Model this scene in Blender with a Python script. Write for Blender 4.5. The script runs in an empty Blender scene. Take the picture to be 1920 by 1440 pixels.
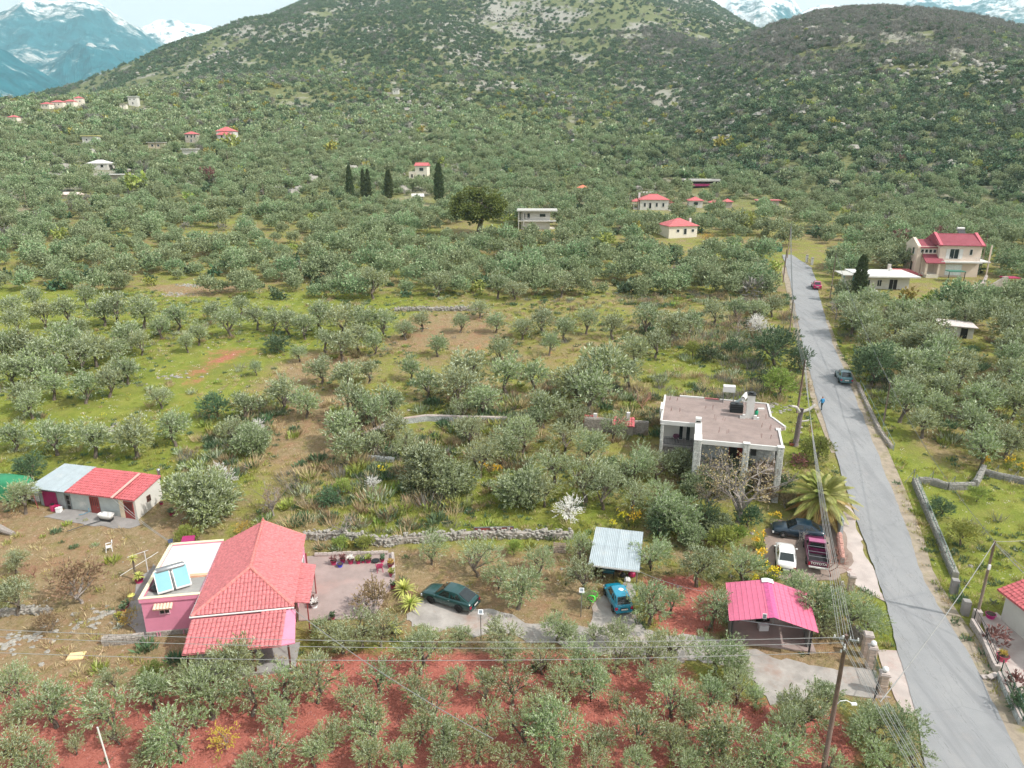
import bpy, bmesh, math, random
import numpy as np
from mathutils import Vector, Matrix, noise as mnoise

scene = bpy.context.scene
COL = scene.collection
R = math.radians

# ------------------------------------------------------------------ camera, sky, sun, exposure
CAM_Z, PITCH, FPX = 34.0, 18.0, 1333.0
cam_data = bpy.data.cameras.new('camera')
cam_data.sensor_width = 36.0
cam_data.lens = 36.0 * FPX / 1920.0
cam_data.clip_start = 0.5
cam_data.clip_end = 60000.0
cam = bpy.data.objects.new('camera', cam_data)
cam.location = (0, 0, CAM_Z)
cam.rotation_euler = (R(90 - PITCH), 0, 0)
COL.objects.link(cam)
scene.camera = cam

SUN_EL, SUN_AZ = 47.0, 112.0            # degrees; azimuth clockwise from +Y (the view direction)
world = bpy.data.worlds.new('World')
scene.world = world
world.use_nodes = True
wn, wl = world.node_tree.nodes, world.node_tree.links
wn.clear()
sky = wn.new('ShaderNodeTexSky')
sky.sky_type = 'NISHITA'
sky.sun_disc = False
sky.sun_elevation = R(SUN_EL)
sky.sun_rotation = R(SUN_AZ)
sky.air_density = 1.2
sky.dust_density = 4.0
sky.ozone_density = 1.0
hsv = wn.new('ShaderNodeHueSaturation')    # thin bright cloud: the blue of the sky is washed out
hsv.inputs['Saturation'].default_value = 0.45
bg = wn.new('ShaderNodeBackground')
bg.inputs['Strength'].default_value = 0.15
wo = wn.new('ShaderNodeOutputWorld')
wl.new(sky.outputs[0], hsv.inputs['Color'])
veil = wn.new('ShaderNodeMix')             # even veil of bright high cloud over the whole sky
veil.data_type = 'RGBA'
veil.inputs[0].default_value = 0.6
veil.inputs[7].default_value = (6.2, 6.25, 6.35, 1)
wl.new(hsv.outputs[0], veil.inputs[6])
wl.new(veil.outputs[2], bg.inputs['Color'])
wl.new(bg.outputs[0], wo.inputs['Surface'])

sun_data = bpy.data.lights.new('sun', 'SUN')
sun_data.energy = 4.0
sun_data.angle = R(1.5)
sun_data.color = (1.0, 0.955, 0.89)
sun = bpy.data.objects.new('sun', sun_data)
_sd = Vector((math.sin(R(SUN_AZ)) * math.cos(R(SUN_EL)), math.cos(R(SUN_AZ)) * math.cos(R(SUN_EL)), math.sin(R(SUN_EL))))
sun.rotation_euler = (-_sd).to_track_quat('-Z', 'Y').to_euler()
sun.location = (0, 0, 200)
COL.objects.link(sun)

scene.view_settings.view_transform = 'Standard'
scene.view_settings.look = 'None'
scene.view_settings.gamma = 1.0
scene.view_settings.exposure = 0.42
scene.cycles.max_bounces = 4
scene.cycles.diffuse_bounces = 2
scene.cycles.glossy_bounces = 2
scene.cycles.transmission_bounces = 3
scene.cycles.transparent_max_bounces = 6
scene.cycles.volume_bounces = 2
scene.cycles.use_adaptive_sampling = True
scene.cycles.adaptive_threshold = 0.02

# ------------------------------------------------------------------ lie of the land
_cp, _sp = math.cos(R(PITCH)), math.sin(R(PITCH))

def ray(u, v):
    """direction through a point of the 1920x1440 photograph"""
    a, b = (u - 960.0) / FPX, (v - 720.0) / FPX
    return np.array([a, _cp - b * _sp, -_sp - b * _cp])

def azel(pts):
    out = []
    for u, v in pts:
        d = ray(u, v)
        out.append((math.atan2(d[0], d[1]), d[2] / math.hypot(d[0], d[1])))
    out.sort()
    return np.array([o[0] for o in out]), np.array([o[1] for o in out])

def smax(a, b, k):
    h = np.clip(0.5 + 0.5 * (b - a) / k, 0, 1)
    return a * (1 - h) + b * h + k * h * (1 - h)

def smin(a, b, k):
    return -smax(-a, -b, k)

def sstep(t):
    t = np.clip(t, 0, 1)
    return t * t * (3 - 2 * t)

def _hash(ix, iy, s):
    n = (ix * 374761393 + iy * 668265263 + s * 974634777) & 0x7fffffff
    n = ((n ^ (n >> 13)) * 1274126177) & 0x7fffffff
    return ((n ^ (n >> 16)) & 0xffff) / 65535.0

def vnoise(x, y, s=0):
    x = np.asarray(x, float); y = np.asarray(y, float)
    xi, yi = np.floor(x).astype(np.int64), np.floor(y).astype(np.int64)
    fx, fy = x - xi, y - yi
    fx, fy = fx * fx * (3 - 2 * fx), fy * fy * (3 - 2 * fy)
    a, b = _hash(xi, yi, s), _hash(xi + 1, yi, s)
    c, d = _hash(xi, yi + 1, s), _hash(xi + 1, yi + 1, s)
    return (a * (1 - fx) + b * fx) * (1 - fy) + (c * (1 - fx) + d * fx) * fy

def fbm(x, y, s=0, o=4):
    t, amp, n = 0.0, 0.5, 0.0
    for i in range(o):
        t = t + amp * vnoise(x, y, s + i); n += amp
        x, y, amp = np.asarray(x) * 2.03 + 17.1, np.asarray(y) * 2.03 + 5.7, amp * 0.5
    return t / n

def ridged(x, y, s=0, o=4):
    t, amp, n = 0.0, 0.5, 0.0
    for i in range(o):
        t = t + amp * (1 - np.abs(2 * vnoise(x, y, s + i) - 1)); n += amp
        x, y, amp = np.asarray(x) * 2.03 + 17.1, np.asarray(y) * 2.03 + 5.7, amp * 0.5
    return t / n

_PR = np.array([0, 45, 56, 80, 118, 165, 224, 256, 305, 400, 500, 560, 700, 900, 3000.])
_PZ = np.array([0, 0, .8, 4.4, 7, 9.5, 14, 17.5, 24.5, 41, 61, 76, 104, 143, 560.])
EA = azel([(-300, 215), (0, 206), (170, 190), (300, 165), (600, 130), (900, 140), (1080, 185), (1250, 262), (1400, 335), (1500, 388), (1700, 405), (1920, 432), (2300, 450)])
EB = azel([(-400, 330), (0, 255), (100, 213), (165, 190), (250, 145), (330, 105), (400, 72), (480, 40), (560, 8), (620, -18), (700, -45), (800, -62), (900, -48),
           (960, -42), (1050, -58), (1150, -62), (1250, -35), (1330, 0), (1380, 32), (1425, 56), (1500, 100), (1600, 150), (1920, 250), (2300, 300)])
EC = azel([(700, 420), (900, 300), (1000, 252), (1080, 214), (1150, 186), (1240, 150), (1290, 128), (1340, 102), (1390, 78), (1450, 46), (1530, 23), (1600, 17),
           (1660, 14), (1750, 19), (1850, 38), (1920, 52), (2300, 70)])

def H(x, y):
    """height of the ground"""
    x = np.asarray(x, float); y = np.asarray(y, float)
    r = np.hypot(x, y); a = np.arctan2(x, y)
    w = sstep((r - 90) / 200)
    q = np.maximum(y, 0) * (1 - w) + r * w
    pa = np.interp(np.maximum(q - 8, 0), _PR, _PZ) * .25 + np.interp(q, _PR, _PZ) * .5 + np.interp(q + 8, _PR, _PZ) * .25
    rr = np.minimum(r, 900)
    A = smin(pa, CAM_Z + rr * np.interp(a, *EA), 6.0)
    A = A - np.maximum(r - 900, 0) * 0.1
    n1 = fbm(x / 260, y / 260, 3, 3) - .5
    tb = np.clip((r - 560) / 1140, 0, 1.0)
    zb = CAM_Z + 1700 * np.interp(a, *EB)
    spur = (ridged(x / 420 + 2.3, y / 800, 11, 3) - .55)
    B = 62 + (zb - 62) * (0.75 * tb + 0.25 * sstep(tb)) + spur * 75 * np.sin(np.pi * tb) + n1 * 45 * np.sin(np.pi * tb)
    B = np.where(r < 560, 62 - (560 - r) * .3, B) - np.maximum(r - 1700, 0) * .35
    tc = np.clip((r - 235) / 615, 0, 1.0)
    zc = CAM_Z + 850 * np.interp(a, *EC)
    C = 6 + (zc - 6) * (.75 * tc + .25 * sstep(tc)) + (ridged(x / 210, y / 330, 21, 3) - .55) * 26 * np.sin(np.pi * tc) + n1 * 14 * np.sin(np.pi * tc)
    C = np.where(r < 235, 6 - (235 - r) * .3, C) - np.maximum(r - 850, 0) * .5
    z = smax(smax(A, C, 5.0), B, 12.0)
    far = sstep((r - 90) / 200)
    z = z + far * (fbm(x / 33, y / 33, 31, 3) - .5) * 3.0 * sstep((r - 150) / 250)
    z = z + (fbm(x / 9, y / 9, 41, 2) - .5) * .16 * (1 - far) * sstep((r - 20) / 20)
    return z

def G(u, v, dz=0.0):
    """point of the ground (raised by dz) seen at a point of the photograph"""
    d = ray(u, v); d = d / np.linalg.norm(d)
    ts = np.exp(np.linspace(math.log(25), math.log(2600), 420))
    p = np.array([0, 0, CAM_Z]) + ts[:, None] * d
    g = p[:, 2] - dz - H(p[:, 0], p[:, 1])
    k = int(np.argmax(g < 0))
    if g[k] >= 0:
        k = len(ts) - 1
    lo, hi = ts[max(k - 1, 0)], ts[k]
    for _ in range(2):
        tt = np.linspace(lo, hi, 24); q = np.array([0, 0, CAM_Z]) + tt[:, None] * d
        g = q[:, 2] - dz - H(q[:, 0], q[:, 1])
        k = int(np.argmax(g < 0)) if (g < 0).any() else 23
        lo, hi = tt[max(k - 1, 0)], tt[k]
    q = np.array([0, 0, CAM_Z]) + hi * d
    return Vector((float(q[0]), float(q[1]), float(q[2]) - dz))

def depth_of(p):
    return p[1] * _cp - (p[2] - CAM_Z) * _sp

# ------------------------------------------------------------------ helpers
rnd = random.Random(7)

class MB:
    """collects faces of one mesh"""
    def __init__(s):
        s.v, s.f, s.mi = [], [], []
        s.cur = 0
    def add(s, vs, fs):
        b = len(s.v)
        s.v.extend([tuple(map(float, p)) for p in vs])
        for f in fs:
            s.f.append([b + i for i in f]); s.mi.append(s.cur)
        return s
    def box(s, c, d, rz=0.0, top=(1, 1)):
        x, y, z = d[0] / 2, d[1] / 2, d[2] / 2
        p = [(-x, -y, -z), (x, -y, -z), (x, y, -z), (-x, y, -z), (-x * top[0], -y * top[1], z), (x * top[0], -y * top[1], z), (x * top[0], y * top[1], z), (-x * top[0], y * top[1], z)]
        cs, sn = math.cos(rz), math.sin(rz)
        return s.add([(c[0] + a * cs - b * sn, c[1] + a * sn + b * cs, c[2] + e) for a, b, e in p],
                     [(3, 2, 1, 0), (4, 5, 6, 7), (0, 1, 5, 4), (1, 2, 6, 5), (2, 3, 7, 6), (3, 0, 4, 7)])
    def bb(s, x0, x1, y0, y1, z0, z1):
        return s.box(((x0 + x1) / 2, (y0 + y1) / 2, (z0 + z1) / 2), (x1 - x0, y1 - y0, z1 - z0))
    def hexa(s, p):
        return s.add(p, [(3, 2, 1, 0), (4, 5, 6, 7), (0, 1, 5, 4), (1, 2, 6, 5), (2, 3, 7, 6), (3, 0, 4, 7)])
    def slab(s, quad, t):
        """four corners (anticlockwise from above), thickness t downwards"""
        q = [Vector(p) for p in quad]
        return s.hexa([(p.x, p.y, p.z - t) for p in q] + [tuple(p) for p in q])
    def prism(s, poly, z0, z1):
        n = len(poly)
        return s.add([(x, y, z0) for x, y in poly] + [(x, y, z1) for x, y in poly],
                     [list(range(n))[::-1], list(range(n, 2 * n))] + [(i, (i + 1) % n, n + (i + 1) % n, n + i) for i in range(n)])
    def extr(s, poly, y0, y1):
        """polygon in xz extruded along y"""
        n = len(poly)
        return s.add([(x, y0, z) for x, z in poly] + [(x, y1, z) for x, z in poly],
                     [list(range(n)), list(range(n, 2 * n))[::-1]] + [(i, n + i, n + (i + 1) % n, (i + 1) % n) for i in range(n)])
    def tube(s, pts, rs, n=6, cap=True):
        pts = [Vector(p) for p in pts]
        if not hasattr(rs, '__len__'):
            rs = [rs] * len(pts)
        vs, fs = [], []
        up = Vector((0, 0, 1))
        for i, p in enumerate(pts):
            t = (pts[min(i + 1, len(pts) - 1)] - pts[max(i - 1, 0)])
            if t.length < 1e-9: t = Vector((0, 0, 1))
            t.normalize()
            a = t.cross(up)
            if a.length < 1e-3: a = t.cross(Vector((1, 0, 0)))
            a.normalize(); b = a.cross(t)
            for k in range(n):
                w = 2 * math.pi * k / n
                vs.append(p + (a * math.cos(w) + b * math.sin(w)) * rs[i])
        for i in range(len(pts) - 1):
            for k in range(n):
                fs.append((i * n + k, i * n + (k + 1) % n, (i + 1) * n + (k + 1) % n, (i + 1) * n + k))
        if cap:
            fs.append(list(range(n))); fs.append([(len(pts) - 1) * n + k for k in range(n)][::-1])
        return s.add(vs, fs)
    def ball(s, c, r, n=8, m=5, sq=(1, 1, 1), jit=0.0):
        vs, fs = [], []
        for i in range(m + 1):
            th = math.pi * i / m
            for k in range(n):
                w = 2 * math.pi * k / n
                j = 1 + jit * (rnd.random() - .5)
                vs.append((c[0] + r * sq[0] * j * math.sin(th) * math.cos(w), c[1] + r * sq[1] * j * math.sin(th) * math.sin(w), c[2] + r * sq[2] * j * math.cos(th)))
        for i in range(m):
            for k in range(n):
                fs.append((i * n + k, (i + 1) * n + k, (i + 1) * n + (k + 1) % n, i * n + (k + 1) % n))
        return s.add(vs, fs)
    def build(s, name, mat, parent=None, smooth=False, kind=None, label=None):
        me = bpy.data.meshes.new(name)
        me.from_pydata(s.v, [], s.f)
        mats = mat if isinstance(mat, (list, tuple)) else [mat]
        for m in mats: me.materials.append(m)
        if len(mats) > 1:
            me.polygons.foreach_set('material_index', s.mi)
        if smooth:
            me.polygons.foreach_set('use_smooth', [True] * len(s.f))
        me.update()
        return link(name, me, parent, kind, label)

def link(name, data, parent=None, kind=None, label=None):
    o = bpy.data.objects.new(name, data)
    COL.objects.link(o)
    if parent is not None: o.parent = parent
    if kind: o['kind'] = kind
    if label: o['label'] = label
    return o

def thing(name, label, cat, loc=(0, 0, 0), rz=0.0, group=None):
    o = bpy.data.objects.new(name, None)
    o.empty_display_size = .2
    COL.objects.link(o)
    o.location = loc; o.rotation_euler = (0, 0, rz)
    return tag(o, label, cat, group)

def tag(o, label, cat, group=None):
    o['label'] = label; o['category'] = cat
    if 'kind' not in o: o['kind'] = 'thing'
    if group: o['group'] = group
    return o

def npmesh(name, verts, faces4, mat, smooth=False, attrs=None):
    """mesh from numpy quads"""
    me = bpy.data.meshes.new(name)
    nv, nf = len(verts), len(faces4)
    me.vertices.add(nv); me.loops.add(nf * 4); me.polygons.add(nf)
    me.vertices.foreach_set('co', np.ascontiguousarray(verts, dtype=np.float32).ravel())
    me.loops.foreach_set('vertex_index', np.ascontiguousarray(faces4, dtype=np.int32).ravel())
    me.polygons.foreach_set('loop_start', np.arange(0, nf * 4, 4, dtype=np.int32))
    me.polygons.foreach_set('use_smooth', np.full(nf, smooth, dtype=bool))
    me.update(calc_edges=True)
    for k, (typ, arr) in (attrs or {}).items():
        at = me.attributes.new(k, typ, 'POINT')
        at.data.foreach_set('color' if typ == 'FLOAT_COLOR' else 'value', np.ascontiguousarray(arr, dtype=np.float32 if typ != 'INT' else np.int32).ravel())
    if mat: me.materials.append(mat)
    return me

# ------------------------------------------------------------------ materials
def srgb(r, g, b):
    f = lambda c: (c / 255) / 12.92 if c <= 10 else (((c / 255) + .055) / 1.055) ** 2.4
    return (f(r), f(g), f(b), 1)

def newmat(name):
    m = bpy.data.materials.new(name); m.use_nodes = True
    nt = m.node_tree; nt.nodes.clear()
    out = nt.nodes.new('ShaderNodeOutputMaterial')
    p = nt.nodes.new('ShaderNodeBsdfPrincipled')
    nt.links.new(p.outputs[0], out.inputs['Surface'])
    return m, nt, p, out

class NT:
    """small node-building shorthand"""
    def __init__(s, nt): s.nt = nt
    def n(s, t, **kw):
        x = s.nt.nodes.new(t)
        for k, v in kw.items(): setattr(x, k, v)
        return x
    def put(s, inp, val):
        if hasattr(val, 'is_output') or isinstance(val, bpy.types.NodeSocket): s.nt.links.new(val, inp)
        else: inp.default_value = val
    def noise(s, vec, scale, detail=3.0, rough=.55, dist=0.0):
        x = s.n('ShaderNodeTexNoise'); x.inputs['Scale'].default_value = scale; x.inputs['Detail'].default_value = detail
        x.inputs['Roughness'].default_value = rough; x.inputs['Distortion'].default_value = dist
        if vec is not None: s.nt.links.new(vec, x.inputs['Vector'])
        return x.outputs['Fac']
    def math(s, op, a, b=0.0, c=0.0, clamp=False):
        x = s.n('ShaderNodeMath', operation=op); x.use_clamp = clamp
        s.put(x.inputs[0], a); s.put(x.inputs[1], b); s.put(x.inputs[2], c)
        return x.outputs[0]
    def mix(s, f, a, b, typ='MIX'):
        x = s.n('ShaderNodeMix', data_type='RGBA', blend_type=typ)
        s.put(x.inputs[0], f); s.put(x.inputs[6], a); s.put(x.inputs[7], b)
        return x.outputs[2]
    def ss(s, v, lo, hi):
        x = s.n('ShaderNodeMapRange', interpolation_type='SMOOTHSTEP')
        s.put(x.inputs[0], v); x.inputs[1].default_value = lo; x.inputs[2].default_value = hi
        return x.outputs[0]
    def ramp(s, v, stops):
        x = s.n('ShaderNodeValToRGB'); cr = x.color_ramp
        while len(cr.elements) < len(stops): cr.elements.new(.5)
        for e, (p, c) in zip(cr.elements, stops): e.position = p; e.color = c
        s.put(x.inputs[0], v)
        return x.outputs[0]
    def bump(s, h, strength, dist):
        x = s.n('ShaderNodeBump'); x.inputs['Strength'].default_value = strength; x.inputs['Distance'].default_value = dist
        s.nt.links.new(h, x.inputs['Height'])
        return x.outputs[0]

_mats = {}
def M(name, col, rough=.7, metal=0.0, var=.12, scale=3.0, dirt=None, dirt_amt=.4, bump=0.0, bscale=20.0, spec=None, emit=None, coat=0.0, space='obj'):
    """plain procedural material: base colour with uneven tone, a little dirt and relief"""
    if name in _mats: return _mats[name]
    m, nt, p, out = newmat(name); q = NT(nt)
    tc = q.n('ShaderNodeTexCoord').outputs['Object']
    if space == 'world': tc = q.n('ShaderNodeNewGeometry').outputs['Position']
    f = q.noise(tc, scale, 5.0, .6)
    dark = tuple(c * (1 - var) for c in col[:3]) + (1,); lite = tuple(min(1, c * (1 + var)) for c in col[:3]) + (1,)
    c = q.mix(q.ss(f, .25, .75), dark, lite)
    if dirt:
        d = q.ss(q.noise(tc, scale * .45, 6.0, .7), .5, .72)
        c = q.mix(q.math('MULTIPLY', d, dirt_amt), c, dirt)
    nt.links.new(c, p.inputs['Base Color'])
    p.inputs['Roughness'].default_value = rough; p.inputs['Metallic'].default_value = metal
    if spec is not None: p.inputs['Specular IOR Level'].default_value = spec
    if coat: p.inputs['Coat Weight'].default_value = coat; p.inputs['Coat Roughness'].default_value = .06
    if bump:
        nt.links.new(q.bump(q.noise(tc, bscale, 4.0, .65), bump, .02), p.inputs['Normal'])
    if emit: p.inputs['Emission Color'].default_value = emit; p.inputs['Emission Strength'].default_value = 1
    _mats[name] = m
    return m

def leafmat(name, c1, c2, back, rough=.55, trans=.14, spread=1.0, gain=1.12):
    """leaves: tone per leaf and per plant, paler underside, some light through"""
    c1, c2, back = [tuple(min(.9, k * gain) for k in c[:3]) + (1,) for c in (c1, c2, back)]
    m, nt, p, out = newmat(name); q = NT(nt)
    at = q.n('ShaderNodeAttribute', attribute_name='tone').outputs['Fac']
    oi = q.n('ShaderNodeObjectInfo').outputs['Random']
    t = q.math('ADD', q.math('MULTIPLY', at, .75), q.math('MULTIPLY', oi, .4), clamp=True)
    c = q.mix(t, c1, c2)
    hs = q.n('ShaderNodeHueSaturation')
    oi2 = q.math('FRACT', q.math('MULTIPLY', oi, 7.31))
    q.put(hs.inputs['Hue'], q.math('ADD', .5, q.math('MULTIPLY', q.math('SUBTRACT', oi2, .5), .07 * spread)))
    q.put(hs.inputs['Value'], q.math('ADD', 1 - .16 * spread, q.math('MULTIPLY', oi2, .32 * spread)))
    nt.links.new(c, hs.inputs['Color'])
    g = q.n('ShaderNodeNewGeometry').outputs['Backfacing']
    c = q.mix(g, hs.outputs[0], back)
    nt.links.new(c, p.inputs['Base Color'])
    p.inputs['Roughness'].default_value = rough
    p.inputs['Specular IOR Level'].default_value = .35
    tr = q.n('ShaderNodeBsdfTranslucent'); nt.links.new(c, tr.inputs['Color'])
    mx = q.n('ShaderNodeMixShader'); mx.inputs[0].default_value = trans
    nt.links.new(p.outputs[0], mx.inputs[1]); nt.links.new(tr.outputs[0], mx.inputs[2]); nt.links.new(mx.outputs[0], out.inputs['Surface'])
    _mats[name] = m
    return m

# ------------------------------------------------------------------ ground
def poly_sd(x, y, poly):
    """signed distance to a polygon, positive inside"""
    x = np.asarray(x, float); y = np.asarray(y, float)
    d = np.full(x.shape, 1e18); inside = np.zeros(x.shape, bool)
    n = len(poly)
    for i in range(n):
        ax, ay = poly[i]; bx, by = poly[(i + 1) % n]
        ex, ey = bx - ax, by - ay
        t = np.clip(((x - ax) * ex + (y - ay) * ey) / (ex * ex + ey * ey + 1e-12), 0, 1)
        d = np.minimum(d, (x - ax - t * ex) ** 2 + (y - ay - t * ey) ** 2)
        c = ((ay > y) != (by > y)) & (x < (bx - ax) * (y - ay) / ((by - ay) if by != ay else 1e-12) + ax)
        inside ^= c
    d = np.sqrt(d)
    return np.where(inside, d, -d)

def gpoly(pts):
    return [(p.x, p.y) for p in (G(u, v) for u, v in pts)]

RED = [gpoly(p) for p in (
    [(-120, 1470), (-120, 1300), (90, 1275), (330, 1300), (420, 1262), (560, 1240), (640, 1226), (1000, 1222), (1130, 1232), (1250, 1228), (1290, 1262), (1330, 1300), (1440, 1318), (1560, 1330), (1610, 1400), (1600, 1470)],
    [(1205, 1085), (1300, 1075), (1352, 1110), (1352, 1180), (1290, 1200), (1235, 1180)],
    [(310, 700), (400, 650), (500, 640), (520, 660), (430, 690), (390, 735), (330, 745)],
    [(860, 640), (935, 640), (930, 665), (865, 668)], [(335, 735), (420, 750), (440, 790), (370, 780)], [(1000, 650), (1060, 655), (1050, 690), (1010, 690)],
    [(0, 970), (90, 960), (80, 985), (0, 990)], [(700, 1040), (740, 1042), (740, 1075), (710, 1075)])]
DRY = [gpoly(p) for p in (
    [(-120, 965), (320, 975), (330, 1010), (300, 1120), (330, 1180), (400, 1230), (330, 1300), (90, 1275), (-120, 1300)],
    [(480, 790), (640, 740), (690, 780), (640, 860), (540, 880)],
    [(760, 1040), (1100, 1060), (1110, 1180), (900, 1215), (760, 1170)],
    [(300, 640), (620, 650), (640, 690), (480, 760), (300, 750)], [(80, 770), (330, 757), (330, 795), (100, 803)],
    [(730, 600), (930, 590), (930, 640), (760, 650)], [(1380, 1210), (1600, 1200), (1620, 1260), (1540, 1240)],
    [(300, 540), (430, 535), (430, 560), (300, 565)])]
GRASS = [gpoly(p) for p in (
    [(-100, 540), (780, 560), (740, 620), (640, 640), (520, 700), (420, 880), (330, 900), (200, 880), (-100, 910)],
    [(1735, 905), (1960, 930), (1960, 1100), (1860, 1110), (1810, 1060)],
    [(690, 905), (900, 900), (1100, 960), (1080, 990), (700, 985)], [(1230, 640), (1420, 620), (1480, 720), (1250, 735)],
    [(1510, 720), (1540, 780), (1500, 830), (1470, 760)], [(1560, 620), (1600, 700), (1660, 820), (1700, 900), (1660, 840), (1600, 740)],
    [(1640, 1180), (1680, 1170), (1690, 1215), (1645, 1215)], [(-100, 1100), (60, 1090), (100, 1160), (-100, 1190)])]

def zone_weights(x, y, polys, soft):
    w = np.zeros(np.shape(x))
    for p in polys:
        w = np.maximum(w, np.clip(.5 + poly_sd(x, y, p) / soft, 0, 1))
    return w

na, nr = 520, 470
aa = np.linspace(R(-56), R(56), na)
rr_ = np.concatenate([np.linspace(4, 30, 12)[:-1], np.exp(np.linspace(math.log(30), math.log(2700), nr))])
AA, RR = np.meshgrid(aa, rr_)
GX, GY = (RR * np.sin(AA)).ravel(), (RR * np.cos(AA)).ravel()
GZ = H(GX, GY)
near = (np.hypot(GX, GY) < 260)
zr, zd, zg = (np.zeros(GX.shape) for _ in range(3))
zr[near] = np.maximum(zone_weights(GX[near], GY[near], RED[:2], 3.0), .54 * zone_weights(GX[near], GY[near], RED[2:], 9.0))
zd[near] = zone_weights(GX[near], GY[near], DRY, 7)
zg[near] = zone_weights(GX[near], GY[near], GRASS, 8)
_r = np.hypot(GX, GY); _a = np.arctan2(GX, GY)
def hill_weights(x, y):
    """how much a spot belongs to the bare limestone hill / the wooded right-hand hill"""
    r = np.hypot(x, y); a = np.arctan2(x, y)
    zc = np.interp(a, *EC)
    wc = sstep((r - 260) / 80) * sstep((a - R(5)) / R(8)) * (r < 1000) * sstep((r * 1.0 - 250) / 60)
    wb = sstep((r - 620) / 150) * (1 - sstep((a - R(17)) / R(4)) * (r < 1000))
    return wb, wc
zb_, zc_ = hill_weights(GX, GY)
cols = np.stack([zr, zg, zd, np.maximum(zb_, .9 * sstep((_r - 190) / 130))], 1)
vid = np.arange(len(rr_) * na).reshape(len(rr_), na)
fq = np.stack([vid[:-1, :-1], vid[:-1, 1:], vid[1:, 1:], vid[1:, :-1]], -1).reshape(-1, 4)

gm, nt, p, out = newmat('ground_earth'); q = NT(nt)
pos = q.n('ShaderNodeNewGeometry').outputs['Position']
zat = q.n('ShaderNodeAttribute', attribute_name='zone')
sep = q.n('ShaderNodeSeparateColor'); nt.links.new(zat.outputs['Color'], sep.inputs[0])
n_big, n_mid, n_fin, n_vf = q.noise(pos, .09, 4, .6), q.noise(pos, .45, 5, .65), q.noise(pos, 2.2, 5, .7), q.noise(pos, 9.0, 4, .7)
grass = q.ramp(q.math('ADD', q.math('MULTIPLY', n_mid, .5), q.math('MULTIPLY', n_vf, .5)), [(.28, srgb(78, 90, 38)), (.46, srgb(112, 124, 50)), (.58, srgb(134, 138, 64)), (.72, srgb(156, 150, 96))])
grass = q.mix(q.math('MULTIPLY', q.ss(q.noise(pos, .3, 5, .7), .46, .66), .45), grass, srgb(122, 112, 70))
dry = q.ramp(q.math('ADD', q.math('MULTIPLY', n_fin, .5), q.math('MULTIPLY', n_vf, .5)), [(.3, srgb(98, 86, 62)), (.46, srgb(134, 118, 86)), (.58, srgb(152, 132, 104)), (.72, srgb(176, 162, 138))])
dry = q.mix(q.math('MULTIPLY', q.ss(n_mid, .42, .68), .55), dry, srgb(150, 110, 88))
dry = q.mix(q.math('MULTIPLY', q.ss(q.noise(pos, .8, 5, .7), .5, .68), .5), dry, srgb(118, 116, 62))
red = q.ramp(q.math('ADD', q.math('MULTIPLY', n_fin, .45), q.math('MULTIPLY', n_vf, .55)), [(.3, srgb(124, 68, 60)), (.47, srgb(164, 98, 86)), (.6, srgb(180, 112, 98)), (.74, srgb(196, 144, 128))])
gmask = q.ss(q.math('ADD', q.math('SUBTRACT', q.math('MULTIPLY', sep.outputs[1], .75), q.math('MULTIPLY', sep.outputs[2], .55)), q.math('ADD', q.math('MULTIPLY', n_mid, .9), q.math('MULTIPLY', n_big, .6))), .54, .94)
rmask = q.ss(q.math('ADD', q.math('MULTIPLY', sep.outputs[0], 1.1), q.math('ADD', q.math('MULTIPLY', n_mid, .8), q.math('MULTIPLY', n_fin, .45))), .98, 1.36)
c = q.mix(gmask, dry, grass)
c = q.mix(rmask, c, red)
# stones and bare limestone on the hills
lime = q.ramp(n_fin, [(.3, srgb(108, 106, 96)), (.5, srgb(144, 141, 132)), (.7, srgb(172, 170, 163))])
scrub = q.ramp(n_mid, [(.3, srgb(72, 82, 52)), (.5, srgb(100, 106, 70)), (.7, srgb(128, 126, 92))])
far_l = q.n('ShaderNodeMapping'); far_l.inputs['Scale'].default_value = (1, .5, 1); nt.links.new(pos, far_l.inputs['Vector'])
rock = q.ss(q.math('ADD', q.noise(far_l.outputs[0], .012, 6, .72), q.math('MULTIPLY', q.noise(far_l.outputs[0], .1, 3, .7), .22)), .60, .70)
c = q.mix(zat.outputs['Alpha'], c, q.mix(rock, scrub, lime))
peb = q.ss(q.noise(pos, 3.3, 2, .5), .68, .74)
c = q.mix(q.math('MULTIPLY', peb, .55), c, srgb(190, 182, 170))
nt.links.new(c, p.inputs['Base Color'])
p.inputs['Roughness'].default_value = .95; p.inputs['Specular IOR Level'].default_value = .15
nt.links.new(q.bump(q.math('ADD', q.math('MULTIPLY', n_fin, .6), q.math('MULTIPLY', n_vf, .4)), .9, .25), p.inputs['Normal'])
ground = link('ground', npmesh('ground', np.stack([GX, GY, GZ], 1), fq, gm, True, {'zone': ('FLOAT_COLOR', cols)}), kind='structure')

# flat country far below and behind, out to the horizon
vm = M('valley_green', srgb(104, 112, 84), .95, scale=.01)
mb = MB(); mb.add([(22000 * math.cos(w), 22000 * math.sin(w), -42) for w in np.linspace(0, 2 * math.pi, 49)[:-1]], [list(range(48))])
mb.build('valley_floor', vm, kind='structure')

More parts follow.
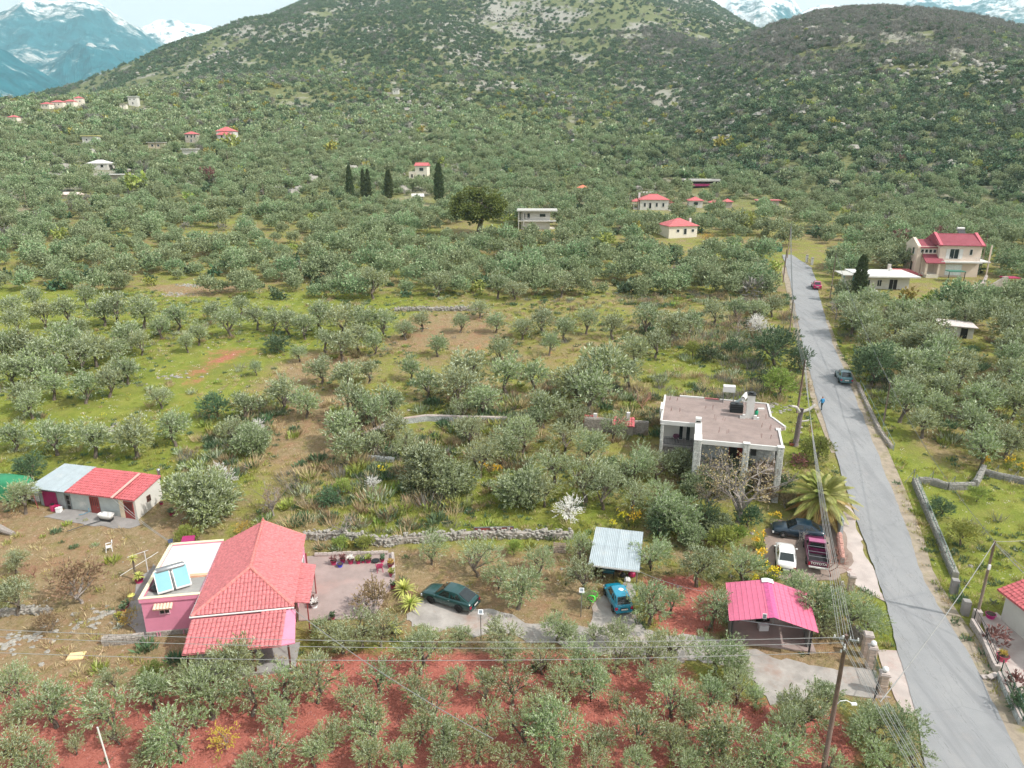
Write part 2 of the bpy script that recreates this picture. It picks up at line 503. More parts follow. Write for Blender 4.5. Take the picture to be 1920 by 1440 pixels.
# ------------------------------------------------------------------ far mountains
mm, nt, p, out = newmat('mountain_rock'); q = NT(nt)
geo = q.n('ShaderNodeNewGeometry'); pos = geo.outputs['Position']
sx = q.n('ShaderNodeSeparateXYZ'); nt.links.new(pos, sx.inputs[0])
nb = q.noise(pos, .0025, 8, .68); nf = q.noise(pos, .018, 6, .75)
rockc = q.ramp(nf, [(.3, srgb(118, 124, 124)), (.7, srgb(182, 184, 182))])
wood = q.ramp(nf, [(.3, srgb(14, 66, 78)), (.7, srgb(40, 108, 120))])  # forest tinted teal, so distance haze is partly in the colour
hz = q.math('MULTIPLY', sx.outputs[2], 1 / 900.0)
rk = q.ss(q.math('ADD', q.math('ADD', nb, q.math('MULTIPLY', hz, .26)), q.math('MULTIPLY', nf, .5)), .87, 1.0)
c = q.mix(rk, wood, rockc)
sn = q.ss(q.math('ADD', hz, q.math('MULTIPLY', q.math('SUBTRACT', q.math('ADD', nb, nf), 1.0), .9)), .70, .92)
c = q.mix(sn, c, (.82, .84, .88, 1))
nt.links.new(c, p.inputs['Base Color']); p.inputs['Roughness'].default_value = .95; p.inputs['Specular IOR Level'].default_value = .1

def mountain(sky_pts, D, depth, z0, s, amp, label=None):
    az, el = azel(sky_pts)
    A, T = np.meshgrid(np.linspace(az[0], az[-1], 260), np.concatenate([np.linspace(0, 1, 90), np.linspace(1.03, 1.7, 16)]))
    rad = D - depth * (1 - T)
    x, y = rad * np.sin(A), rad * np.cos(A)
    zr = CAM_Z + D * np.interp(A, az, el)
    t = np.where(T <= 1, T, np.clip(2 - T, 0, 1))
    z = z0 + (zr - z0) * (.55 * t + .45 * t ** 2)
    k = np.sin(np.pi * np.clip(t, 0, 1)) + .10
    z = z + (ridged(x / (depth * .26), y / (depth * .5), s, 5) - .6) * amp * k + (ridged(x / 190, y / 260, s + 9, 4) - .55) * amp * .3
    vid = np.arange(A.size).reshape(A.shape)
    f = np.stack([vid[:-1, :-1], vid[:-1, 1:], vid[1:, 1:], vid[1:, :-1]], -1).reshape(-1, 4)
    link('mountain', npmesh('mountain', np.stack([x.ravel(), y.ravel(), z.ravel()], 1), f, mm, False), kind='structure')

mountain([(-700, 60), (-300, 30), (-60, 26), (0, 26), (40, 10), (70, 14), (100, 2), (150, -6), (185, 6), (215, 30), (250, 50), (285, 78), (340, 110), (420, 150), (560, 230)], 4300, 2300, 20, 51, 265)
mountain([(180, 120), (262, 58), (288, 44), (325, 38), (350, 44), (385, 46), (410, 58), (470, 90), (600, 200)], 5400, 1500, 200, 61, 165)
mountain([(-700, 40), (-300, 60), (-60, 78), (0, 90), (60, 124), (115, 158), (140, 188), (200, 240)], 2500, 1150, -20, 71, 150)
mountain([(1150, 40), (1300, -12), (1350, -12), (1420, -25), (1480, 5), (1503, 24), (1560, 60)], 4300, 1800, 100, 81, 230)
mountain([(1400, 40), (1500, 22), (1540, 12), (1570, 16), (1620, 20), (1680, 18), (1720, 2), (1800, -6), (1900, -14), (2100, -20), (2500, 20)], 4700, 1700, 100, 91, 200)

# ------------------------------------------------------------------ road
def drape(pts, lift, name, mat, n_sub=8, kind='structure', parent=None, rag=0.0):
    """a sheet laid on the ground: pts = list of cross-sections (left, right) given as ground points"""
    vs, W = [], 6
    L = []
    for i in range(len(pts) - 1):
        for k in range(n_sub):
            t = k / n_sub
            L.append([Vector(pts[i][j]).lerp(Vector(pts[i + 1][j]), t) for j in (0, 1)])
    L.append([Vector(pts[-1][0]), Vector(pts[-1][1])])
    for a, b in L:
        if rag:
            e = (b - a).normalized()
            a = a + e * rag * 2 * (float(fbm(a.x * .5, a.y * .5, 9, 4)) - .5); b = b + e * rag * 2 * (float(fbm(b.x * .5, b.y * .5, 19, 4)) - .5)
        for j in range(W + 1):
            q_ = a.lerp(b, j / W)
            vs.append((q_.x, q_.y))
    V = np.array(vs); Z = H(V[:, 0], V[:, 1]).reshape(len(L), W + 1)
    Zm = Z.copy()                                        # even out across the width, keep above the earth
    Zm[:] = (Z.mean(1, keepdims=True) * .6 + Z * .4)
    Zm = np.maximum(Zm, Z) + lift
    X = np.concatenate([V, Zm.reshape(-1, 1)], 1)
    vid = np.arange(len(L) * (W + 1)).reshape(len(L), W + 1)
    f = np.stack([vid[:-1, :-1], vid[:-1, 1:], vid[1:, 1:], vid[1:, :-1]], -1).reshape(-1, 4)
    return link(name, npmesh(name, X, f, mat, True), parent, kind)

rm, nt, p, out = newmat('asphalt'); q = NT(nt)
pos = q.n('ShaderNodeNewGeometry').outputs['Position']
n1, n2, n3 = q.noise(pos, .25, 5, .65), q.noise(pos, 1.3, 5, .65), q.noise(pos, 40, 3, .6)
c = q.ramp(q.math('ADD', q.math('MULTIPLY', n1, .6), q.math('MULTIPLY', n2, .4)), [(.3, srgb(136, 137, 138)), (.5, srgb(145, 146, 147)), (.68, srgb(152, 152, 152))])
c = q.mix(q.math('MULTIPLY', n3, .35), c, srgb(110, 110, 112))
dust = q.ss(q.noise(pos, .35, 6, .7), .56, .76)
c = q.mix(q.math('MULTIPLY', dust, .25), c, srgb(166, 154, 144))
rot = q.n('ShaderNodeMapping'); rot.inputs['Rotation'].default_value = (0, 0, R(16)); rot.inputs['Scale'].default_value = (1, .06, 1); nt.links.new(pos, rot.inputs['Vector'])
c = q.mix(q.math('MULTIPLY', q.ss(q.noise(rot.outputs[0], .9, 4, .6), .5, .66), .4), c, srgb(108, 109, 112))
c = q.mix(q.math('MULTIPLY', q.ss(q.math('ABSOLUTE', q.math('SUBTRACT', q.noise(rot.outputs[0], .45, 6, .75), .5)), .006, .0), .5), c, srgb(88, 88, 90))
cr = q.n('ShaderNodeTexVoronoi', feature='DISTANCE_TO_EDGE'); cr.inputs['Scale'].default_value = .11
wv = q.n('ShaderNodeVectorMath', operation='ADD'); nt.links.new(pos, wv.inputs[0])
nc = q.n('ShaderNodeTexNoise'); nc.inputs['Scale'].default_value = .8; nt.links.new(pos, nc.inputs['Vector']); nt.links.new(nc.outputs['Color'], wv.inputs[1]); nt.links.new(wv.outputs[0], cr.inputs['Vector'])
c = q.mix(q.math('MULTIPLY', q.ss(cr.outputs['Distance'], .006, .001), .18), c, srgb(100, 100, 102))
nt.links.new(c, p.inputs['Base Color']); p.inputs['Roughness'].default_value = .9; p.inputs['Specular IOR Level'].default_value = .25
nt.links.new(q.bump(n3, .3, .01), p.inputs['Normal'])

ROADPX = [(1846, 2090, 1760), (1784, 2010, 1600), (1736, 1918, 1440), (1716, 1868, 1330), (1684, 1815, 1226), (1661, 1755, 1130), (1642, 1724, 1070), (1619, 1706, 1010), (1590, 1676, 930), (1565, 1645, 850), (1534, 1609, 760), (1519, 1585, 700),
          (1505, 1563, 650), (1495, 1548, 600), (1488, 1538, 560), (1480, 1530, 525), (1474, 1522, 502), (1470, 1500, 488), (1466, 1484, 478)]
def gz(u, v):
    if v <= 1440: return G(u, v)
    d = ray(u, v); t = -CAM_Z / d[2]
    return Vector((t * d[0], t * d[1], 0))
ROAD = [(gz(a, v), gz(b, v)) for a, b, v in ROADPX]
drape(ROAD, .09, 'road', rm, n_sub=16, rag=.18)
ROADPOLY = [(p[0].x, p[0].y) for p in ROAD] + [(p[1].x, p[1].y) for p in ROAD[::-1]]
# gravelly, dusty shoulder on the right side of the road
sm = M('road_shoulder', srgb(146, 134, 118), .95, var=.22, scale=1.5, dirt=srgb(122, 116, 76), dirt_amt=.8, bump=.6, bscale=12, space='world')
shoulder = [((b - (b - a) * .06), (b + (b - a) * w)) for (a, b), w in zip(ROAD[1:14], (.12, .16, .22, .28, .3, .3, .3, .3, .28, .25, .2, .15, .1))]
drape(shoulder, .05, 'road_shoulder', sm)
shoulder = [((a + (b - a) * .06), (a - (b - a) * w)) for (a, b), w in zip(ROAD[9:17], (.08, .14, .16, .18, .2, .2, .2, .2))]
drape([(b, a) for a, b in shoulder], .05, 'road_shoulder', sm)

def pave(name, px, mat, lift, kind='structure', skirt=.25, rag=.0):
    """flat-ish paved area: outline given by ground points, follows the ground"""
    P_ = gpoly(px); n = len(P_)
    cx, cy = sum(a for a, b in P_) / n, sum(b for a, b in P_) / n
    dense = []
    for i in range(n):
        a, b = P_[i], P_[(i + 1) % n]
        m = max(1, int(math.hypot(b[0] - a[0], b[1] - a[1]) / (.45 if rag else 1.2)))
        for k in range(m):
            x_, y_ = a[0] + (b[0] - a[0]) * k / m, a[1] + (b[1] - a[1]) * k / m
            dense.append((x_ + rag * 2 * (float(fbm(x_ * .9, y_ * .9, 5, 3)) - .5), y_ + rag * 2 * (float(fbm(x_ * .9 + 40, y_ * .9, 6, 3)) - .5)))
    bm = bmesh.new()
    vs = [bm.verts.new((x, y, 0)) for x, y in dense]
    f = bm.faces.new(vs)
    bmesh.ops.triangulate(bm, faces=[f])
    for _ in range(4):
        es = [e for e in bm.edges if e.calc_length() > 2.0 and len(e.link_faces) == 2 or e.calc_length() > 3.0]
        if not es: break
        bmesh.ops.subdivide_edges(bm, edges=es, cuts=1)
        bmesh.ops.triangulate(bm, faces=bm.faces[:])
    co = np.array([v.co[:] for v in bm.verts])
    Z = H(co[:, 0], co[:, 1]) + lift
    for v, z in zip(bm.verts, Z): v.co.z = z
    edges = [e for e in bm.edges if len(e.link_faces) == 1]
    r = bmesh.ops.extrude_edge_only(bm, edges=edges)
    for v in [g for g in r['geom'] if isinstance(g, bmesh.types.BMVert)]: v.co.z -= skirt
    bmesh.ops.recalc_face_normals(bm, faces=bm.faces[:])
    me = bpy.data.meshes.new(name); bm.to_mesh(me); bm.free()
    me.materials.append(mat)
    return link(name, me, kind=kind)

gravel = M('driveway_gravel', srgb(156, 150, 144), .95, var=.22, scale=.9, dirt=srgb(150, 120, 106), dirt_amt=.7, bump=.7, bscale=14, space='world')
concrete = M('rough_concrete', srgb(152, 136, 131), .9, var=.16, scale=.7, dirt=srgb(170, 140, 132), dirt_amt=.6, bump=.35, bscale=9, space='world')
palec = M('pale_concrete', srgb(174, 163, 157), .9, var=.14, scale=.8, dirt=srgb(158, 130, 122), dirt_amt=.6, bump=.3, bscale=9, space='world')
greyc = M('grey_concrete', srgb(138, 134, 131), .9, var=.16, scale=1.1, dirt=srgb(112, 107, 102), dirt_amt=.5, bump=.3, bscale=9, space='world')
pave('driveway', [(760, 1150), (800, 1120), (900, 1140), (990, 1165), (1120, 1185), (1110, 1175), (1130, 1110), (1190, 1100), (1200, 1180), (1370, 1200), (1400, 1225), (1640, 1255), (1655, 1310), (1600, 1300), (1520, 1300), (1450, 1325), (1420, 1300), (1400, 1262), (1270, 1240), (1080, 1216), (900, 1190), (780, 1180)], gravel, .05, rag=.9)
pave('patio', [(560, 1046), (640, 1040), (738, 1038), (740, 1092), (700, 1160), (560, 1165)], concrete, .10)
pave('carport_floor', [(1372, 1130), (1500, 1140), (1530, 1225), (1372, 1205)], concrete, .10)
pave('parking_yard', [(1432, 1020), (1450, 975), (1580, 985), (1600, 1060), (1560, 1090), (1440, 1086)], M('yard_earth', srgb(140, 124, 114), .95, var=.2, scale=.8, dirt=srgb(112, 100, 92), dirt_amt=.6, bump=.5, bscale=10, space='world'), .07, rag=.5)
pave('entrance_apron', [(1590, 940), (1612, 1010), (1640, 1075), (1662, 1130), (1600, 1095), (1575, 1040), (1570, 985)], palec, .06, rag=.35)
pave('gate_apron', [(1645, 1222), (1682, 1220), (1702, 1270), (1722, 1345), (1690, 1335), (1665, 1280)], palec, .06, rag=.2)
pave('house_court', [(1838, 1160), (1868, 1150), (1960, 1230), (1960, 1400), (1918, 1330), (1880, 1262), (1855, 1205)], palec, .12)
pave('outbuilding_slab', [(83, 970), (125, 955), (250, 965), (262, 985), (240, 992), (160, 985)], greyc, .05, rag=.25)
pave('house_path', [(238, 1140), (262, 1090), (285, 1060), (300, 1110), (305, 1180), (272, 1200), (245, 1170)], greyc, .05, rag=.3)
# ------------------------------------------------------------------ plants
rng = np.random.default_rng(11)
def unit(a):
    return a / (np.linalg.norm(a, axis=-1, keepdims=True) + 1e-9)

def leaves(tw_p, tw_d, tw_len, per, L, W, spread, rg, tone_t=None, up=0.0):
    """leaf blades along twigs -> verts, quads, tone"""
    n = len(tw_p)
    s = rg.random((n, per)) ** .8
    base = tw_p[:, None] + tw_d[:, None] * (s * tw_len[:, None])[..., None]
    d = unit(tw_d[:, None] + rg.normal(0, spread, (n, per, 3)) + np.array([0, 0, up]))
    ll = L * (.65 + .7 * rg.random((n, per)))[..., None]
    nrm = rg.normal(0, 1, (n, per, 3)) + np.array([0, 0, .9])
    side = unit(np.cross(d, nrm)); w = W * (.7 + .6 * rg.random((n, per)))[..., None]
    v = np.stack([base, base + d * ll * .5 + side * w * .5, base + d * ll, base + d * ll * .5 - side * w * .5], 2).reshape(-1, 3)
    f = np.arange(len(v)).reshape(-1, 4)
    tt = rg.random(n) if tone_t is None else tone_t
    tone = np.repeat((.55 * tt[:, None] + .45 * rg.random((n, per))).ravel(), 4)
    return v, f, tone

def lumps_cloud(rg, Rx, Rz, zc, n_l, lr, flat_bottom=.55):
    """centres of leaf masses spread through a crown"""
    c = []
    while len(c) < n_l:
        p = rg.uniform(-1, 1, 3)
        if np.linalg.norm(p) > 1: continue
        p[2] = p[2] if p[2] > 0 else p[2] * flat_bottom
        c.append((p[0] * (Rx - lr * .7), p[1] * (Rx - lr * .7), zc + p[2] * (Rz - lr * .5)))
    return np.array(c)

def crown(name, seed, mat, Rx, Rz, zc, n_l, lr, twigs, per, L, W, twl, spread=.45, shell=.5, up=.25, wind=(.25, .1, 0), flat=.55):
    rg = np.random.default_rng(seed)
    C = lumps_cloud(rg, Rx, Rz, zc, n_l, lr, flat)
    k = rg.integers(0, n_l, twigs)
    dirv = unit(rg.normal(0, 1, (twigs, 3)))
    rad = lr * (shell + (1 - shell) * rg.random(twigs)) * (.75 + .5 * rg.random(n_l)[k])
    p = C[k] + dirv * rad[:, None] * np.array([1, 1, .8])
    cc = np.array([0, 0, zc - Rz * .5])
    d = unit(dirv * .7 + unit(p - cc) * .7 + np.array([0, 0, up]) + np.array(wind) + rg.normal(0, .25, (twigs, 3)))
    tone_t = np.clip(.5 * rg.random(n_l)[k] + .5 * rg.random(twigs), 0, 1)
    v, f, t = leaves(p, d, twl * (.6 + .8 * rg.random(twigs)), per, L, W, spread, rg, tone_t, 0)
    return npmesh(name, v, f, mat, False, {'tone': ('FLOAT', t)}), C

bark = M('olive_bark', srgb(104, 94, 84), .95, var=.3, scale=6, bump=.8, bscale=18)
greybark = M('grey_bark', srgb(142, 134, 128), .95, var=.25, scale=6, bump=.6, bscale=20)
redbark = M('reddish_twigs', srgb(150, 106, 92), .9, var=.2, scale=6)

def trunk_mesh(name, seed, C, zfork, r0, n_limb, mat, sub=2, lean=.35, n=6):
    rg = random.Random(seed); mb = MB()
    lx, ly = rg.uniform(-lean, lean), rg.uniform(-lean, lean)
    fork = Vector((lx, ly, zfork))
    mb.tube([(0, 0, -.25), (lx * .2 + rg.uniform(-.08, .08), ly * .2, zfork * .4), fork], [r0 * 1.45, r0, r0 * .85], n)
    idx = list(range(len(C))); rg.shuffle(idx)
    for i in idx[:n_limb]:
        e = Vector(C[i]); m = fork.lerp(e, .5) + Vector((rg.uniform(-.2, .2), rg.uniform(-.2, .2), rg.uniform(-.05, .25)))
        mb.tube([fork, m, e], [r0 * .62, r0 * .42, r0 * .18], max(4, n - 1))
        for _ in range(sub):
            j = rg.choice(idx); e2 = Vector(C[j]).lerp(e, .45) + Vector((rg.uniform(-.4, .4), rg.uniform(-.4, .4), rg.uniform(0, .4)))
            mb.tube([m, m.lerp(e2, .5) + Vector((0, 0, .1)), e2], [r0 * .3, r0 * .2, r0 * .07], 4)
    me = bpy.data.meshes.new(name); me.from_pydata(mb.v, [], mb.f); me.materials.append(mat)
    me.polygons.foreach_set('use_smooth', [True] * len(mb.f)); me.update()
    return me

LM = dict(
    olive=leafmat('olive_leaves', srgb(66, 80, 46), srgb(132, 140, 92), srgb(160, 168, 142), gain=1.42),
    olive_far=leafmat('olive_leaves_far', srgb(64, 80, 52), srgb(120, 134, 94), srgb(140, 150, 118), spread=1.4, gain=1.5),
    maquis=leafmat('scrub_leaves', srgb(50, 74, 50), srgb(96, 116, 80), srgb(106, 120, 92), spread=1.6, gain=1.2),
    oak=leafmat('dark_scrub_leaves', srgb(42, 64, 46), srgb(80, 102, 68), srgb(88, 104, 78), spread=1.5, gain=1.2),
    bare=leafmat('bare_wood_twigs', srgb(96, 94, 88), srgb(138, 134, 126), srgb(136, 132, 124), spread=.5, gain=1.0),
    yellow=leafmat('yellow_flowering_leaves', srgb(122, 120, 52), srgb(176, 164, 74), srgb(160, 152, 84), gain=1.0),
    lime=leafmat('fresh_green_leaves', srgb(100, 116, 46), srgb(152, 162, 74), srgb(150, 158, 92)),
    dark=leafmat('deep_green_leaves', srgb(48, 74, 52), srgb(92, 118, 80), srgb(104, 122, 92)),
    pine=leafmat('pine_needles', srgb(66, 82, 36), srgb(124, 132, 62), srgb(120, 128, 72)),
    pinebig=leafmat('umbrella_pine_needles', srgb(62, 74, 32), srgb(114, 122, 56), srgb(106, 114, 60), gain=1.25, spread=.1),
    cypress=leafmat('cypress_foliage', srgb(36, 50, 32), srgb(74, 86, 50), srgb(80, 90, 60), gain=1.35),
    white=leafmat('white_blossom', srgb(214, 208, 198), srgb(246, 244, 240), srgb(230, 226, 220), trans=.35),
    brown=leafmat('brown_leaves', srgb(110, 90, 66), srgb(158, 138, 104), srgb(150, 134, 104)),
    orange=leafmat('orange_leaves', srgb(150, 118, 44), srgb(190, 160, 74), srgb(180, 152, 86), gain=1.15),
    fennel=leafmat('yellow_flower_heads', srgb(206, 176, 30), srgb(236, 208, 60), srgb(214, 186, 60)),
    grass=leafmat('grass_blades', srgb(104, 116, 44), srgb(160, 158, 78), srgb(150, 150, 84)),
    straw=leafmat('dry_grass_blades', srgb(150, 130, 94), srgb(196, 178, 138), srgb(186, 168, 132)),
    palm=leafmat('palm_fronds', srgb(92, 112, 52), srgb(166, 162, 84), srgb(150, 150, 88)),
    palm_old=leafmat('old_palm_fronds', srgb(156, 128, 62), srgb(190, 166, 98), srgb(176, 152, 90), gain=1.0),
    redtw=leafmat('bare_red_twigs', srgb(146, 98, 88), srgb(176, 126, 112), srgb(168, 120, 106), spread=.5),
    plum=leafmat('plum_leaves', srgb(104, 66, 66), srgb(140, 94, 88), srgb(132, 94, 90), gain=1.0, spread=.4),
)

VAR = {}
def variants(kind, n, seed, mat, lod, tr=None, **kw):
    L_ = []
    for i in range(n):
        kk = dict(kw)
        rg = random.Random(seed + i * 13)
        kk['Rx'] *= rg.uniform(.9, 1.12); kk['Rz'] *= rg.uniform(.88, 1.12)
        me, C = crown('crown', seed + i, LM[mat], **kk)
        tm = None
        if tr: tm = trunk_mesh('trunk', seed + i, C, tr[0] * rg.uniform(.8, 1.2), tr[1], tr[2], tr[3] if len(tr) > 3 else bark)
        L_.append((me, tm))
    VAR[(kind, lod)] = L_

# unit crowns about 2 m in radius; placed trees are scaled from these
variants('olive', 9, 100, 'olive', 0, (1.0, .17, 6), Rx=2.0, Rz=1.35, zc=2.5, n_l=15, lr=.72, twigs=430, per=15, L=.21, W=.05, twl=.55, wind=(.3, .12, 0))
_dense = VAR[('olive', 0)]
variants('olive', 7, 160, 'olive', 0, (.9, .15, 7), Rx=2.05, Rz=1.3, zc=2.35, n_l=12, lr=.62, twigs=270, per=15, L=.21, W=.05, twl=.62, wind=(.3, .12, 0))
VAR[('olive', 0)] += _dense
variants('olive', 7, 200, 'olive', 1, (1.0, .18, 5), Rx=2.0, Rz=1.45, zc=2.5, n_l=13, lr=.85, twigs=330, per=10, L=.30, W=.085, twl=.5, wind=(.3, .12, 0))
variants('olive', 7, 300, 'olive_far', 2, (1.0, .2, 4), Rx=2.1, Rz=1.5, zc=2.3, n_l=12, lr=.92, twigs=300, per=7, L=.33, W=.16, twl=.45, spread=.7)
variants('olive', 5, 400, 'olive_far', 3, None, Rx=2.1, Rz=1.5, zc=1.9, n_l=9, lr=1.0, twigs=60, per=3, L=.95, W=.5, twl=.5, spread=.7)
variants('bush', 4, 500, 'olive', 0, (.3, .12, 6), Rx=2.0, Rz=1.7, zc=1.5, n_l=34, lr=.72, twigs=1300, per=12, L=.22, W=.07, twl=.4, flat=1.0)
variants('bush', 3, 520, 'maquis', 1, (.3, .12, 5), Rx=2.0, Rz=1.6, zc=1.5, n_l=16, lr=.8, twigs=330, per=9, L=.26, W=.11, twl=.4, flat=.9)
variants('maquis', 5, 600, 'maquis', 3, None, Rx=2.0, Rz=1.35, zc=1.1, n_l=9, lr=.95, twigs=60, per=3, L=.8, W=.55, twl=.4, spread=.8)
variants('maquis', 4, 630, 'oak', 4, None, Rx=2.0, Rz=1.4, zc=1.1, n_l=9, lr=.95, twigs=60, per=3, L=.8, W=.55, twl=.4, spread=.8)
variants('bare', 4, 650, 'bare', 3, None, Rx=1.9, Rz=1.6, zc=1.6, n_l=9, lr=.9, twigs=60, per=3, L=1.1, W=.22, twl=.6, spread=.5)
variants('yellow', 2, 680, 'yellow', 3, None, Rx=2.0, Rz=1.4, zc=1.3, n_l=9, lr=.9, twigs=60, per=3, L=.7, W=.5, twl=.4, spread=.8)
variants('lime', 3, 700, 'lime', 0, (.8, .12, 6), Rx=2.0, Rz=1.7, zc=2.1, n_l=16, lr=.75, twigs=420, per=14, L=.2, W=.08, twl=.5)
variants('lime', 2, 720, 'lime', 3, None, Rx=2.0, Rz=1.6, zc=1.5, n_l=10, lr=.9, twigs=60, per=3, L=.75, W=.5, twl=.4, spread=.8)
variants('dark', 3, 740, 'dark', 0, (.8, .13, 5), Rx=2.0, Rz=1.9, zc=2.1, n_l=20, lr=.75, twigs=480, per=13, L=.2, W=.08, twl=.45, flat=.9)
variants('brown', 3, 760, 'brown', 0, (.7, .12, 7, greybark), Rx=2.0, Rz=1.5, zc=2.0, n_l=14, lr=.8, twigs=300, per=11, L=.17, W=.09, twl=.45)
variants('orange', 2, 780, 'orange', 0, (.7, .09, 7, greybark), Rx=2.0, Rz=1.5, zc=1.9, n_l=12, lr=.7, twigs=170, per=9, L=.16, W=.1, twl=.4)
variants('white', 3, 800, 'white', 0, (.6, .1, 7, greybark), Rx=1.9, Rz=1.6, zc=1.8, n_l=13, lr=.7, twigs=190, per=13, L=.13, W=.10, twl=.75, spread=.5)
variants('pine', 3, 820, 'pine', 0, (1.2, .2, 6), Rx=2.0, Rz=1.7, zc=1.9, n_l=30, lr=.58, twigs=900, per=10, L=.2, W=.05, twl=.3, flat=.9)
variants('pinebig', 1, 840, 'pinebig', 1, (1.2, .16, 8), Rx=2.0, Rz=1.45, zc=2.0, n_l=60, lr=.42, twigs=3200, per=6, L=.13, W=.075, twl=.14, flat=.8)
variants('plum', 2, 860, 'plum', 3, None, Rx=1.6, Rz=1.6, zc=1.7, n_l=8, lr=.8, twigs=60, per=4, L=.6, W=.25, twl=.5)

def bare_variant(seed, mat, n_l=16, r0=.11, hgt=3.4, spread=2.0, leafmat_=None, nleaf=0, lsize=.12):
    """leafless branching tree: wood mesh, and a few remaining leaves"""
    rg = random.Random(seed); mb = MB(); tips = []
    def grow(p, d, ln, r, lev):
        m = p + d * ln * .5 + Vector((rg.gauss(0, .06), rg.gauss(0, .06), rg.gauss(0, .04))) * ln
        e = p + d * ln + Vector((rg.gauss(0, .1), rg.gauss(0, .1), rg.gauss(0, .05))) * ln
        mb.tube([p, m, e], [r, r * .8, r * .6], 5 if lev < 2 else 3, cap=lev == 0)
        tips.append(e)
        if lev >= 4: return
        for _ in range(rg.choice((2, 3, 3)) if lev else n_l // 4):
            dd = (d * .9 + Vector((rg.gauss(0, .55), rg.gauss(0, .55), rg.gauss(.12, .35)))).normalized()
            grow(e if lev else m.lerp(e, rg.uniform(.3, 1)), dd, ln * rg.uniform(.6, .85), r * .58, lev + 1)
    grow(Vector((0, 0, -.2)), Vector((rg.uniform(-.15, .15), rg.uniform(-.15, .15), 1)).normalized(), hgt * .33, r0, 0)
    me = bpy.data.meshes.new('trunk'); me.from_pydata(mb.v, [], mb.f); me.materials.append(mat); me.update()
    cm = None
    if nleaf:
        g = np.random.default_rng(seed); T = np.array([t[:] for t in tips[6:]])
        k = g.integers(0, len(T), nleaf)
        v, f, t = leaves(T[k] + g.normal(0, .08, (nleaf, 3)), unit(g.normal(0, 1, (nleaf, 3))), np.full(nleaf, .2), 3, lsize, lsize * .6, .8, g)
        cm = npmesh('crown', v, f, leafmat_, False, {'tone': ('FLOAT', t)})
    return (cm, me)

VAR[('leafless', 0)] = [bare_variant(900 + i, greybark, leafmat_=LM['brown'], nleaf=420, lsize=.08, r0=.12, n_l=30) for i in range(2)]
VAR[('bareplain', 0)] = [bare_variant(920 + i, greybark, r0=.09) for i in range(3)]
VAR[('barered', 0)] = [bare_variant(940 + i, redbark, r0=.06, hgt=2.6) for i in range(2)]
VAR[('greyleaf', 0)] = [bare_variant(960 + i, greybark, leafmat_=LM['brown'], nleaf=300, lsize=.12, r0=.08) for i in range(2)]

def cypress_mesh(seed, h=8.0, r=.95):
    g = np.random.default_rng(seed); n = 1500
    t = g.random(n) ** .85
    prof = np.interp(t, [0, .06, .25, .6, .88, 1], [.35, .8, 1, .8, .4, .04]) * (1 + .18 * np.sin(t * 40 + seed))
    w = g.random(n) * 2 * np.pi; rad = r * prof * (.75 + .3 * g.random(n))
    p = np.stack([rad * np.cos(w), rad * np.sin(w), .35 + t * h], 1)
    d = unit(np.stack([np.cos(w) * .35, np.sin(w) * .35, np.ones(n)], 1) + g.normal(0, .15, (n, 3)))
    v, f, tn = leaves(p, d, np.full(n, .5), 4, .42, .16, .25, g)
    cm = npmesh('crown', v, f, LM['cypress'], False, {'tone': ('FLOAT', tn)})
    mb = MB().tube([(0, 0, -.3), (0, 0, .8), (0, 0, h * .85)], [.16, .14, .03], 6)
    me = bpy.data.meshes.new('trunk'); me.from_pydata(mb.v, [], mb.f); me.materials.append(bark)
    return (cm, me)
VAR[('cypress', 0)] = [cypress_mesh(5), cypress_mesh(6)]

PLANTS = []
def plant(kind, lod, loc, scale, label, cat, name, group=None, rz=None, zs=1.0):
    cm, tm = rnd.choice(VAR[(kind, lod)])
    t = thing(name, label, cat, loc, rnd.uniform(0, 6.28) if rz is None else rz, group)
    t.scale = (scale, scale, scale * zs)
    if tm: link('trunk', tm, t)
    if cm: link('crown', cm, t)
    PLANTS.append((loc[0], loc[1], scale * 2))
    return t

def tuft_mesh(name, seed, mat, n=26, h=.4, r=.2, W=.035):
    g = np.random.default_rng(seed)
    w = g.random(n) * 6.28; rad = r * g.random(n)
    p = np.stack([rad * np.cos(w), rad * np.sin(w), np.zeros(n)], 1)
    d = unit(np.stack([np.cos(w) * .55, np.sin(w) * .55, .6 + g.random(n)], 1) + g.normal(0, .2, (n, 3)))
    v, f, t = leaves(p, d, np.full(n, .02), 1, h, W, .1, g)
    return npmesh(name, v, f, mat, False, {'tone': ('FLOAT', t)})

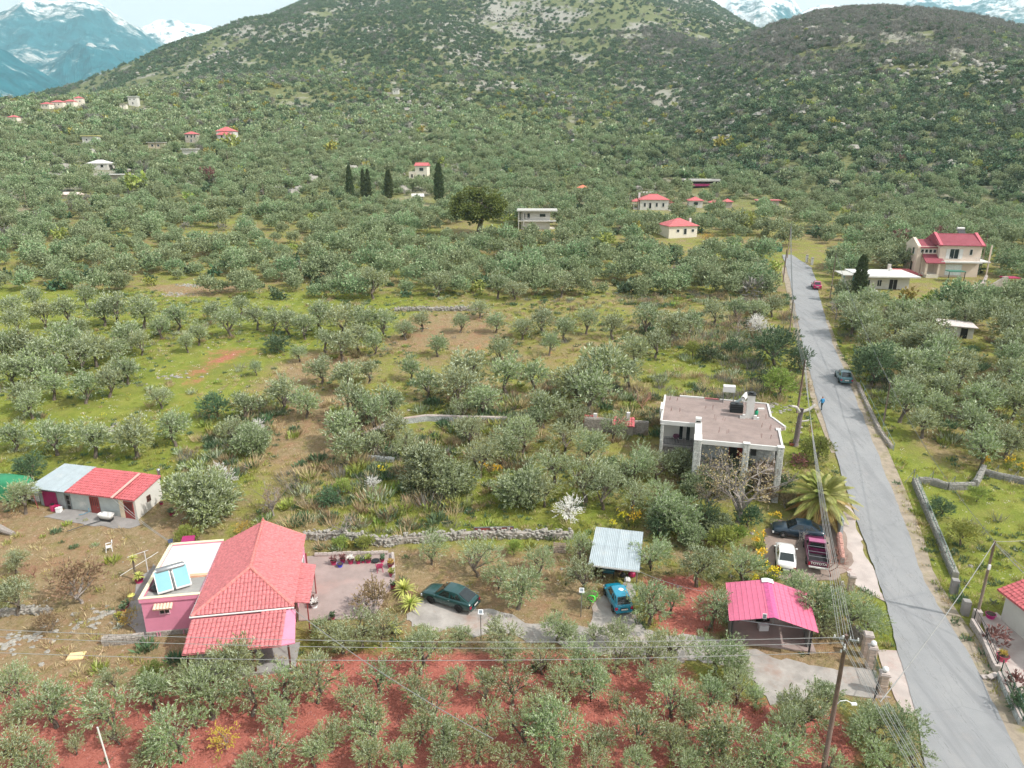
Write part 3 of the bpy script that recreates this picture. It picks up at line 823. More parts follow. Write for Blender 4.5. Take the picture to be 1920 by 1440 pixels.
# ------------------------------------------------------------------ scattering of what nobody could count
def scatter(name, label, cat, pts, scl, idx, protos, zsc=None, seed=0):
    """one object of kind stuff: every point carries one of the prototype meshes"""
    g = np.random.default_rng(seed); n = len(pts)
    me = bpy.data.meshes.new(name)
    me.vertices.add(n); me.vertices.foreach_set('co', np.ascontiguousarray(pts, dtype=np.float32).ravel())
    for k, typ, arr in (('scl', 'FLOAT', scl), ('rot', 'FLOAT', g.random(n) * 6.283), ('idx', 'INT', idx)):
        at = me.attributes.new(k, typ, 'POINT'); at.data.foreach_set('value', np.ascontiguousarray(arr, dtype=np.float32 if typ == 'FLOAT' else np.int32))
    me.update()
    cl = bpy.data.collections.new(name + '_kinds')
    for i, pm in enumerate(protos):
        cl.objects.link(bpy.data.objects.new('%s_kind_%02d' % (name, i), pm))
    ng = bpy.data.node_groups.new(name, 'GeometryNodeTree')
    ng.interface.new_socket('Geometry', in_out='INPUT', socket_type='NodeSocketGeometry')
    ng.interface.new_socket('Geometry', in_out='OUTPUT', socket_type='NodeSocketGeometry')
    N, L = ng.nodes, ng.links
    gi, go = N.new('NodeGroupInput'), N.new('NodeGroupOutput')
    ci = N.new('GeometryNodeCollectionInfo'); ci.inputs[0].default_value = cl; ci.inputs[1].default_value = True; ci.inputs[2].default_value = True
    ip = N.new('GeometryNodeInstanceOnPoints')
    def attr(nm, dt):
        a = N.new('GeometryNodeInputNamedAttribute'); a.data_type = dt; a.inputs[0].default_value = nm
        return a.outputs[0]
    L.new(gi.outputs[0], ip.inputs['Points']); L.new(ci.outputs[0], ip.inputs['Instance'])
    ip.inputs['Pick Instance'].default_value = True
    L.new(attr('idx', 'INT'), ip.inputs['Instance Index'])
    cx = N.new('ShaderNodeCombineXYZ'); L.new(attr('rot', 'FLOAT'), cx.inputs[2]); L.new(cx.outputs[0], ip.inputs['Rotation'])
    L.new(attr('scl', 'FLOAT'), ip.inputs['Scale'])
    L.new(ip.outputs[0], go.inputs[0])
    o = link(name, me, kind='stuff')
    tag(o, label, cat)
    md = o.modifiers.new('scatter', 'NODES'); md.node_group = ng
    return o
# ------------------------------------------------------------------ where plants may not stand
def in_any(x, y, polys, grow=0.0):
    m = np.zeros(np.shape(x), bool)
    for p in polys: m |= poly_sd(x, y, p) > -grow
    return m

# ground points of the distant houses: (u, v) of the foot of the middle of the front
FAR = dict(h1=(1280, 446), h2=(1226, 394), h3=(1304, 390), h3b=(1338, 390), h3c=(1364, 390), h4=(1004, 430), h5=(790, 336), h6=(424, 270), h7=(359, 268), h8=(168, 271),
           h9=(184, 318), h10=(355, 290), h11=(220, 336), h12=(131, 374), h13=(250, 199), h14=(231, 204), v1=(85, 204), v2=(108, 202), v3=(130, 200), v4=(148, 198),
           h16=(742, 177), h17=(1318, 352), h17b=(1279, 347), h18=(292, 279), h19=(24, 227), h20=(784, 376), h21=(1093, 362), h22=(1214, 371), h24=(1440, 384))
FARP = {k: G(*v) for k, v in FAR.items()}
CLEAR = [(p.x, p.y, 7.0) for p in FARP.values()]
CLEAR += [(FARP['h4'].x, FARP['h4'].y - 6, 9), (FARP['h1'].x, FARP['h1'].y - 5, 8), (FARP['h2'].x, FARP['h2'].y - 6, 8), (FARP['h5'].x, FARP['h5'].y - 8, 7), (FARP['h6'].x, FARP['h6'].y - 6, 8)]
for u, v, r in ((1655, 545, 11), (1690, 550, 8), (1620, 548, 7), (1775, 530, 12), (1740, 530, 8), (1820, 535, 9), (1860, 540, 9), (1890, 545, 6), (1795, 640, 5), (1790, 660, 4.5), (1805, 662, 4.5), (1798, 680, 4), (1640, 570, 4), (1665, 572, 5), (1690, 572, 5), (1830, 655, 3), (1905, 545, 7),
                (900, 425, 9), (880, 440, 6), (930, 438, 6), (820, 385, 4), (730, 378, 3), (690, 378, 4), (660, 380, 3), (760, 375, 6), (590, 380, 6), (350, 545, 7), (385, 530, 6), (810, 578, 6), (760, 578, 5), (840, 578, 5)):
    p_ = G(u, v); CLEAR.append((p_.x, p_.y, r))
for k_, p_ in FARP.items():                      # open ground in front of each house, towards the viewer
    d_ = Vector((p_.x, p_.y)).normalized(); w_ = 13 if k_ in ('h2', 'h4', 'h1', 'h17') else 8
    for s_ in ((5,) if k_ in ('h3', 'h3b', 'h3c', 'h24', 'h17', 'h17b', 'h21', 'h22', 'h11', 'h12') else (5, 9, 13)): CLEAR.append((p_.x - d_.x * s_, p_.y - d_.y * s_, w_ * .5))
CA = np.array(CLEAR)
def cleared(x, y, grow=0.0):
    m = np.zeros(len(x), bool)
    for a, b, r in CLEAR: m |= (x - a) ** 2 + (y - b) ** 2 < (r + grow) ** 2
    return m

HAND = gpoly([(-160, 546), (120, 556), (300, 548), (640, 568), (900, 566), (1180, 560), (1340, 560), (1482, 560), (1560, 560), (1610, 700), (1700, 880), (1730, 900), (1960, 880), (2100, 1440), (-400, 1440)])

# ------------------------------------------------------------------ named plants (crown centre in the photograph, crown radius in its pixels)
OL0 = [(20, 1290, 36), (95, 1318, 46), (30, 1338, 26), (198, 1330, 54), (210, 1276, 30), (285, 1288, 40), (390, 1296, 52), (358, 1264, 34), (437, 1246, 48), (467, 1298, 44), (536, 1275, 44), (330, 1380, 52), (280, 1410, 30),
       (219, 1372, 24), (365, 1340, 26), (525, 1340, 30), (513, 1400, 40), (20, 1400, 45), (467, 1436, 26), (62, 1425, 34), (592, 1274, 44), (787, 1217, 46), (712, 1263, 36), (691, 1336, 40), (658, 1302, 30), (702, 1362, 38),
       (780, 1292, 32), (815, 1318, 38), (857, 1267, 26), (907, 1284, 30), (960, 1281, 40), (787, 1362, 30), (833, 1380, 40), (910, 1352, 38), (1020, 1317, 38), (1042, 1362, 56), (896, 1402, 30), (985, 1359, 38), (1063, 1281, 34),
       (1109, 1281, 34), (751, 1419, 30), (833, 1420, 30), (691, 1412, 34), (617, 1376, 34), (588, 1408, 30), (942, 1189, 38), (860, 1192, 22), (950, 1224, 34), (794, 1192, 24), (1017, 1235, 28), (1045, 1174, 28), (1068, 1189, 24),
       (1091, 1238, 38), (1155, 1224, 38), (1215, 1217, 38), (1158, 1309, 22), (1201, 1362, 44), (1229, 1267, 30), (1162, 1189, 24), (1116, 1182, 20), (808, 1026, 30), (896, 1040, 38), (971, 1097, 42), (935, 1080, 25), (1010, 1047, 26),
       (1088, 1027, 25), (1091, 1075, 36), (1222, 1033, 34), (1219, 1132, 38), (1105, 1121, 19), (677, 1174, 38), (606, 1174, 28), (712, 1176, 34), (641, 1190, 34), (1258, 1121, 28), (1336, 1139, 34), (1261, 1203, 34), (1346, 1217, 42),
       (1382, 1252, 28), (1336, 1302, 34), (1382, 1288, 32), (1417, 1302, 24), (1261, 1302, 42), (1254, 1256, 25), (1290, 1334, 30), (1357, 1369, 52), (1330, 1400, 40), (1261, 1387, 34), (1286, 1426, 30), (1470, 1405, 46), (1481, 1369, 38),
       (1440, 1420, 40), (1516, 1330, 46), (1548, 1309, 34), (1488, 1330, 34), (1640, 1369, 42), (1693, 1362, 42), (1658, 1415, 42), (1711, 1415, 38), (1630, 1334, 28), (1499, 1097, 32), (1530, 1132, 42), (1601, 1148, 40), (1545, 1167, 30),
       (1630, 1160, 30), (1311, 1054, 42), (1396, 1054, 36), (1040, 1420, 34), (960, 1415, 32), (1120, 1385, 32), (1110, 1430, 34), (1200, 1430, 30), (140, 1395, 20), (1380, 1430, 34), (1560, 1425, 28),
       (25, 1050, 24), (90, 905, 10), (25, 1115, 36), (40, 930, 30)]
OL1 = [(22, 814, 28), (100, 814, 34), (172, 817, 36), (250, 814, 38), (325, 802, 30), (40, 737, 29), (95, 717, 28), (155, 724, 28), (200, 714, 26), (235, 692, 24), (55, 757, 24), (40, 642, 34), (85, 662, 34), (120, 642, 34), (60, 690, 30),
       (10, 652, 30), (20, 692, 30), (100, 690, 26), (150, 667, 30), (175, 652, 30), (215, 652, 22), (227, 690, 22), (300, 742, 20), (460, 757, 28), (525, 737, 31), (572, 752, 29), (600, 692, 25), (650, 702, 30), (690, 692, 22), (660, 752, 34),
       (700, 772, 30), (642, 802, 34), (650, 832, 34), (730, 752, 30), (430, 802, 22), (215, 577, 27), (330, 592, 25), (370, 622, 21), (350, 642, 16), (430, 602, 25), (480, 592, 22), (510, 597, 20), (540, 602, 22), (570, 607, 24), (600, 592, 25),
       (640, 597, 28), (680, 602, 25), (720, 600, 26), (265, 582, 29), (190, 582, 25), (120, 582, 25), (240, 622, 27), (262, 642, 20), (640, 642, 29), (672, 632, 25), (760, 617, 17), (790, 600, 18), (862, 602, 18), (880, 692, 42), (858, 722, 38),
       (905, 742, 30), (950, 702, 34), (940, 655, 24), (820, 645, 20), (1000, 705, 28), (1130, 692, 50), (1080, 722, 38), (1190, 652, 30), (1230, 642, 25), (1262, 612, 32), (1292, 602, 26), (1020, 762, 34), (1112, 737, 42), (560, 660, 16),
       (30, 600, 25), (80, 590, 22), (145, 610, 20), (10, 570, 24), (300, 612, 20), (400, 580, 20), (450, 570, 18), (1180, 700, 26), (1215, 600, 24), (980, 610, 22), (1020, 600, 24), (1060, 615, 22), (1100, 600, 22), (1150, 610, 22), (930, 600, 20),
       (1340, 585, 22), (1380, 575, 20), (1420, 580, 20), (1450, 570, 20), (60, 560, 20), (160, 555, 20), (900, 575, 18), (1030, 645, 18), (700, 645, 20), (610, 640, 20), (770, 690, 20), (800, 720, 26), (480, 690, 12), (740, 800, 26), (700, 830, 24)]
BUSH = [(375, 922, 62, 'bush', 0, 'large rounded grey-green bush beside the red-roofed outbuilding', 'bush'), (800, 868, 52, 'bush', 0, 'big silvery shrub mass at the top left of the weedy meadow', 'shrub'),
        (848, 892, 40, 'bush', 0, 'silvery wind-combed shrub behind yellow flowers at meadow edge', 'shrub'), (975, 907, 44, 'bush', 0, 'round blue-green olive bush left of the white-blossomed tree', 'bush'),
        (1265, 957, 46, 'bush', 0, 'tall dense grey-green olive bush behind the corrugated shed', 'bush'), (515, 637, 26, 'bush', 1, 'lone dense round bush in the open red-earth clearing', 'bush'),
        (405, 760, 29, 'dark', 0, 'dark blue-green bushy tree at the clearing edge', 'tree'), (55, 878, 30, 'dark', 0, 'dark low bush beside the green tarpaulin', 'bush'), (1455, 650, 44, 'dark', 0, 'large dark round tree left of the road bend', 'tree'),
        (1500, 675, 24, 'dark', 0, 'dark shrub leaning over the road edge above the pole', 'shrub'), (1445, 700, 22, 'bush', 1, 'low shrub under the large dark roadside tree', 'shrub'),
        (1463, 718, 31, 'lime', 0, 'yellow-green leafy tree behind the flat-roofed stone house', 'tree'), (1533, 842, 32, 'pine', 0, 'rounded dense pine bush between stone house and road', 'bush'),
        (1638, 685, 42, 'dark', 0, 'large dark leafy tree beside the parked roadside car', 'tree'), (1352, 868, 36, 'bush', 0, 'green olive bush growing against the stone house front', 'bush'),
        (1290, 835, 20, 'dark', 0, 'dark bush by the white basement door', 'bush'), (640, 912, 17, 'lime', 0, 'small yellow-green shrub on the weedy slope', 'shrub'), (964, 1026, 17, 'lime', 0, 'small bright yellow-green bush at the dry stone wall', 'bush'),
        (350, 1003, 22, 'lime', 0, 'bright green clipped bush behind the pink house', 'bush'), (1357, 1012, 29, 'lime', 0, 'light green shrub above the parking yard', 'shrub'),
        (698, 1121, 40, 'brown', 0, 'brown-leaved shrub at the patio edge', 'shrub'), (145, 1090, 50, 'brown', 0, 'brown bushy fruit tree in the yard by the pink house', 'tree'), (90, 1165, 26, 'brown', 0, 'small dull shrub over the rubble wall in the yard', 'shrub'),
        (420, 1378, 33, 'orange', 0, 'thin yellow-leaved fruit tree on red soil', 'tree'), (510, 938, 34, 'leafless', 0, 'bare ochre-tinged tree behind the pink house', 'tree'), (455, 990, 18, 'orange', 0, 'small orange-leaved shrub behind the tiled roof', 'shrub'),
        (1385, 925, 74, 'leafless', 0, 'large bare spreading tree with yellow flecks before the stone house', 'tree'), (640, 985, 30, 'bareplain', 0, 'slim bare tree standing by the dry stone wall', 'tree'), (60, 1060, 28, 'barered', 0, 'bare reddish shrub in the brown yard', 'shrub'),
        (1062, 952, 32, 'white', 0, 'white-blossomed tree in the meadow above the shed', 'tree'), (470, 818, 34, 'bush', 0, 'grey shrub with a blossoming top at the meadow edge', 'shrub'), (478, 800, 18, 'white', 0, 'white blossom sprays over the grey meadow shrub', 'tree'),
        (700, 905, 15, 'white', 0, 'pale blossoming tree on the weedy slope', 'tree'), (420, 890, 26, 'white', 0, 'white blossom branches behind the big round bush', 'tree'), (1430, 612, 22, 'white', 0, 'white-blossomed tree near the road bend', 'tree'),
        (1415, 600, 16, 'white', 0, 'smaller white blossom shrub near the road bend', 'shrub'), (1390, 600, 34, 'greyleaf', 0, 'grey brushwood thicket near the road bend', 'shrub'), (575, 935, 22, 'greyleaf', 0, 'grey leafless shrub on the weedy slope', 'shrub'),
        (615, 925, 24, 'bush', 1, 'low grey-green shrub right of the bare ochre tree', 'shrub'), (1325, 968, 27, 'dark', 0, 'dark green bush under the bare spreading tree', 'bush'), (1330, 655, 24, 'bush', 1, 'round scrub bush in the field behind the stone house', 'bush'),
        (1375, 645, 22, 'bush', 1, 'second round scrub bush in the field behind the stone house', 'bush'), (1300, 655, 18, 'lime', 0, 'yellowish shrub in the field behind the stone house', 'shrub'), (1155, 690, 18, 'barered', 0, 'bare reddish shrub beyond the walled garden', 'shrub'),
        (1205, 745, 30, 'barered', 0, 'bare reddish bush left of the flat roof', 'shrub'), (1522, 800, 22, 'barered', 0, 'bare reddish twigs beside the pollarded trunk', 'shrub'), (1562, 1045, 44, 'barered', 0, 'bare fan-shaped reddish shrub beside the pickup truck', 'shrub'),
        (1768, 950, 21, 'dark', 0, 'dark rounded shrub in the walled lawn', 'shrub'), (1806, 1000, 30, 'lime', 0, 'yellow-green umbrella-shaped small tree on the walled lawn', 'tree'), (1834, 925, 18, 'lime', 0, 'golden shrub in the corner of the walled lawn', 'shrub'),
        (1588, 610, 14, 'lime', 0, 'yellow-green citrus tree on the road verge', 'tree'), (1570, 580, 22, 'bareplain', 0, 'pale bare tree on the road verge', 'tree'), (1865, 605, 18, 'barered', 0, 'bare reddish dome-shaped tree right of the white shed', 'tree'),
        (555, 900, 20, 'greyleaf', 0, 'thin grey shrub left of the yellow-green shrub', 'shrub'), (1495, 1010, 18, 'bareplain', 0, 'bare brown twigs over the dark parked car', 'shrub'), (1900, 820, 40, 'greyleaf', 0, 'greyish leafless tree at the edge of the right-hand grove', 'tree'),
        (1318, 882, 24, 'dark', 0, 'dark shrub before the left corner pillar of the stone house', 'shrub'), (1300, 905, 26, 'bush', 0, 'grey-green shrub below the stone house corner', 'shrub'), (1345, 905, 26, 'bush', 0, 'olive shrub under the stone house veranda', 'shrub'), (1420, 872, 28, 'bush', 0, 'olive shrub against the middle veranda pillar', 'shrub'),
        (1328, 888, 36, 'bush', 0, 'broad olive bush hiding the left veranda pillar of the stone house', 'bush'), (1372, 880, 42, 'bush', 0, 'largest olive bush hiding the ground floor of the stone house', 'bush'), (1428, 890, 36, 'brown', 0, 'brown-green bush hiding the right half of the stone house front', 'bush'), (1275, 862, 30, 'bush', 0, 'olive bush beside the balcony wing of the stone house', 'bush'), (1462, 905, 24, 'dark', 0, 'dark bush under the right corner pillar of the stone house', 'bush'),
        (1445, 925, 22, 'brown', 0, 'brownish bush at the right corner of the stone house', 'bush'), (1405, 968, 26, 'dark', 0, 'dark low bush between bare tree and parked cars', 'bush'), (1352, 985, 26, 'bush', 0, 'grey-green bush above the light green shrub', 'bush'), (1300, 1002, 26, 'bush', 0, 'grey bush right of the corrugated shed roof', 'bush'),
        (1240, 985, 26, 'dark', 0, 'dark bush close behind the corrugated shed', 'bush'), (1380, 1000, 20, 'lime', 0, 'light green bush left of the parking yard corner', 'bush'), (1475, 935, 20, 'brown', 0, 'brown undergrowth bush beside the palm', 'bush'), (1440, 900, 36, 'leafless', 0, 'smaller bare tree right of the large bare spreading tree', 'tree'), (1330, 935, 30, 'leafless', 0, 'smaller bare tree left of the large bare spreading tree', 'tree')]
CENTRE = [(1040, 862, 38), (1100, 892, 44), (1133, 912, 38), (1160, 882, 34), (1190, 872, 34), (1230, 872, 32), (900, 852, 38), (940, 832, 34), (980, 812, 34), (880, 802, 30), (1060, 812, 34), (1010, 782, 24), (1022, 912, 34), (1187, 932, 32), (1105, 840, 34), (1150, 800, 26), (870, 760, 24), (760, 830, 26), (1240, 920, 28), (1080, 775, 26)]

OLIVES = []
def place(u, v, rpx, zc=2.5):
    dz = 2.0
    for _ in range(3):
        p = G(u, v, dz); s = rpx * depth_of((p.x, p.y, p.z + dz)) / FPX / 2.0
        dz = zc * s
    return Vector((p.x, p.y, float(H(p.x, p.y)) - .03)), s

for lod, L_ in ((0, OL0), (1, OL1), (0, CENTRE)):
    for u, v, r in L_:
        p, s = place(u, v, r)
        OLIVES.append((p, s * 1.08, lod))

for u, v, r, k, lod, lab, cat in BUSH:
    p, s = place(u, v, r, 1.9)
    nm = {'bush': 'bush', 'shrub': 'shrub', 'tree': 'tree'}[cat]
    if k == 'white': nm = 'blossom_' + nm
    if k in ('leafless', 'bareplain', 'barered'): nm = 'bare_' + nm; s *= 1.4
    plant(k, lod, p, s, lab, cat, nm, 'shrubs and bushes' if cat != 'tree' else 'single trees')

# more olives in rows: the grove beyond the clearing and the one right of the road
gx, gy = np.meshgrid(np.arange(-330, 330, 4.9), np.arange(55, 420, 4.6))
gx = gx + (np.round((gy - 55) / 4.6) % 2) * 2.2
gx = (gx + rng.normal(0, .85, gx.shape)).ravel(); gy = (gy + rng.normal(0, .8, gy.shape)).ravel()
rr = np.hypot(gx, gy); an = np.arctan2(gx, gy)
okm = (np.abs(an) < R(40)) & (rr < 400) & ~in_any(gx, gy, [HAND]) & ~in_any(gx, gy, [ROADPOLY], 2.6) & ~cleared(gx, gy)
wb_, wc_ = hill_weights(gx, gy)
okm &= rng.random(len(gx)) > wc_ * .8
thin = fbm(gx / 38, gy / 38, 77, 3)
okm &= ~((thin > .67) & (rng.random(len(gx)) < .6))
gx, gy = gx[okm], gy[okm]
far_pts = np.stack([gx, gy, H(gx, gy)], 1)
order = np.argsort(np.hypot(gx, gy))
far_pts = far_pts[order]
n_ind = max(0, 300 - len(OLIVES))
rightgrove = far_pts[:, 0] > 40
for i in range(n_ind):
    p = far_pts[i]
    OLIVES.append((Vector(p), rnd.uniform(1.0, 1.4), 1))
far_pts = far_pts[n_ind:]

# ------------------------------------------------------------------ labels for the olives: by look, ground and the landmark each stands next to
MARKS = [('the pink tiled house', (460, 1200)), ('the red-roofed outbuilding', (180, 970)), ('the green saloon car', (840, 1145)), ('the turquoise hatchback', (1165, 1155)), ('the grey corrugated shed', (1150, 1090)),
         ('the pink carport', (1450, 1215)), ('the stone gate pillars', (1635, 1260)), ('the big utility pole', (1545, 1438)), ('the white parked car', (1475, 1075)), ('the flat-roofed stone house', (1380, 900)),
         ('the patio with pots', (650, 1110)), ('the solar lamp near the green car', (903, 1200)), ('the solar lamp by the shed', (1090, 1157)), ('the white post at lower left', (135, 1436)), ('the yellow-leaved fruit tree', (425, 1410)),
         ('the ochre hatch cover', (143, 1240)), ('the red earth clearing', (400, 700)), ('the lone round bush', (515, 660)), ('the dark bushy tree', (405, 795)), ('the white-blossomed tree', (1062, 975)),
         ('the walled garden enclosure', (760, 800)), ('the big round bush', (375, 975)), ('the palm tree', (1535, 955)), ('the roadside car', (1590, 722)), ('the white shed among olives', (1795, 640)),
         ('the low white house', (1655, 545)), ('the peach three-storey house', (1775, 525)), ('the walled lawn', (1800, 930)), ('the large dark roadside tree', (1455, 690)), ('the rubble bank in the grove', (810, 580)),
         ('the stone heap in the grove', (360, 540)), ('the left edge of the meadow', (10, 720)), ('the left edge of the grove', (10, 560)), ('the lower right red soil', (1300, 1420)), ('the lower middle red soil', (1000, 1400)),
         ('the lower left red soil', (300, 1430)), ('the orchard row in the middle', (640, 615)), ('the driveway bend', (1430, 1310)), ('the middle of the red soil', (850, 1300)), ('the grassy orchard at left', (170, 850)),
         ('the white flat-roofed villa', (1004, 440)), ('the umbrella pine', (900, 440)), ('the brown slope above the garden wall', (640, 740)), ('the road crest', (1480, 500))]
MARKP = np.array([G(*uv)[:2] for _, uv in MARKS])
ORD = ['closest', 'second closest', 'third closest', 'fourth closest', 'fifth closest', 'sixth closest', 'seventh closest', 'eighth closest', 'ninth closest', 'tenth closest', 'eleventh closest', 'twelfth closest', 'thirteenth closest',
       'fourteenth closest', 'fifteenth closest', 'sixteenth closest', 'seventeenth closest', 'eighteenth closest', 'nineteenth closest', 'twentieth closest']
OP = np.array([o[0][:2] for o in OLIVES])
D2 = np.linalg.norm(OP[:, None] - MARKP[None], axis=2)
nearest = D2.argmin(1)
rank = np.zeros(len(OLIVES), int)
for j in range(len(MARKS)):
    ii = np.where(nearest == j)[0]
    for k, i in enumerate(ii[np.argsort(D2[ii, j])]): rank[i] = k
redw = zone_weights(OP[:, 0], OP[:, 1], RED, 2.4)
for i, (p, s, lod) in enumerate(OLIVES):
    size = 'small' if s < .85 else ('broad' if s > 1.35 else 'mid-sized')
    soil = ' on red soil' if redw[i] > .6 else ''
    j = nearest[i]
    if rank[i] < len(ORD):
        lab = '%s olive tree%s, %s to %s' % (size, soil, ORD[rank[i]], MARKS[j][0])
        if len(lab.split()) > 16: lab = '%s olive tree, %s to %s' % (size, ORD[rank[i]], MARKS[j][0])
    else:
        lab = 'grey-green olive tree in the crowded grove around %s' % MARKS[j][0]
    plant('olive', lod, p, s, lab, 'olive tree', 'olive_tree', 'olive trees', zs=rnd.uniform(.88, 1.1))

# ------------------------------------------------------------------ the far grove and the wooded slopes
pr = [v[0] for v in VAR[('olive', 2)]] + [v[0] for v in VAR[('maquis', 4)]][:2] + [v[0] for v in VAR[('lime', 3)]][:1] + [v[0] for v in VAR[('bare', 3)]][:1]
pk = np.where(rng.random(len(far_pts)) < .86, rng.integers(0, 7, len(far_pts)), rng.choice([7, 8, 7, 8, 9, 10], len(far_pts)))
d_ = np.hypot(far_pts[:, 0], far_pts[:, 1])
scatter('olive_grove', 'dense olive grove covering the plain below the hills', 'olive grove', far_pts - [0, 0, .3], rng.uniform(.6, 1.5, len(far_pts)) * np.interp(d_, [100, 200, 400], [1.08, .98, .9]) * np.where(pk > 6, .75, 1), pk, pr)

def hill_points(step, r0, r1, a0, a1):
    """jittered points over a sector of the slopes"""
    n = int(.5 * (r1 * r1 - r0 * r0) * R(a1 - a0) / (step * step))
    r = np.sqrt(rng.random(n) * (r1 * r1 - r0 * r0) + r0 * r0); a = R(a0) + rng.random(n) * R(a1 - a0)
    return r * np.sin(a), r * np.cos(a), r, a

K3 = [v[0] for v in VAR[('maquis', 3)]] + [v[0] for v in VAR[('maquis', 4)]] + [v[0] for v in VAR[('olive', 3)]] + [v[0] for v in VAR[('bare', 3)]] + [v[0] for v in VAR[('yellow', 3)]] + [v[0] for v in VAR[('lime', 3)]] + [v[0] for v in VAR[('plum', 3)]]
I = dict(maq=(0, 5), oak=(5, 9), olive=(9, 14), bare=(14, 18), yel=(18, 20), lime=(20, 22), plum=(22, 24))
def pick(n, probs):
    ks = list(probs); pp = np.array([probs[k] for k in ks]); pp = pp / pp.sum()
    c = rng.choice(len(ks), n, p=pp); out = np.zeros(n, int)
    for i, k in enumerate(ks):
        m = c == i; out[m] = rng.integers(*I[k], m.sum())
    return out

PX, PS, PI_ = [], [], []
def add(x, y, s, i):
    PX.append(np.stack([x, y, H(x, y) - .25 * s], 1)); PS.append(s); PI_.append(i)
# middle slope: olives on terraces thinning into scrub
x, y, r, a = hill_points(3.7, 300, 720, -40, 40)
wb_, wc_ = hill_weights(x, y)
t = np.clip((r - 300) / 300 + (fbm(x / 60, y / 60, 5, 3) - .5) * 1.6, 0, 1)
open_ = fbm(x / 45, y / 45, 15, 3)
ok = (rng.random(len(x)) > wc_) & ~cleared(x, y, 1.0) & ((r > 400) | (rng.random(len(x)) < .35)) & ~((open_ > .63) & (rng.random(len(x)) < .75))
x, y, r, t = x[ok], y[ok], r[ok], t[ok]
i = np.where(rng.random(len(x)) < t, pick(len(x), dict(maq=5, oak=3, olive=1.6, bare=.8, yel=.32, lime=.2)), pick(len(x), dict(olive=7, maq=1.8, yel=.2, bare=.25, lime=.2)))
add(x, y, rng.uniform(.55, 1.15, len(x)) * np.where(i >= 9, 1.1, 1.0), i)
# right-hand hill
x, y, r, a = hill_points(3.3, 245, 900, 3, 42)
wb_, wc_ = hill_weights(x, y)
zz = H(x, y); el = (zz - CAM_Z) / r
hi = np.clip((el - .085) / .05 + (fbm(x / 70, y / 70, 25, 3) - .5) * 1.4, 0, 1)
open_ = fbm(x / 40, y / 40, 35, 3)
ok = (rng.random(len(x)) < wc_) & ~cleared(x, y, 1.0) & ~((open_ > .66) & (rng.random(len(x)) < .8))
x, y, r, hi = x[ok], y[ok], r[ok], hi[ok]
i = np.where(rng.random(len(x)) < hi, pick(len(x), dict(bare=7, maq=2.5, oak=2.2, plum=.02, yel=.08)), pick(len(x), dict(oak=6, maq=5, olive=1, bare=.8, yel=.1, lime=.12, plum=.01)))
add(x, y, rng.uniform(.6, 1.25, len(x)), i)
# main hill behind
x, y, r, a = hill_points(5.4, 690, 1760, -36, 24)
dens = fbm(x / 90, y / 160, 45, 4)
ok = (rng.random(len(x)) < np.clip(1.5 - (dens - .42) * 5, .18, 1.0)) & ((r > 860) | (a < R(14)))
x, y, r = x[ok], y[ok], r[ok]
i = pick(len(x), dict(maq=5, oak=5, bare=.5))
add(x, y, rng.uniform(.6, 1.5, len(x)), i)
PXa, PSa, PIa = np.concatenate(PX), np.concatenate(PS), np.concatenate(PI_)
scatter('hillside_woodland', 'evergreen scrub and bare woodland covering the hillsides', 'woodland', PXa, PSa, PIa, K3, seed=3)

# ------------------------------------------------------------------ grass, weeds and stones on the near ground
tufts = [tuft_mesh('tuft', i, LM['grass'], 22, .42, .3, .05) for i in range(3)] + [tuft_mesh('tuft', 10 + i, LM['straw'], 20, .5, .28, .045) for i in range(2)] + [tuft_mesh('weed', 20, LM['dark'], 30, .35, .35, .09)]
n = 52000
x = rng.uniform(-75, 75, n); y = 30 + 110 * rng.random(n) ** 1.25
keep = np.abs(np.arctan2(x, y)) < R(40)
x, y = x[keep], y[keep]
wr, wd, wg = zone_weights(x, y, RED, 2.4), zone_weights(x, y, DRY, 3.5), zone_weights(x, y, GRASS, 4)
patch = fbm(x / 6, y / 6, 55, 3)
PAVED = [gpoly(p) for p in ([(760, 1150), (800, 1120), (1130, 1110), (1200, 1180), (1640, 1255), (1655, 1310), (1450, 1325), (1080, 1216), (780, 1180)], [(560, 1046), (738, 1038), (740, 1092), (700, 1160), (560, 1165)], [(1432, 1020), (1450, 975), (1580, 985), (1600, 1060), (1560, 1090), (1440, 1086)],
                            [(260, 1110), (410, 1000), (570, 1000), (590, 1120), (550, 1230), (340, 1230), (270, 1200)], [(60, 905), (300, 890), (300, 990), (60, 960)], [(1372, 1130), (1500, 1140), (1530, 1225), (1372, 1205)], [(1590, 940), (1662, 1130), (1600, 1095), (1570, 985)],
                            [(1645, 1222), (1682, 1220), (1722, 1345), (1690, 1335)], [(1838, 1160), (1868, 1150), (1960, 1230), (1960, 1400), (1855, 1205)], [(1240, 760), (1480, 760), (1480, 910), (1300, 910)])]
ok = ~in_any(x, y, [ROADPOLY], .4) & ~in_any(x, y, PAVED, .1) & (rng.random(len(x)) < np.clip((patch - .38) * 4, .08, 1) * (1 - .93 * wr) * (1 - .6 * wd))
x, y, wd, wg = x[ok], y[ok], wd[ok], wg[ok]
ki = np.where(rng.random(len(x)) < .25 + .5 * wd - .2 * wg, rng.integers(3, 5, len(x)), np.where(rng.random(len(x)) < .22, 5, rng.integers(0, 3, len(x))))
scatter('grass_tufts', 'grass and weed tufts growing over the near ground', 'grass', np.stack([x, y, H(x, y) - .02], 1), rng.uniform(.35, 1.05, len(x)), ki, tufts, seed=5)

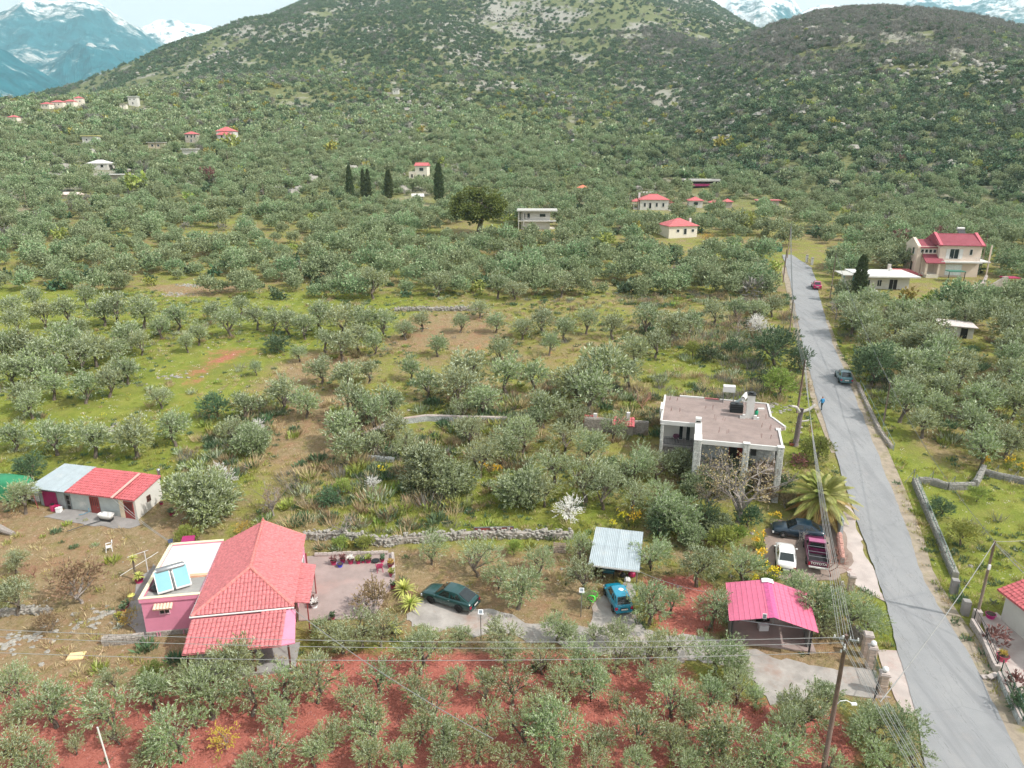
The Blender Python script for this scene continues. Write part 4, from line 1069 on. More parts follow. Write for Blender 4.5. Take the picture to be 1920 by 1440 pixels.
limestone = M('limestone', srgb(152, 148, 140), .9, var=.22, scale=5, dirt=srgb(128, 122, 108), dirt_amt=.5, bump=.5, bscale=14)
def stone_mesh(seed, flat=.65):
    g = random.Random(seed); mb = MB()
    mb.ball((0, 0, 0), 1.0, 6, 4, (1, g.uniform(.7, 1), flat), .5)
    me = bpy.data.meshes.new('stone'); me.from_pydata(mb.v, [], mb.f); me.materials.append(limestone); me.update()
    return me
stones = [stone_mesh(i) for i in range(4)]
n = 3400
x = rng.uniform(-90, 90, n); y = 38 + 150 * rng.random(n) ** 1.2
sp = fbm(x / 7, y / 7, 65, 3)
ok = (np.abs(np.arctan2(x, y)) < R(40)) & ~in_any(x, y, [ROADPOLY], .3) & ~in_any(x, y, PAVED, .1) & (rng.random(n) < np.clip((sp - .48) * 5, .03, 1))
x, y = x[ok], y[ok]
scatter('field_stones', 'loose pale limestone rocks scattered over the fields', 'stones', np.stack([x, y, H(x, y)], 1), .06 + .2 * rng.random(len(x)) ** 3, rng.integers(0, 4, len(x)), stones, seed=6)
# low shrubs, brambles and dead stalks between the trees
und = [tuft_mesh('weed', 60, LM['brown'], 60, .7, .5, .05), tuft_mesh('weed', 61, LM['straw'], 70, .8, .5, .035), tuft_mesh('weed', 62, LM['dark'], 90, .5, .55, .12), tuft_mesh('weed', 63, LM['olive'], 110, .55, .6, .08), tuft_mesh('weed', 64, LM['lime'], 80, .5, .5, .1), tuft_mesh('weed', 65, LM['bare'], 60, .8, .55, .03)]
n = 26000
x = rng.uniform(-75, 75, n); y = 40 + 100 * rng.random(n)
dens = fbm(x / 11, y / 11, 85, 4)
mid = zone_weights(x, y, [gpoly([(430, 760), (760, 700), (1250, 740), (1480, 720), (1590, 900), (1560, 1000), (1420, 1080), (1250, 1010), (560, 990), (330, 1000), (330, 900)]), gpoly([(1180, 560), (1480, 560), (1510, 720), (1250, 720)]), gpoly([(1610, 700), (1720, 890), (1940, 890), (1940, 560), (1600, 580)])], 6)
wr, wd = zone_weights(x, y, RED, 2.4), zone_weights(x, y, DRY, 3.5)
ok = (np.abs(np.arctan2(x, y)) < R(39)) & ~in_any(x, y, [ROADPOLY], .6) & ~in_any(x, y, PAVED, .3) & (rng.random(n) < np.clip((dens - .5) * 4, .015, .5) * (.35 + 1.3 * mid) * (1 - .9 * wr) * (1 - .8 * wd * (1 - mid)))
x, y, mid = x[ok], y[ok], mid[ok]
scatter('undergrowth', 'low weeds, brambles and dry stalks between the trees', 'undergrowth', np.stack([x, y, H(x, y) - .03], 1), rng.uniform(.45, 1.2, len(x)) * (1 + .7 * mid * rng.random(len(x))), rng.integers(0, 6, len(x)), und, seed=9)
n = 9000
x, y, r, a = hill_points(6.0, 270, 1100, -36, 38)
sp = fbm(x / 38, y / 55, 95, 4)
ok = (rng.random(len(x)) < np.clip((sp - .56) * 7, 0, .8)) & ~cleared(x, y, 1.0)
x, y, r = x[ok], y[ok], r[ok]
scatter('hillside_rocks', 'pale limestone boulders and ledges showing through the slope scrub', 'rocks', np.stack([x, y, H(x, y) + .9], 1), rng.uniform(.7, 1.5, len(x)) + 1.8 * rng.random(len(x)) ** 4, rng.integers(0, 4, len(x)), stones, seed=14)
redearth = M('red_clods', srgb(160, 102, 92), .95, var=.22, scale=4)
clods = []
for me_ in stones[:3]:
    c_ = me_.copy(); c_.materials.clear(); c_.materials.append(redearth); clods.append(c_)
n = 16000
x = rng.uniform(-40, 30, n); y = rng.uniform(27, 62, n)
wr = zone_weights(x, y, RED[:2], 2.0)
ok = (rng.random(n) < wr * .9) & ~in_any(x, y, PAVED, .1)
x, y = x[ok], y[ok]
scatter('soil_clods', 'clods of tilled red earth between the near olives', 'soil', np.stack([x, y, H(x, y)], 1), .03 + .09 * rng.random(len(x)) ** 2, rng.integers(0, 3, len(x)), clods, seed=12)
# white and yellow flecks of flowers in the grass
fl = [tuft_mesh('flower', 40, LM['white'], 9, .1, .5, .07), tuft_mesh('flower', 41, LM['fennel'], 9, .1, .5, .07)]
n = 5200
x = rng.uniform(-75, 75, n); y = 40 + 95 * rng.random(n)
ok = (np.abs(np.arctan2(x, y)) < R(39)) & ~in_any(x, y, [ROADPOLY], .3) & ~in_any(x, y, PAVED, .1)
x, y = x[ok], y[ok]
wg = zone_weights(x, y, GRASS, 4); ok = rng.random(len(x)) < wg * .9 + .05
x, y = x[ok], y[ok]
scatter('meadow_flowers', 'tiny white and yellow flowers dotted through the grass', 'flowers', np.stack([x, y, H(x, y) + .12], 1), rng.uniform(.5, 1.1, len(x)), (rng.random(len(x)) < .35).astype(int), fl, seed=8)
# ------------------------------------------------------------------ building kit
tile_pink = M('pink_clay_tile', srgb(186, 110, 112), .8, var=.26, scale=5, dirt=srgb(178, 124, 112), dirt_amt=.35, bump=.2, bscale=25)
tile_red = M('red_clay_tile', srgb(182, 94, 98), .8, var=.26, scale=4, dirt=srgb(150, 82, 76), dirt_amt=.4, bump=.2, bscale=25)
tile_cap = M('ridge_tile_clay', srgb(196, 118, 114), .8, var=.14, scale=4, dirt=srgb(196, 150, 130), dirt_amt=.4)
pinkwall = M('pink_render', srgb(212, 134, 158), .85, var=.05, scale=1.2, dirt=srgb(190, 122, 140), dirt_amt=.35)
whitewall = M('whitewash', srgb(200, 197, 190), .85, var=.05, scale=1.0, dirt=srgb(176, 168, 154), dirt_amt=.45)
whitepaint = M('white_paint', srgb(208, 206, 202), .6, var=.05, scale=2, dirt=srgb(190, 184, 174), dirt_amt=.3)
membrane = M('white_roof_coating', srgb(214, 211, 202), .7, var=.04, scale=.8, dirt=srgb(206, 194, 172), dirt_amt=.5)
cement = M('bare_cement', srgb(150, 148, 144), .9, var=.14, scale=1.2, dirt=srgb(118, 114, 108), dirt_amt=.6)
greywash = M('weathered_grey_render', srgb(172, 178, 176), .9, var=.12, scale=1.4, dirt=srgb(206, 204, 198), dirt_amt=.9)
rubble = M('rubble_stone', srgb(152, 144, 136), .9, var=.28, scale=6, dirt=srgb(186, 176, 164), dirt_amt=.5, bump=.4, bscale=20)
dstone = M('dressed_stone', srgb(176, 180, 178), .85, var=.22, scale=2.6, dirt=srgb(206, 204, 198), dirt_amt=.6, bump=.3, bscale=16)
mortar = M('mortar', srgb(150, 146, 140), .95, var=.1)
glass = M('window_glass', srgb(40, 46, 50), .08, var=.2, scale=1, spec=.7)
darkin = M('painted_opening_shade', srgb(34, 31, 30), .9, var=.2)  # near-black tone stands in for the shade inside openings
brownwood = M('brown_wood', srgb(96, 60, 48), .6, var=.15, scale=6)
redmetal = M('oxide_red_metal', srgb(142, 62, 60), .6, var=.1, scale=3, dirt=srgb(110, 52, 48), dirt_amt=.4)
magenta = M('magenta_sheet', srgb(150, 32, 92), .5, var=.1, scale=3, dirt=srgb(120, 40, 76), dirt_amt=.4)
galv = M('galvanised_sheet', srgb(176, 186, 190), .42, .35, var=.08, scale=1.5, dirt=srgb(196, 196, 192), dirt_amt=.5)
steel = M('steel', srgb(150, 152, 154), .4, .8, var=.1)
darkmetal = M('dark_metal', srgb(58, 58, 60), .5, .4, var=.1)
blackpl = M('black_plastic', srgb(30, 33, 35), .45, var=.15)
whitepl = M('white_plastic', srgb(226, 226, 226), .4, var=.03)
wood = M('grey_wood', srgb(128, 112, 98), .85, var=.2, scale=8, bump=.4, bscale=30)
polewood = M('pole_wood', srgb(112, 92, 84), .85, var=.22, scale=5, bump=.4, bscale=30)
hotpink = M('pink_sheet_metal', srgb(204, 104, 132), .45, .0, var=.05, scale=2, dirt=srgb(198, 86, 120), dirt_amt=.3)

class Plane:
    """roof plane: origin at the left end of the eave, e along the eave, s up the slope"""
    def __init__(s, o, e_to, s_to):
        s.o = Vector(o); e = Vector(e_to) - s.o; s.e = e.normalized()
        u = Vector(s_to) - s.o; u = u - s.e * u.dot(s.e); s.s = u.normalized()
        s.n = s.e.cross(s.s)
        if s.n.z < 0: s.n = -s.n
    def uv(s, p):
        d = Vector(p) - s.o
        return d.dot(s.e), d.dot(s.s)
    def at(s, u, v, h=0.0):
        return s.o + s.e * u + s.s * v + s.n * h

def inpoly(x, y, poly):
    c = False; n = len(poly)
    for i in range(n):
        ax, ay = poly[i]; bx, by = poly[(i + 1) % n]
        if (ay > y) != (by > y) and x < (bx - ax) * (y - ay) / (by - ay) + ax: c = not c
    return c

def tiles(pts, mat, parent, w=.27, l=.36, h=.062, name='tiles'):
    """pantiles over a roof face: pts[0], pts[1] = eave; one joined mesh (single tiles are too small to pick apart)"""
    pl = Plane(pts[0], pts[1], pts[-1]); poly = [pl.uv(p) for p in pts]
    u0, u1 = min(p[0] for p in poly), max(p[0] for p in poly); v0, v1 = min(p[1] for p in poly), max(p[1] for p in poly)
    mb = MB()
    nu, nv = int((u1 - u0) / w) + 1, int((v1 - v0) / l) + 1
    for j in range(nv):
        for i in range(nu):
            cu, cv = u0 + (i + .5) * w, v0 + (j + .5) * l
            if not inpoly(cu, cv, poly): continue
            jz = rnd.uniform(-.008, .008); ju = rnd.uniform(-.01, .01)
            a, b = cv - l * .5, cv + l * .62
            row = []
            for vv, lift, k in ((a, .035, 1.0), (b, .0, .9)):
                for t in (-1, -.55, 0, .55, 1):
                    row.append(pl.at(cu + ju + t * w * .5 * k, vv, .01 + lift + jz + h * (1 - t * t)))
            row += [pl.at(cu + ju - w * .5, a, -.01), pl.at(cu + ju + w * .5, a, -.01)]
            mb.add(row, [(0, 1, 6, 5), (1, 2, 7, 6), (2, 3, 8, 7), (3, 4, 9, 8), (10, 11, 4, 3, 2, 1, 0)])
    return mb.build(name, mat, parent, kind='stuff')

def face_slab(pts, t, mat, parent, name='roof'):
    mb = MB(); n = len(pts)
    mb.add([tuple(p) for p in pts] + [(p[0], p[1], p[2] - t) for p in pts], [list(range(n)), list(range(n, 2 * n))[::-1]] + [(i, n + i, n + (i + 1) % n, (i + 1) % n) for i in range(n)])
    return mb.build(name, mat, parent)

def ridge_caps(a, b, mat, parent, r=.13, l=.4, name='ridge_tiles'):
    a, b = Vector(a), Vector(b); n = max(2, int((b - a).length / l)); mb = MB()
    for i in range(n):
        p, q_ = a.lerp(b, i / n), a.lerp(b, (i + 1.08) / n)
        mb.tube([p, q_], [r * 1.08, r * .92], 8)
    return mb.build(name, mat, parent, kind='stuff')

def window(parent, c, w, h, ax='y', out=-1, frame=None, pane=None, bars=(1, 1), fr=.06, dep=.06, name='window', arch=False):
    """window on a wall plane: c = centre on the wall face; ax = wall normal axis, out = its sign; frame with a pane child"""
    frame = frame or whitepaint; pane = pane or glass
    def P3(a, z, d):
        return (c[0] + a, c[1] + out * d, c[2] + z) if ax == 'y' else (c[0] + out * d, c[1] + a, c[2] + z)
    mb = MB()
    def bar(a0, a1, z0, z1, d0, d1):
        mb.hexa([P3(a0, z0, d0), P3(a1, z0, d0), P3(a1, z1, d0), P3(a0, z1, d0), P3(a0, z0, d1), P3(a1, z0, d1), P3(a1, z1, d1), P3(a0, z1, d1)])
    bar(-w / 2, -w / 2 + fr, -h / 2, h / 2, -.02, dep); bar(w / 2 - fr, w / 2, -h / 2, h / 2, -.02, dep)
    bar(-w / 2 + fr, w / 2 - fr, -h / 2, -h / 2 + fr, -.02, dep); bar(-w / 2 + fr, w / 2 - fr, h / 2 - fr, h / 2, -.02, dep)
    for i in range(1, bars[0]):
        x = -w / 2 + w * i / bars[0]; bar(x - fr * .4, x + fr * .4, -h / 2 + fr, h / 2 - fr, 0, dep * .8)
    for i in range(1, bars[1]):
        z = -h / 2 + h * i / bars[1]; bar(-w / 2 + fr, w / 2 - fr, z - fr * .4, z + fr * .4, 0, dep * .75)
    o = mb.build(name, frame, parent)
    mb = MB(); mb2 = mb
    p = [P3(-w / 2 + fr * .5, -h / 2 + fr * .5, .008), P3(w / 2 - fr * .5, -h / 2 + fr * .5, .008), P3(w / 2 - fr * .5, h / 2 - fr * .5, .008), P3(-w / 2 + fr * .5, h / 2 - fr * .5, .008)]
    mb.add(p, [(0, 1, 2, 3)])
    mb.build('pane', pane, o)
    return o

def door(parent, c, w, h, ax='y', out=-1, mat=None, handle=True, panels=0, top=None, name='door'):
    def bxx(mb, a0, a1, z0, z1, d0, d1):
        f = (lambda a, z, d: (c[0] + a, c[1] + out * d, c[2] + z)) if ax == 'y' else (lambda a, z, d: (c[0] + out * d, c[1] + a, c[2] + z))
        mb.hexa([f(a0, z0, d0), f(a1, z0, d0), f(a1, z1, d0), f(a0, z1, d0), f(a0, z0, d1), f(a1, z0, d1), f(a1, z1, d1), f(a0, z1, d1)])
    mb = MB(); bxx(mb, -w / 2, w / 2, 0, h, -.02, .05)
    o = mb.build(name, mat or brownwood, parent)
    mb = MB()
    bxx(mb, -w / 2 - .07, -w / 2, 0, h + .07, -.02, .07); bxx(mb, w / 2, w / 2 + .07, 0, h + .07, -.02, .07); bxx(mb, -w / 2, w / 2, h, h + .07, -.02, .07)
    mb.build('frame', top or mat or brownwood, o)
    if panels:
        mb = MB()
        for i in range(panels):
            a = -w / 2 + w * (i + .5) / panels
            bxx(mb, a - .02, a + .02, h * .58, h * .95, .05, .075)
        mb.build('grille', darkmetal, o)
    if handle:
        mb = MB(); bxx(mb, w / 2 - .14, w / 2 - .06, h * .46, h * .5, .05, .1); mb.build('handle', steel, o)
    return o

def clad(mb, o, du, dv, W, Hh, nrm, sw=.42, sh=.2, proud=.03, gap=.02):
    """stones over a rectangle: o corner, du/dv unit vectors, nrm outward"""
    o, du, dv, nrm = Vector(o), Vector(du), Vector(dv), Vector(nrm)
    z = 0
    while z < Hh - .03:
        h = min(sh * rnd.uniform(.75, 1.3), Hh - z); x = 0
        if Hh - z - h < .06: h = Hh - z
        while x < W - .03:
            w = min(sw * rnd.uniform(.55, 1.5), W - x)
            if W - x - w < .1: w = W - x
            d = proud * rnd.uniform(.6, 1.5); g = gap / 2
            a = o + du * (x + g) + dv * (z + g); ww, hh = w - gap, h - gap
            b = [a, a + du * ww, a + du * ww + dv * hh, a + dv * hh]; k = .012
            t = [a + du * k + dv * k + nrm * d, a + du * (ww - k) + dv * k + nrm * d, a + du * (ww - k) + dv * (hh - k) + nrm * d, a + du * k + dv * (hh - k) + nrm * d]
            mb.add(b + t, [(4, 5, 6, 7), (0, 1, 5, 4), (1, 2, 6, 5), (2, 3, 7, 6), (3, 0, 4, 7)])
            x += w
        z += h
    return mb

def corrugated(parent, quad, mat, n_sheets, pitch=.16, amp=.02, name='roof_sheet', gap=.0):
    """roof of ribbed sheets side by side, each a part: quad = front-left, front-right, back-right, back-left"""
    fl, fr, br, bl = [Vector(p) for p in quad]
    out = []
    for k in range(n_sheets):
        a0, a1 = k / n_sheets, (k + 1) / n_sheets + (.012 if k < n_sheets - 1 else 0)
        wdt = (fr - fl).length / n_sheets; m = max(4, int(wdt / pitch) * 4)
        vs = []
        nrm = (fr - fl).cross(bl - fl).normalized()
        for i in range(m + 1):
            t = a0 + (a1 - a0) * i / m
            off = nrm * (amp * math.cos(i * math.pi / 2) + .004 * (k % 2))
            vs += [fl.lerp(fr, t) + off, bl.lerp(br, t) + off]
        mb = MB().add(vs, [(2 * i, 2 * i + 2, 2 * i + 3, 2 * i + 1) for i in range(m)])
        out.append(mb.build(name, mat, parent, smooth=True))
    return out

# ------------------------------------------------------------------ the pink house
hx, hy = -26.83, 44.0
PH = thing('house', 'pink rendered house with hipped pink tile roof and flat-roofed annexe', 'house', (hx, hy, .22), R(9))
mb = MB().bb(0, 4.05, 0, 7.6, -.4, 2.86).bb(4.35, 10.6, -2.5, 7.0, -.4, 3.2)
mb.build('wall', pinkwall, PH)
mb = MB().bb(0, 4.05, -.06, -.003, -.45, .34).bb(-.06, -.003, -.06, 7.6, -.45, .3)
pl_ = mb.build('plinth', mortar, PH)
mb = MB(); clad(mb, (0, -.06, -.45), (1, 0, 0), (0, 0, 1), 4.05, .79, (0, -1, 0), .3, .22); mb.build('plinth_stones', rubble, pl_, kind='stuff')
mb = MB().bb(-.1, 4.1, -.1, .12, 2.86, 3.2).bb(-.1, .12, .12, 7.5, 2.86, 3.2).bb(-.1, 4.1, 7.5, 7.72, 2.86, 3.2).bb(3.98, 4.16, .12, 7.5, 2.86, 3.12)
par = mb.build('parapet', pinkwall, PH)
mb = MB().bb(-.12, 4.12, -.12, .14, 3.2, 3.235).bb(-.12, .14, .14, 7.48, 3.2, 3.235).bb(-.12, 4.12, 7.48, 7.74, 3.2, 3.235)
mb.build('coping', M('cream_coping', srgb(226, 214, 178), .8, var=.06), par)
mb = MB().bb(.12, 3.98, 2.75, 7.5, 2.86, 3.06); mb.build('flat_roof', membrane, PH)
mb = MB().bb(.12, 3.98, .12, 2.75, 2.86, 2.95); mb.build('flat_roof', cement, PH)
mb = MB().bb(2.6, 3.98, 2.62, 2.95, 2.95, 3.1); mb.build('step', M('peach_step', srgb(222, 170, 140), .8), PH)
wn_ = window(PH, (1.5, 0, 2.02), .75, .55, frame=M('pale_pink_frame', srgb(214, 170, 180), .7), bars=(2, 1))
mb = MB()
for i in range(6):
    mb.tube([(.95 + i * .22, -.01, 2.62), (.95 + i * .22, -.45, 2.42)], [.11, .12], 8)
mb.build('awning_tiles', M('cream_tile', srgb(226, 190, 168), .8, var=.1), PH)
window(PH, (3.75, 0, 2.2), .25, .5, frame=darkmetal)
# hipped main roof, gable at the back
E = 3.2
fl, fr, br, bl = (4.2, -2.75, E), (11.05, -2.7, E), (10.75, 7.2, E), (4.15, 7.2, E)
r0, r1 = (7.75, .25, 4.85), (7.5, 7.2, 4.85)
main = []
for pts in ([fl, fr, r0], [fr, br, r1, r0], [bl, fl, r0, r1]):
    rf = face_slab(pts, .1, tile_pink, PH); tiles(pts, tile_pink, rf); main.append(rf)
MB().extr([(4.4, E - .1), (10.5, E - .1), (7.5, 4.72)], 6.7, 7.0).build('gable_wall', pinkwall, PH)
ridge_caps((7.75, .25, 4.9), (7.5, 7.2, 4.9), tile_cap, main[1])
ridge_caps(fl, (7.75, .25, 4.9), tile_cap, main[0]); ridge_caps(fr, (7.75, .25, 4.9), tile_cap, main[0])
ridge_caps((10.75, 7.2, E + .05), (7.5, 7.2, 4.9), tile_cap, main[1], .1); 
mb = MB().tube([(4.1, -2.85, E - .03), (11.1, -2.8, E - .03)], .06, 8).tube([(4.1, 7.2, E - .05), (4.1, -2.85, E - .05)], .05, 8)
mb.build('gutter', whitepaint, PH)
mb = MB().extr([(7.4, 4.95), (7.52, 5.25), (7.64, 4.95)], 7.05, 7.25); mb.build('finial', tile_cap, PH)
# veranda roof in front and its posts
vf = [(4.15, -5.5, 2.18), (10.55, -5.6, 2.18), (10.5, -2.85, 3.02), (4.35, -2.85, 3.02)]
vr = face_slab(vf, .08, tile_pink, PH, 'veranda_roof'); tiles(vf, tile_pink, vr, .29, .38, .07)
face_slab([(10.5, -5.55, 2.2), (11.4, -5.4, 2.2), (11.2, -2.85, 3.06), (10.46, -2.85, 3.06)], .1, pinkwall, PH, 'veranda_edge')
for x in (4.5, 6.5, 8.6, 10.9):
    MB().tube([(x, -5.2, -.4), (x, -5.2, 2.18)], .07, 8).build('post', redmetal if x < 5 else brownwood, PH)
MB().bb(4.2, 11.2, -5.4, -2.5, -.4, .05).build('veranda_floor', cement, PH)
# small roof over the door on the right
af = [(12.0, -1.75, 2.72), (11.95, 3.4, 2.72), (10.68, 3.45, 3.02), (10.72, -1.8, 3.02)]
ar = face_slab(af, .06, tile_pink, PH, 'awning_roof'); tiles(af, tile_pink, ar, .27, .36)
for y in (-1.5, 3.1):
    MB().tube([(11.8, y, -.1), (11.8, y, 2.7)], .05, 6).build('post', redmetal, PH)
door(PH, (10.6, .5, 0), .95, 2.1, 'x', 1, brownwood); window(PH, (10.6, 2.4, 1.5), 1.0, 1.1, 'x', 1, bars=(2, 1)); window(PH, (10.6, 5.6, 1.5), 1.0, 1.1, 'x', 1, bars=(2, 1))
door(PH, (7.2, -2.5, 0), .95, 2.1); window(PH, (5.5, -2.5, 1.4), .9, 1.1, bars=(2, 1)); window(PH, (9.2, -2.5, 1.4), .9, 1.1, bars=(2, 1))
MB().tube([(10.9, 5.6, .0), (10.9, 5.6, 2.5)], .07, 6).build('flue_pipe', redmetal, PH)
for x in (.75, .95, 2.6): MB().tube([(x, -.12, -.4), (x, -.12, .3)], .035, 6).build('drain_pipe', pinkwall, PH)

def local(par, x, y, z):
    m = Matrix.Rotation(par.rotation_euler.z, 4, 'Z')
    return par.location + m @ Vector((x, y, z))
# things standing on the flat roof
SP = thing('solar_water_heater', 'solar water heater with two tilted pale blue panels on pink house roof', 'solar heater', local(PH, 1.75, 1.75, 3.17), R(9 + 24))
panel_g = M('solar_panel_glass', srgb(126, 172, 178), .22, var=.06, scale=.8, spec=.6)
for s_ in (-1, 1):
    q4 = [(s_ * .62 - .54, -1.0, .08), (s_ * .62 + .54, -1.0, .08), (s_ * .62 + .54, .55, 1.02), (s_ * .62 - .54, .55, 1.02)]
    pn = face_slab(q4, .09, whitepaint, SP, 'panel_frame')
    pl = Plane(q4[0], q4[1], q4[3]); u1, v1 = pl.uv(q4[2])
    MB().add([pl.at(.06, .06, .006), pl.at(u1 - .06, .06, .006), pl.at(u1 - .06, v1 - .06, .006), pl.at(.06, v1 - .06, .006)], [(0, 1, 2, 3)]).build('panel_glass', panel_g, pn)
MB().tube([(-1.0, .62, .95), (-.9, .62, .95), (.9, .62, .95), (1.0, .62, .95)], [.2, .26, .26, .2], 14).build('tank', steel, SP, True)
mb = MB()
for x in (-1.05, 0, 1.05): mb.tube([(x, .6, -.1), (x, .6, .8)], .025, 5).tube([(x, .55, .98), (x, -1, .05)], .025, 5)
mb.build('stand', steel, SP)
t = thing('satellite_dish', 'small dark satellite dish behind the solar panels', 'satellite dish', local(PH, .78, 2.35, 3.05), R(200))
mb = MB(); mb.add([(0, 0, .75)] + [(.32 * math.cos(w), .1 - .0 * w, .75 + .32 * math.sin(w)) for w in np.linspace(0, 6.283, 13)[:-1]], [(0, 1 + i, 1 + (i + 1) % 12) for i in range(12)]); mb.build('dish', darkmetal, t)
MB().tube([(0, 0, -.1), (0, 0, .75)], .025, 6).build('mast', steel, t)
t = tag(MB().ball((0, 0, .22), .42, 9, 5, (1.3, 1, .55), .35).build('plastic_sheet', blackpl), 'crumpled black plastic sheet on the flat roof corner', 'plastic sheet')
t.location = local(PH, .75, 1.3, 2.93)
t = tag(MB().ball((0, 0, .2), .4, 9, 5, (.9, 1.3, .6), .3).build('plastic_sheet', blackpl), 'black covered tank lying behind the left solar panel', 'tank')
t.location = local(PH, .62, 2.3, 2.95)
t = thing('flood_lamp', 'small solar flood lamp on the annexe roof corner', 'lamp', local(PH, .05, 7.4, 3.2), R(40))
MB().tube([(0, 0, 0), (0, 0, .35)], .02, 5).build('pole', steel, t); MB().box((0, 0, .42), (.35, .06, .3)).build('panel', M('pv_blue', srgb(52, 66, 96), .2), t)
t = tag(MB().bb(-.45, .45, -.3, .3, 0, .5).add([(-.5, -.35, .5), (.5, -.35, .5), (.5, .35, .7), (-.5, .35, .7)], [(0, 1, 2, 3)]).build('roof_box', magenta), 'small magenta lean-to behind the annexe roof', 'lean-to')
t.location = local(PH, 1.2, 8.1, 2.7); t.rotation_euler.z = R(9)

# ------------------------------------------------------------------ the outbuilding on the left
OB = thing('outbuilding', 'low white outbuilding with red tile roof and grey metal lean-to', 'outbuilding', (-45.75, 61.75, 1.45), R(-13))
fz, bz, dp = 2.1, 2.75, 3.5
def sidewall(mb, x0, x1, z0=-.4):
    mb.add([(x0, 0, z0), (x1, 0, z0), (x1, dp, z0), (x0, dp, z0), (x0, 0, fz), (x1, 0, fz), (x1, dp, bz), (x0, dp, bz)], [(3, 2, 1, 0), (4, 5, 6, 7), (0, 1, 5, 4), (1, 2, 6, 5), (2, 3, 7, 6), (3, 0, 4, 7)])
mb = MB(); sidewall(mb, 3.95, 9.3); mb.build('wall', greywash, OB)
mb = MB(); sidewall(mb, 9.3, 11.1); mb.build('wall', whitewall, OB)
MB().bb(9.34, 9.85, -.05, -.003, -.3, 2.05).build('wall_panel', M('cream_render', srgb(222, 204, 176), .85), OB)
mb = MB(); sidewall(mb, .35, 3.95); mb.build('wall', M('grey_green_boards', srgb(140, 150, 150), .8, var=.12), OB)
rp = [(3.7, -.35, fz + .05), (9.45, -.35, fz + .05), (9.45, dp + .15, bz + .14), (3.7, dp + .15, bz + .14)]
rf = face_slab(rp, .07, tile_red, OB); tiles(rp, tile_red, rf, .25, .36)
rp = [(9.45, -.3, fz - .02), (11.25, -.3, fz - .02), (11.25, dp + .1, bz + .07), (9.45, dp + .1, bz + .07)]
rf = face_slab(rp, .07, tile_red, OB); tiles(rp, tile_red, rf, .25, .36)
MB().box((9.42, 1.55, 2.58), (.2, 3.9, .1)).build('roof_joint', M('pale_mortar', srgb(206, 160, 150), .9), OB).rotation_euler = (math.atan2(bz - fz, dp), 0, 0)
OB.children[-1].location = (0, -.02, -.02)
corrugated(OB, [(-.35, -.45, fz + .12), (3.85, -.5, fz + .12), (3.85, dp + .2, bz + .2), (.1, dp + .2, bz + .2)], galv, 4, .2, .018)
mb = MB(); n = 18
for i in range(n):
    x = .75 + i * (1.6 / n); mb.box((x + .045, -.03 - .02 * (i % 2), .85), (1.6 / n - .004, .04, 1.9))
mb.build('sheet_door', magenta, OB)
MB().bb(2.45, 3.3, -.05, -.004, 0, 1.8).build('panel_door', M('grey_panel', srgb(146, 154, 154), .7), OB)
window(OB, (3.62, 0, .9), .5, 1.6, frame=steel, pane=darkin, bars=(1, 3))
door(OB, (6.6, 0, -.15), .85, 1.9, mat=redmetal, panels=4); door(OB, (10.35, 0, -.25), .85, 1.95, mat=redmetal, panels=6)
window(OB, (11.1, 1.7, 1.35), .5, .6, 'x', 1, frame=brownwood, pane=darkin, bars=(2, 2))
MB().bb(4.0, 6.1, -.045, -.003, -.3, .25).build('base_course', rubble, OB)
mb = MB().tube([(0, 0, 0), (0, 0, 1.0)], .13, 10).tube([(0, 0, 1.08), (0, 0, 1.16)], [.19, .12], 10)
ch = mb.build('chimney_pipe', steel, OB); ch.location = (10.9, 3.75, 2.3)
loc = lambda x, y, z=0: local(OB, x, y, z)
def onground(v, dz=0.0): return Vector((v.x, v.y, float(H(v.x, v.y)) + dz))
t = thing('bathtub', 'white enamel bathtub on a low block in front of outbuilding', 'bathtub', onground(loc(8.35, -.75), .05), R(-13))
mb = MB(); ring = lambda a, b, z: [(a * math.copysign(abs(math.cos(w)) ** .5, math.cos(w)), b * math.copysign(abs(math.sin(w)) ** .5, math.sin(w)), z) for w in np.linspace(0, 6.283, 17)[:-1]]
vs = ring(.6, .28, .25) + ring(.78, .4, .66) + ring(.7, .33, .66) + ring(.52, .22, .36)
mb.add(vs, [(i + 16 * k, (i + 1) % 16 + 16 * k, (i + 1) % 16 + 16 * (k + 1), i + 16 * (k + 1)) for k in range(3) for i in range(16)] + [list(range(48, 64)), list(range(16))[::-1]])
mb.build('basin', whitepaint, t, True)
MB().bb(-.55, .55, -.25, .25, -.1, .26).build('base', darkmetal, t)
t = thing('water_tank', 'white caged water tank at the left end of outbuilding', 'water tank', onground(loc(-.4, .6), 0), R(-13))
MB().bb(-.5, .5, -.45, .45, .14, 1.1).build('tank', whitepl, t)
mb = MB()
for z in (.2, .43, .66, .89, 1.1):
    for s_ in (-1, 1): mb.tube([(-.53, s_ * .48, z), (.53, s_ * .48, z)], .015, 4).tube([(s_ * .53, -.48, z), (s_ * .53, .48, z)], .015, 4)
for k in range(6):
    a = -.53 + k * .212
    for s_ in (-1, 1): mb.tube([(a, s_ * .48, .1), (a, s_ * .48, 1.1)], .015, 4).tube([(s_ * .53, a * .9, .1), (s_ * .53, a * .9, 1.1)], .015, 4)
mb.build('cage', steel, t); MB().bb(-.55, .55, -.5, .5, 0, .13).build('pallet', wood, t)
redpl = M('crimson_plastic', srgb(166, 34, 84), .45)
t = thing('plastic_drum', 'crimson plastic drum with white cap by the sheet door', 'drum', onground(loc(2.2, -.5)), 0)
MB().tube([(0, 0, 0), (0, 0, .1), (0, 0, .55), (0, 0, .62)], [.24, .27, .27, .2], 12).build('body', redpl, t, True); MB().tube([(0, 0, .62), (0, 0, .72)], .17, 10).build('lid', blackpl, t)
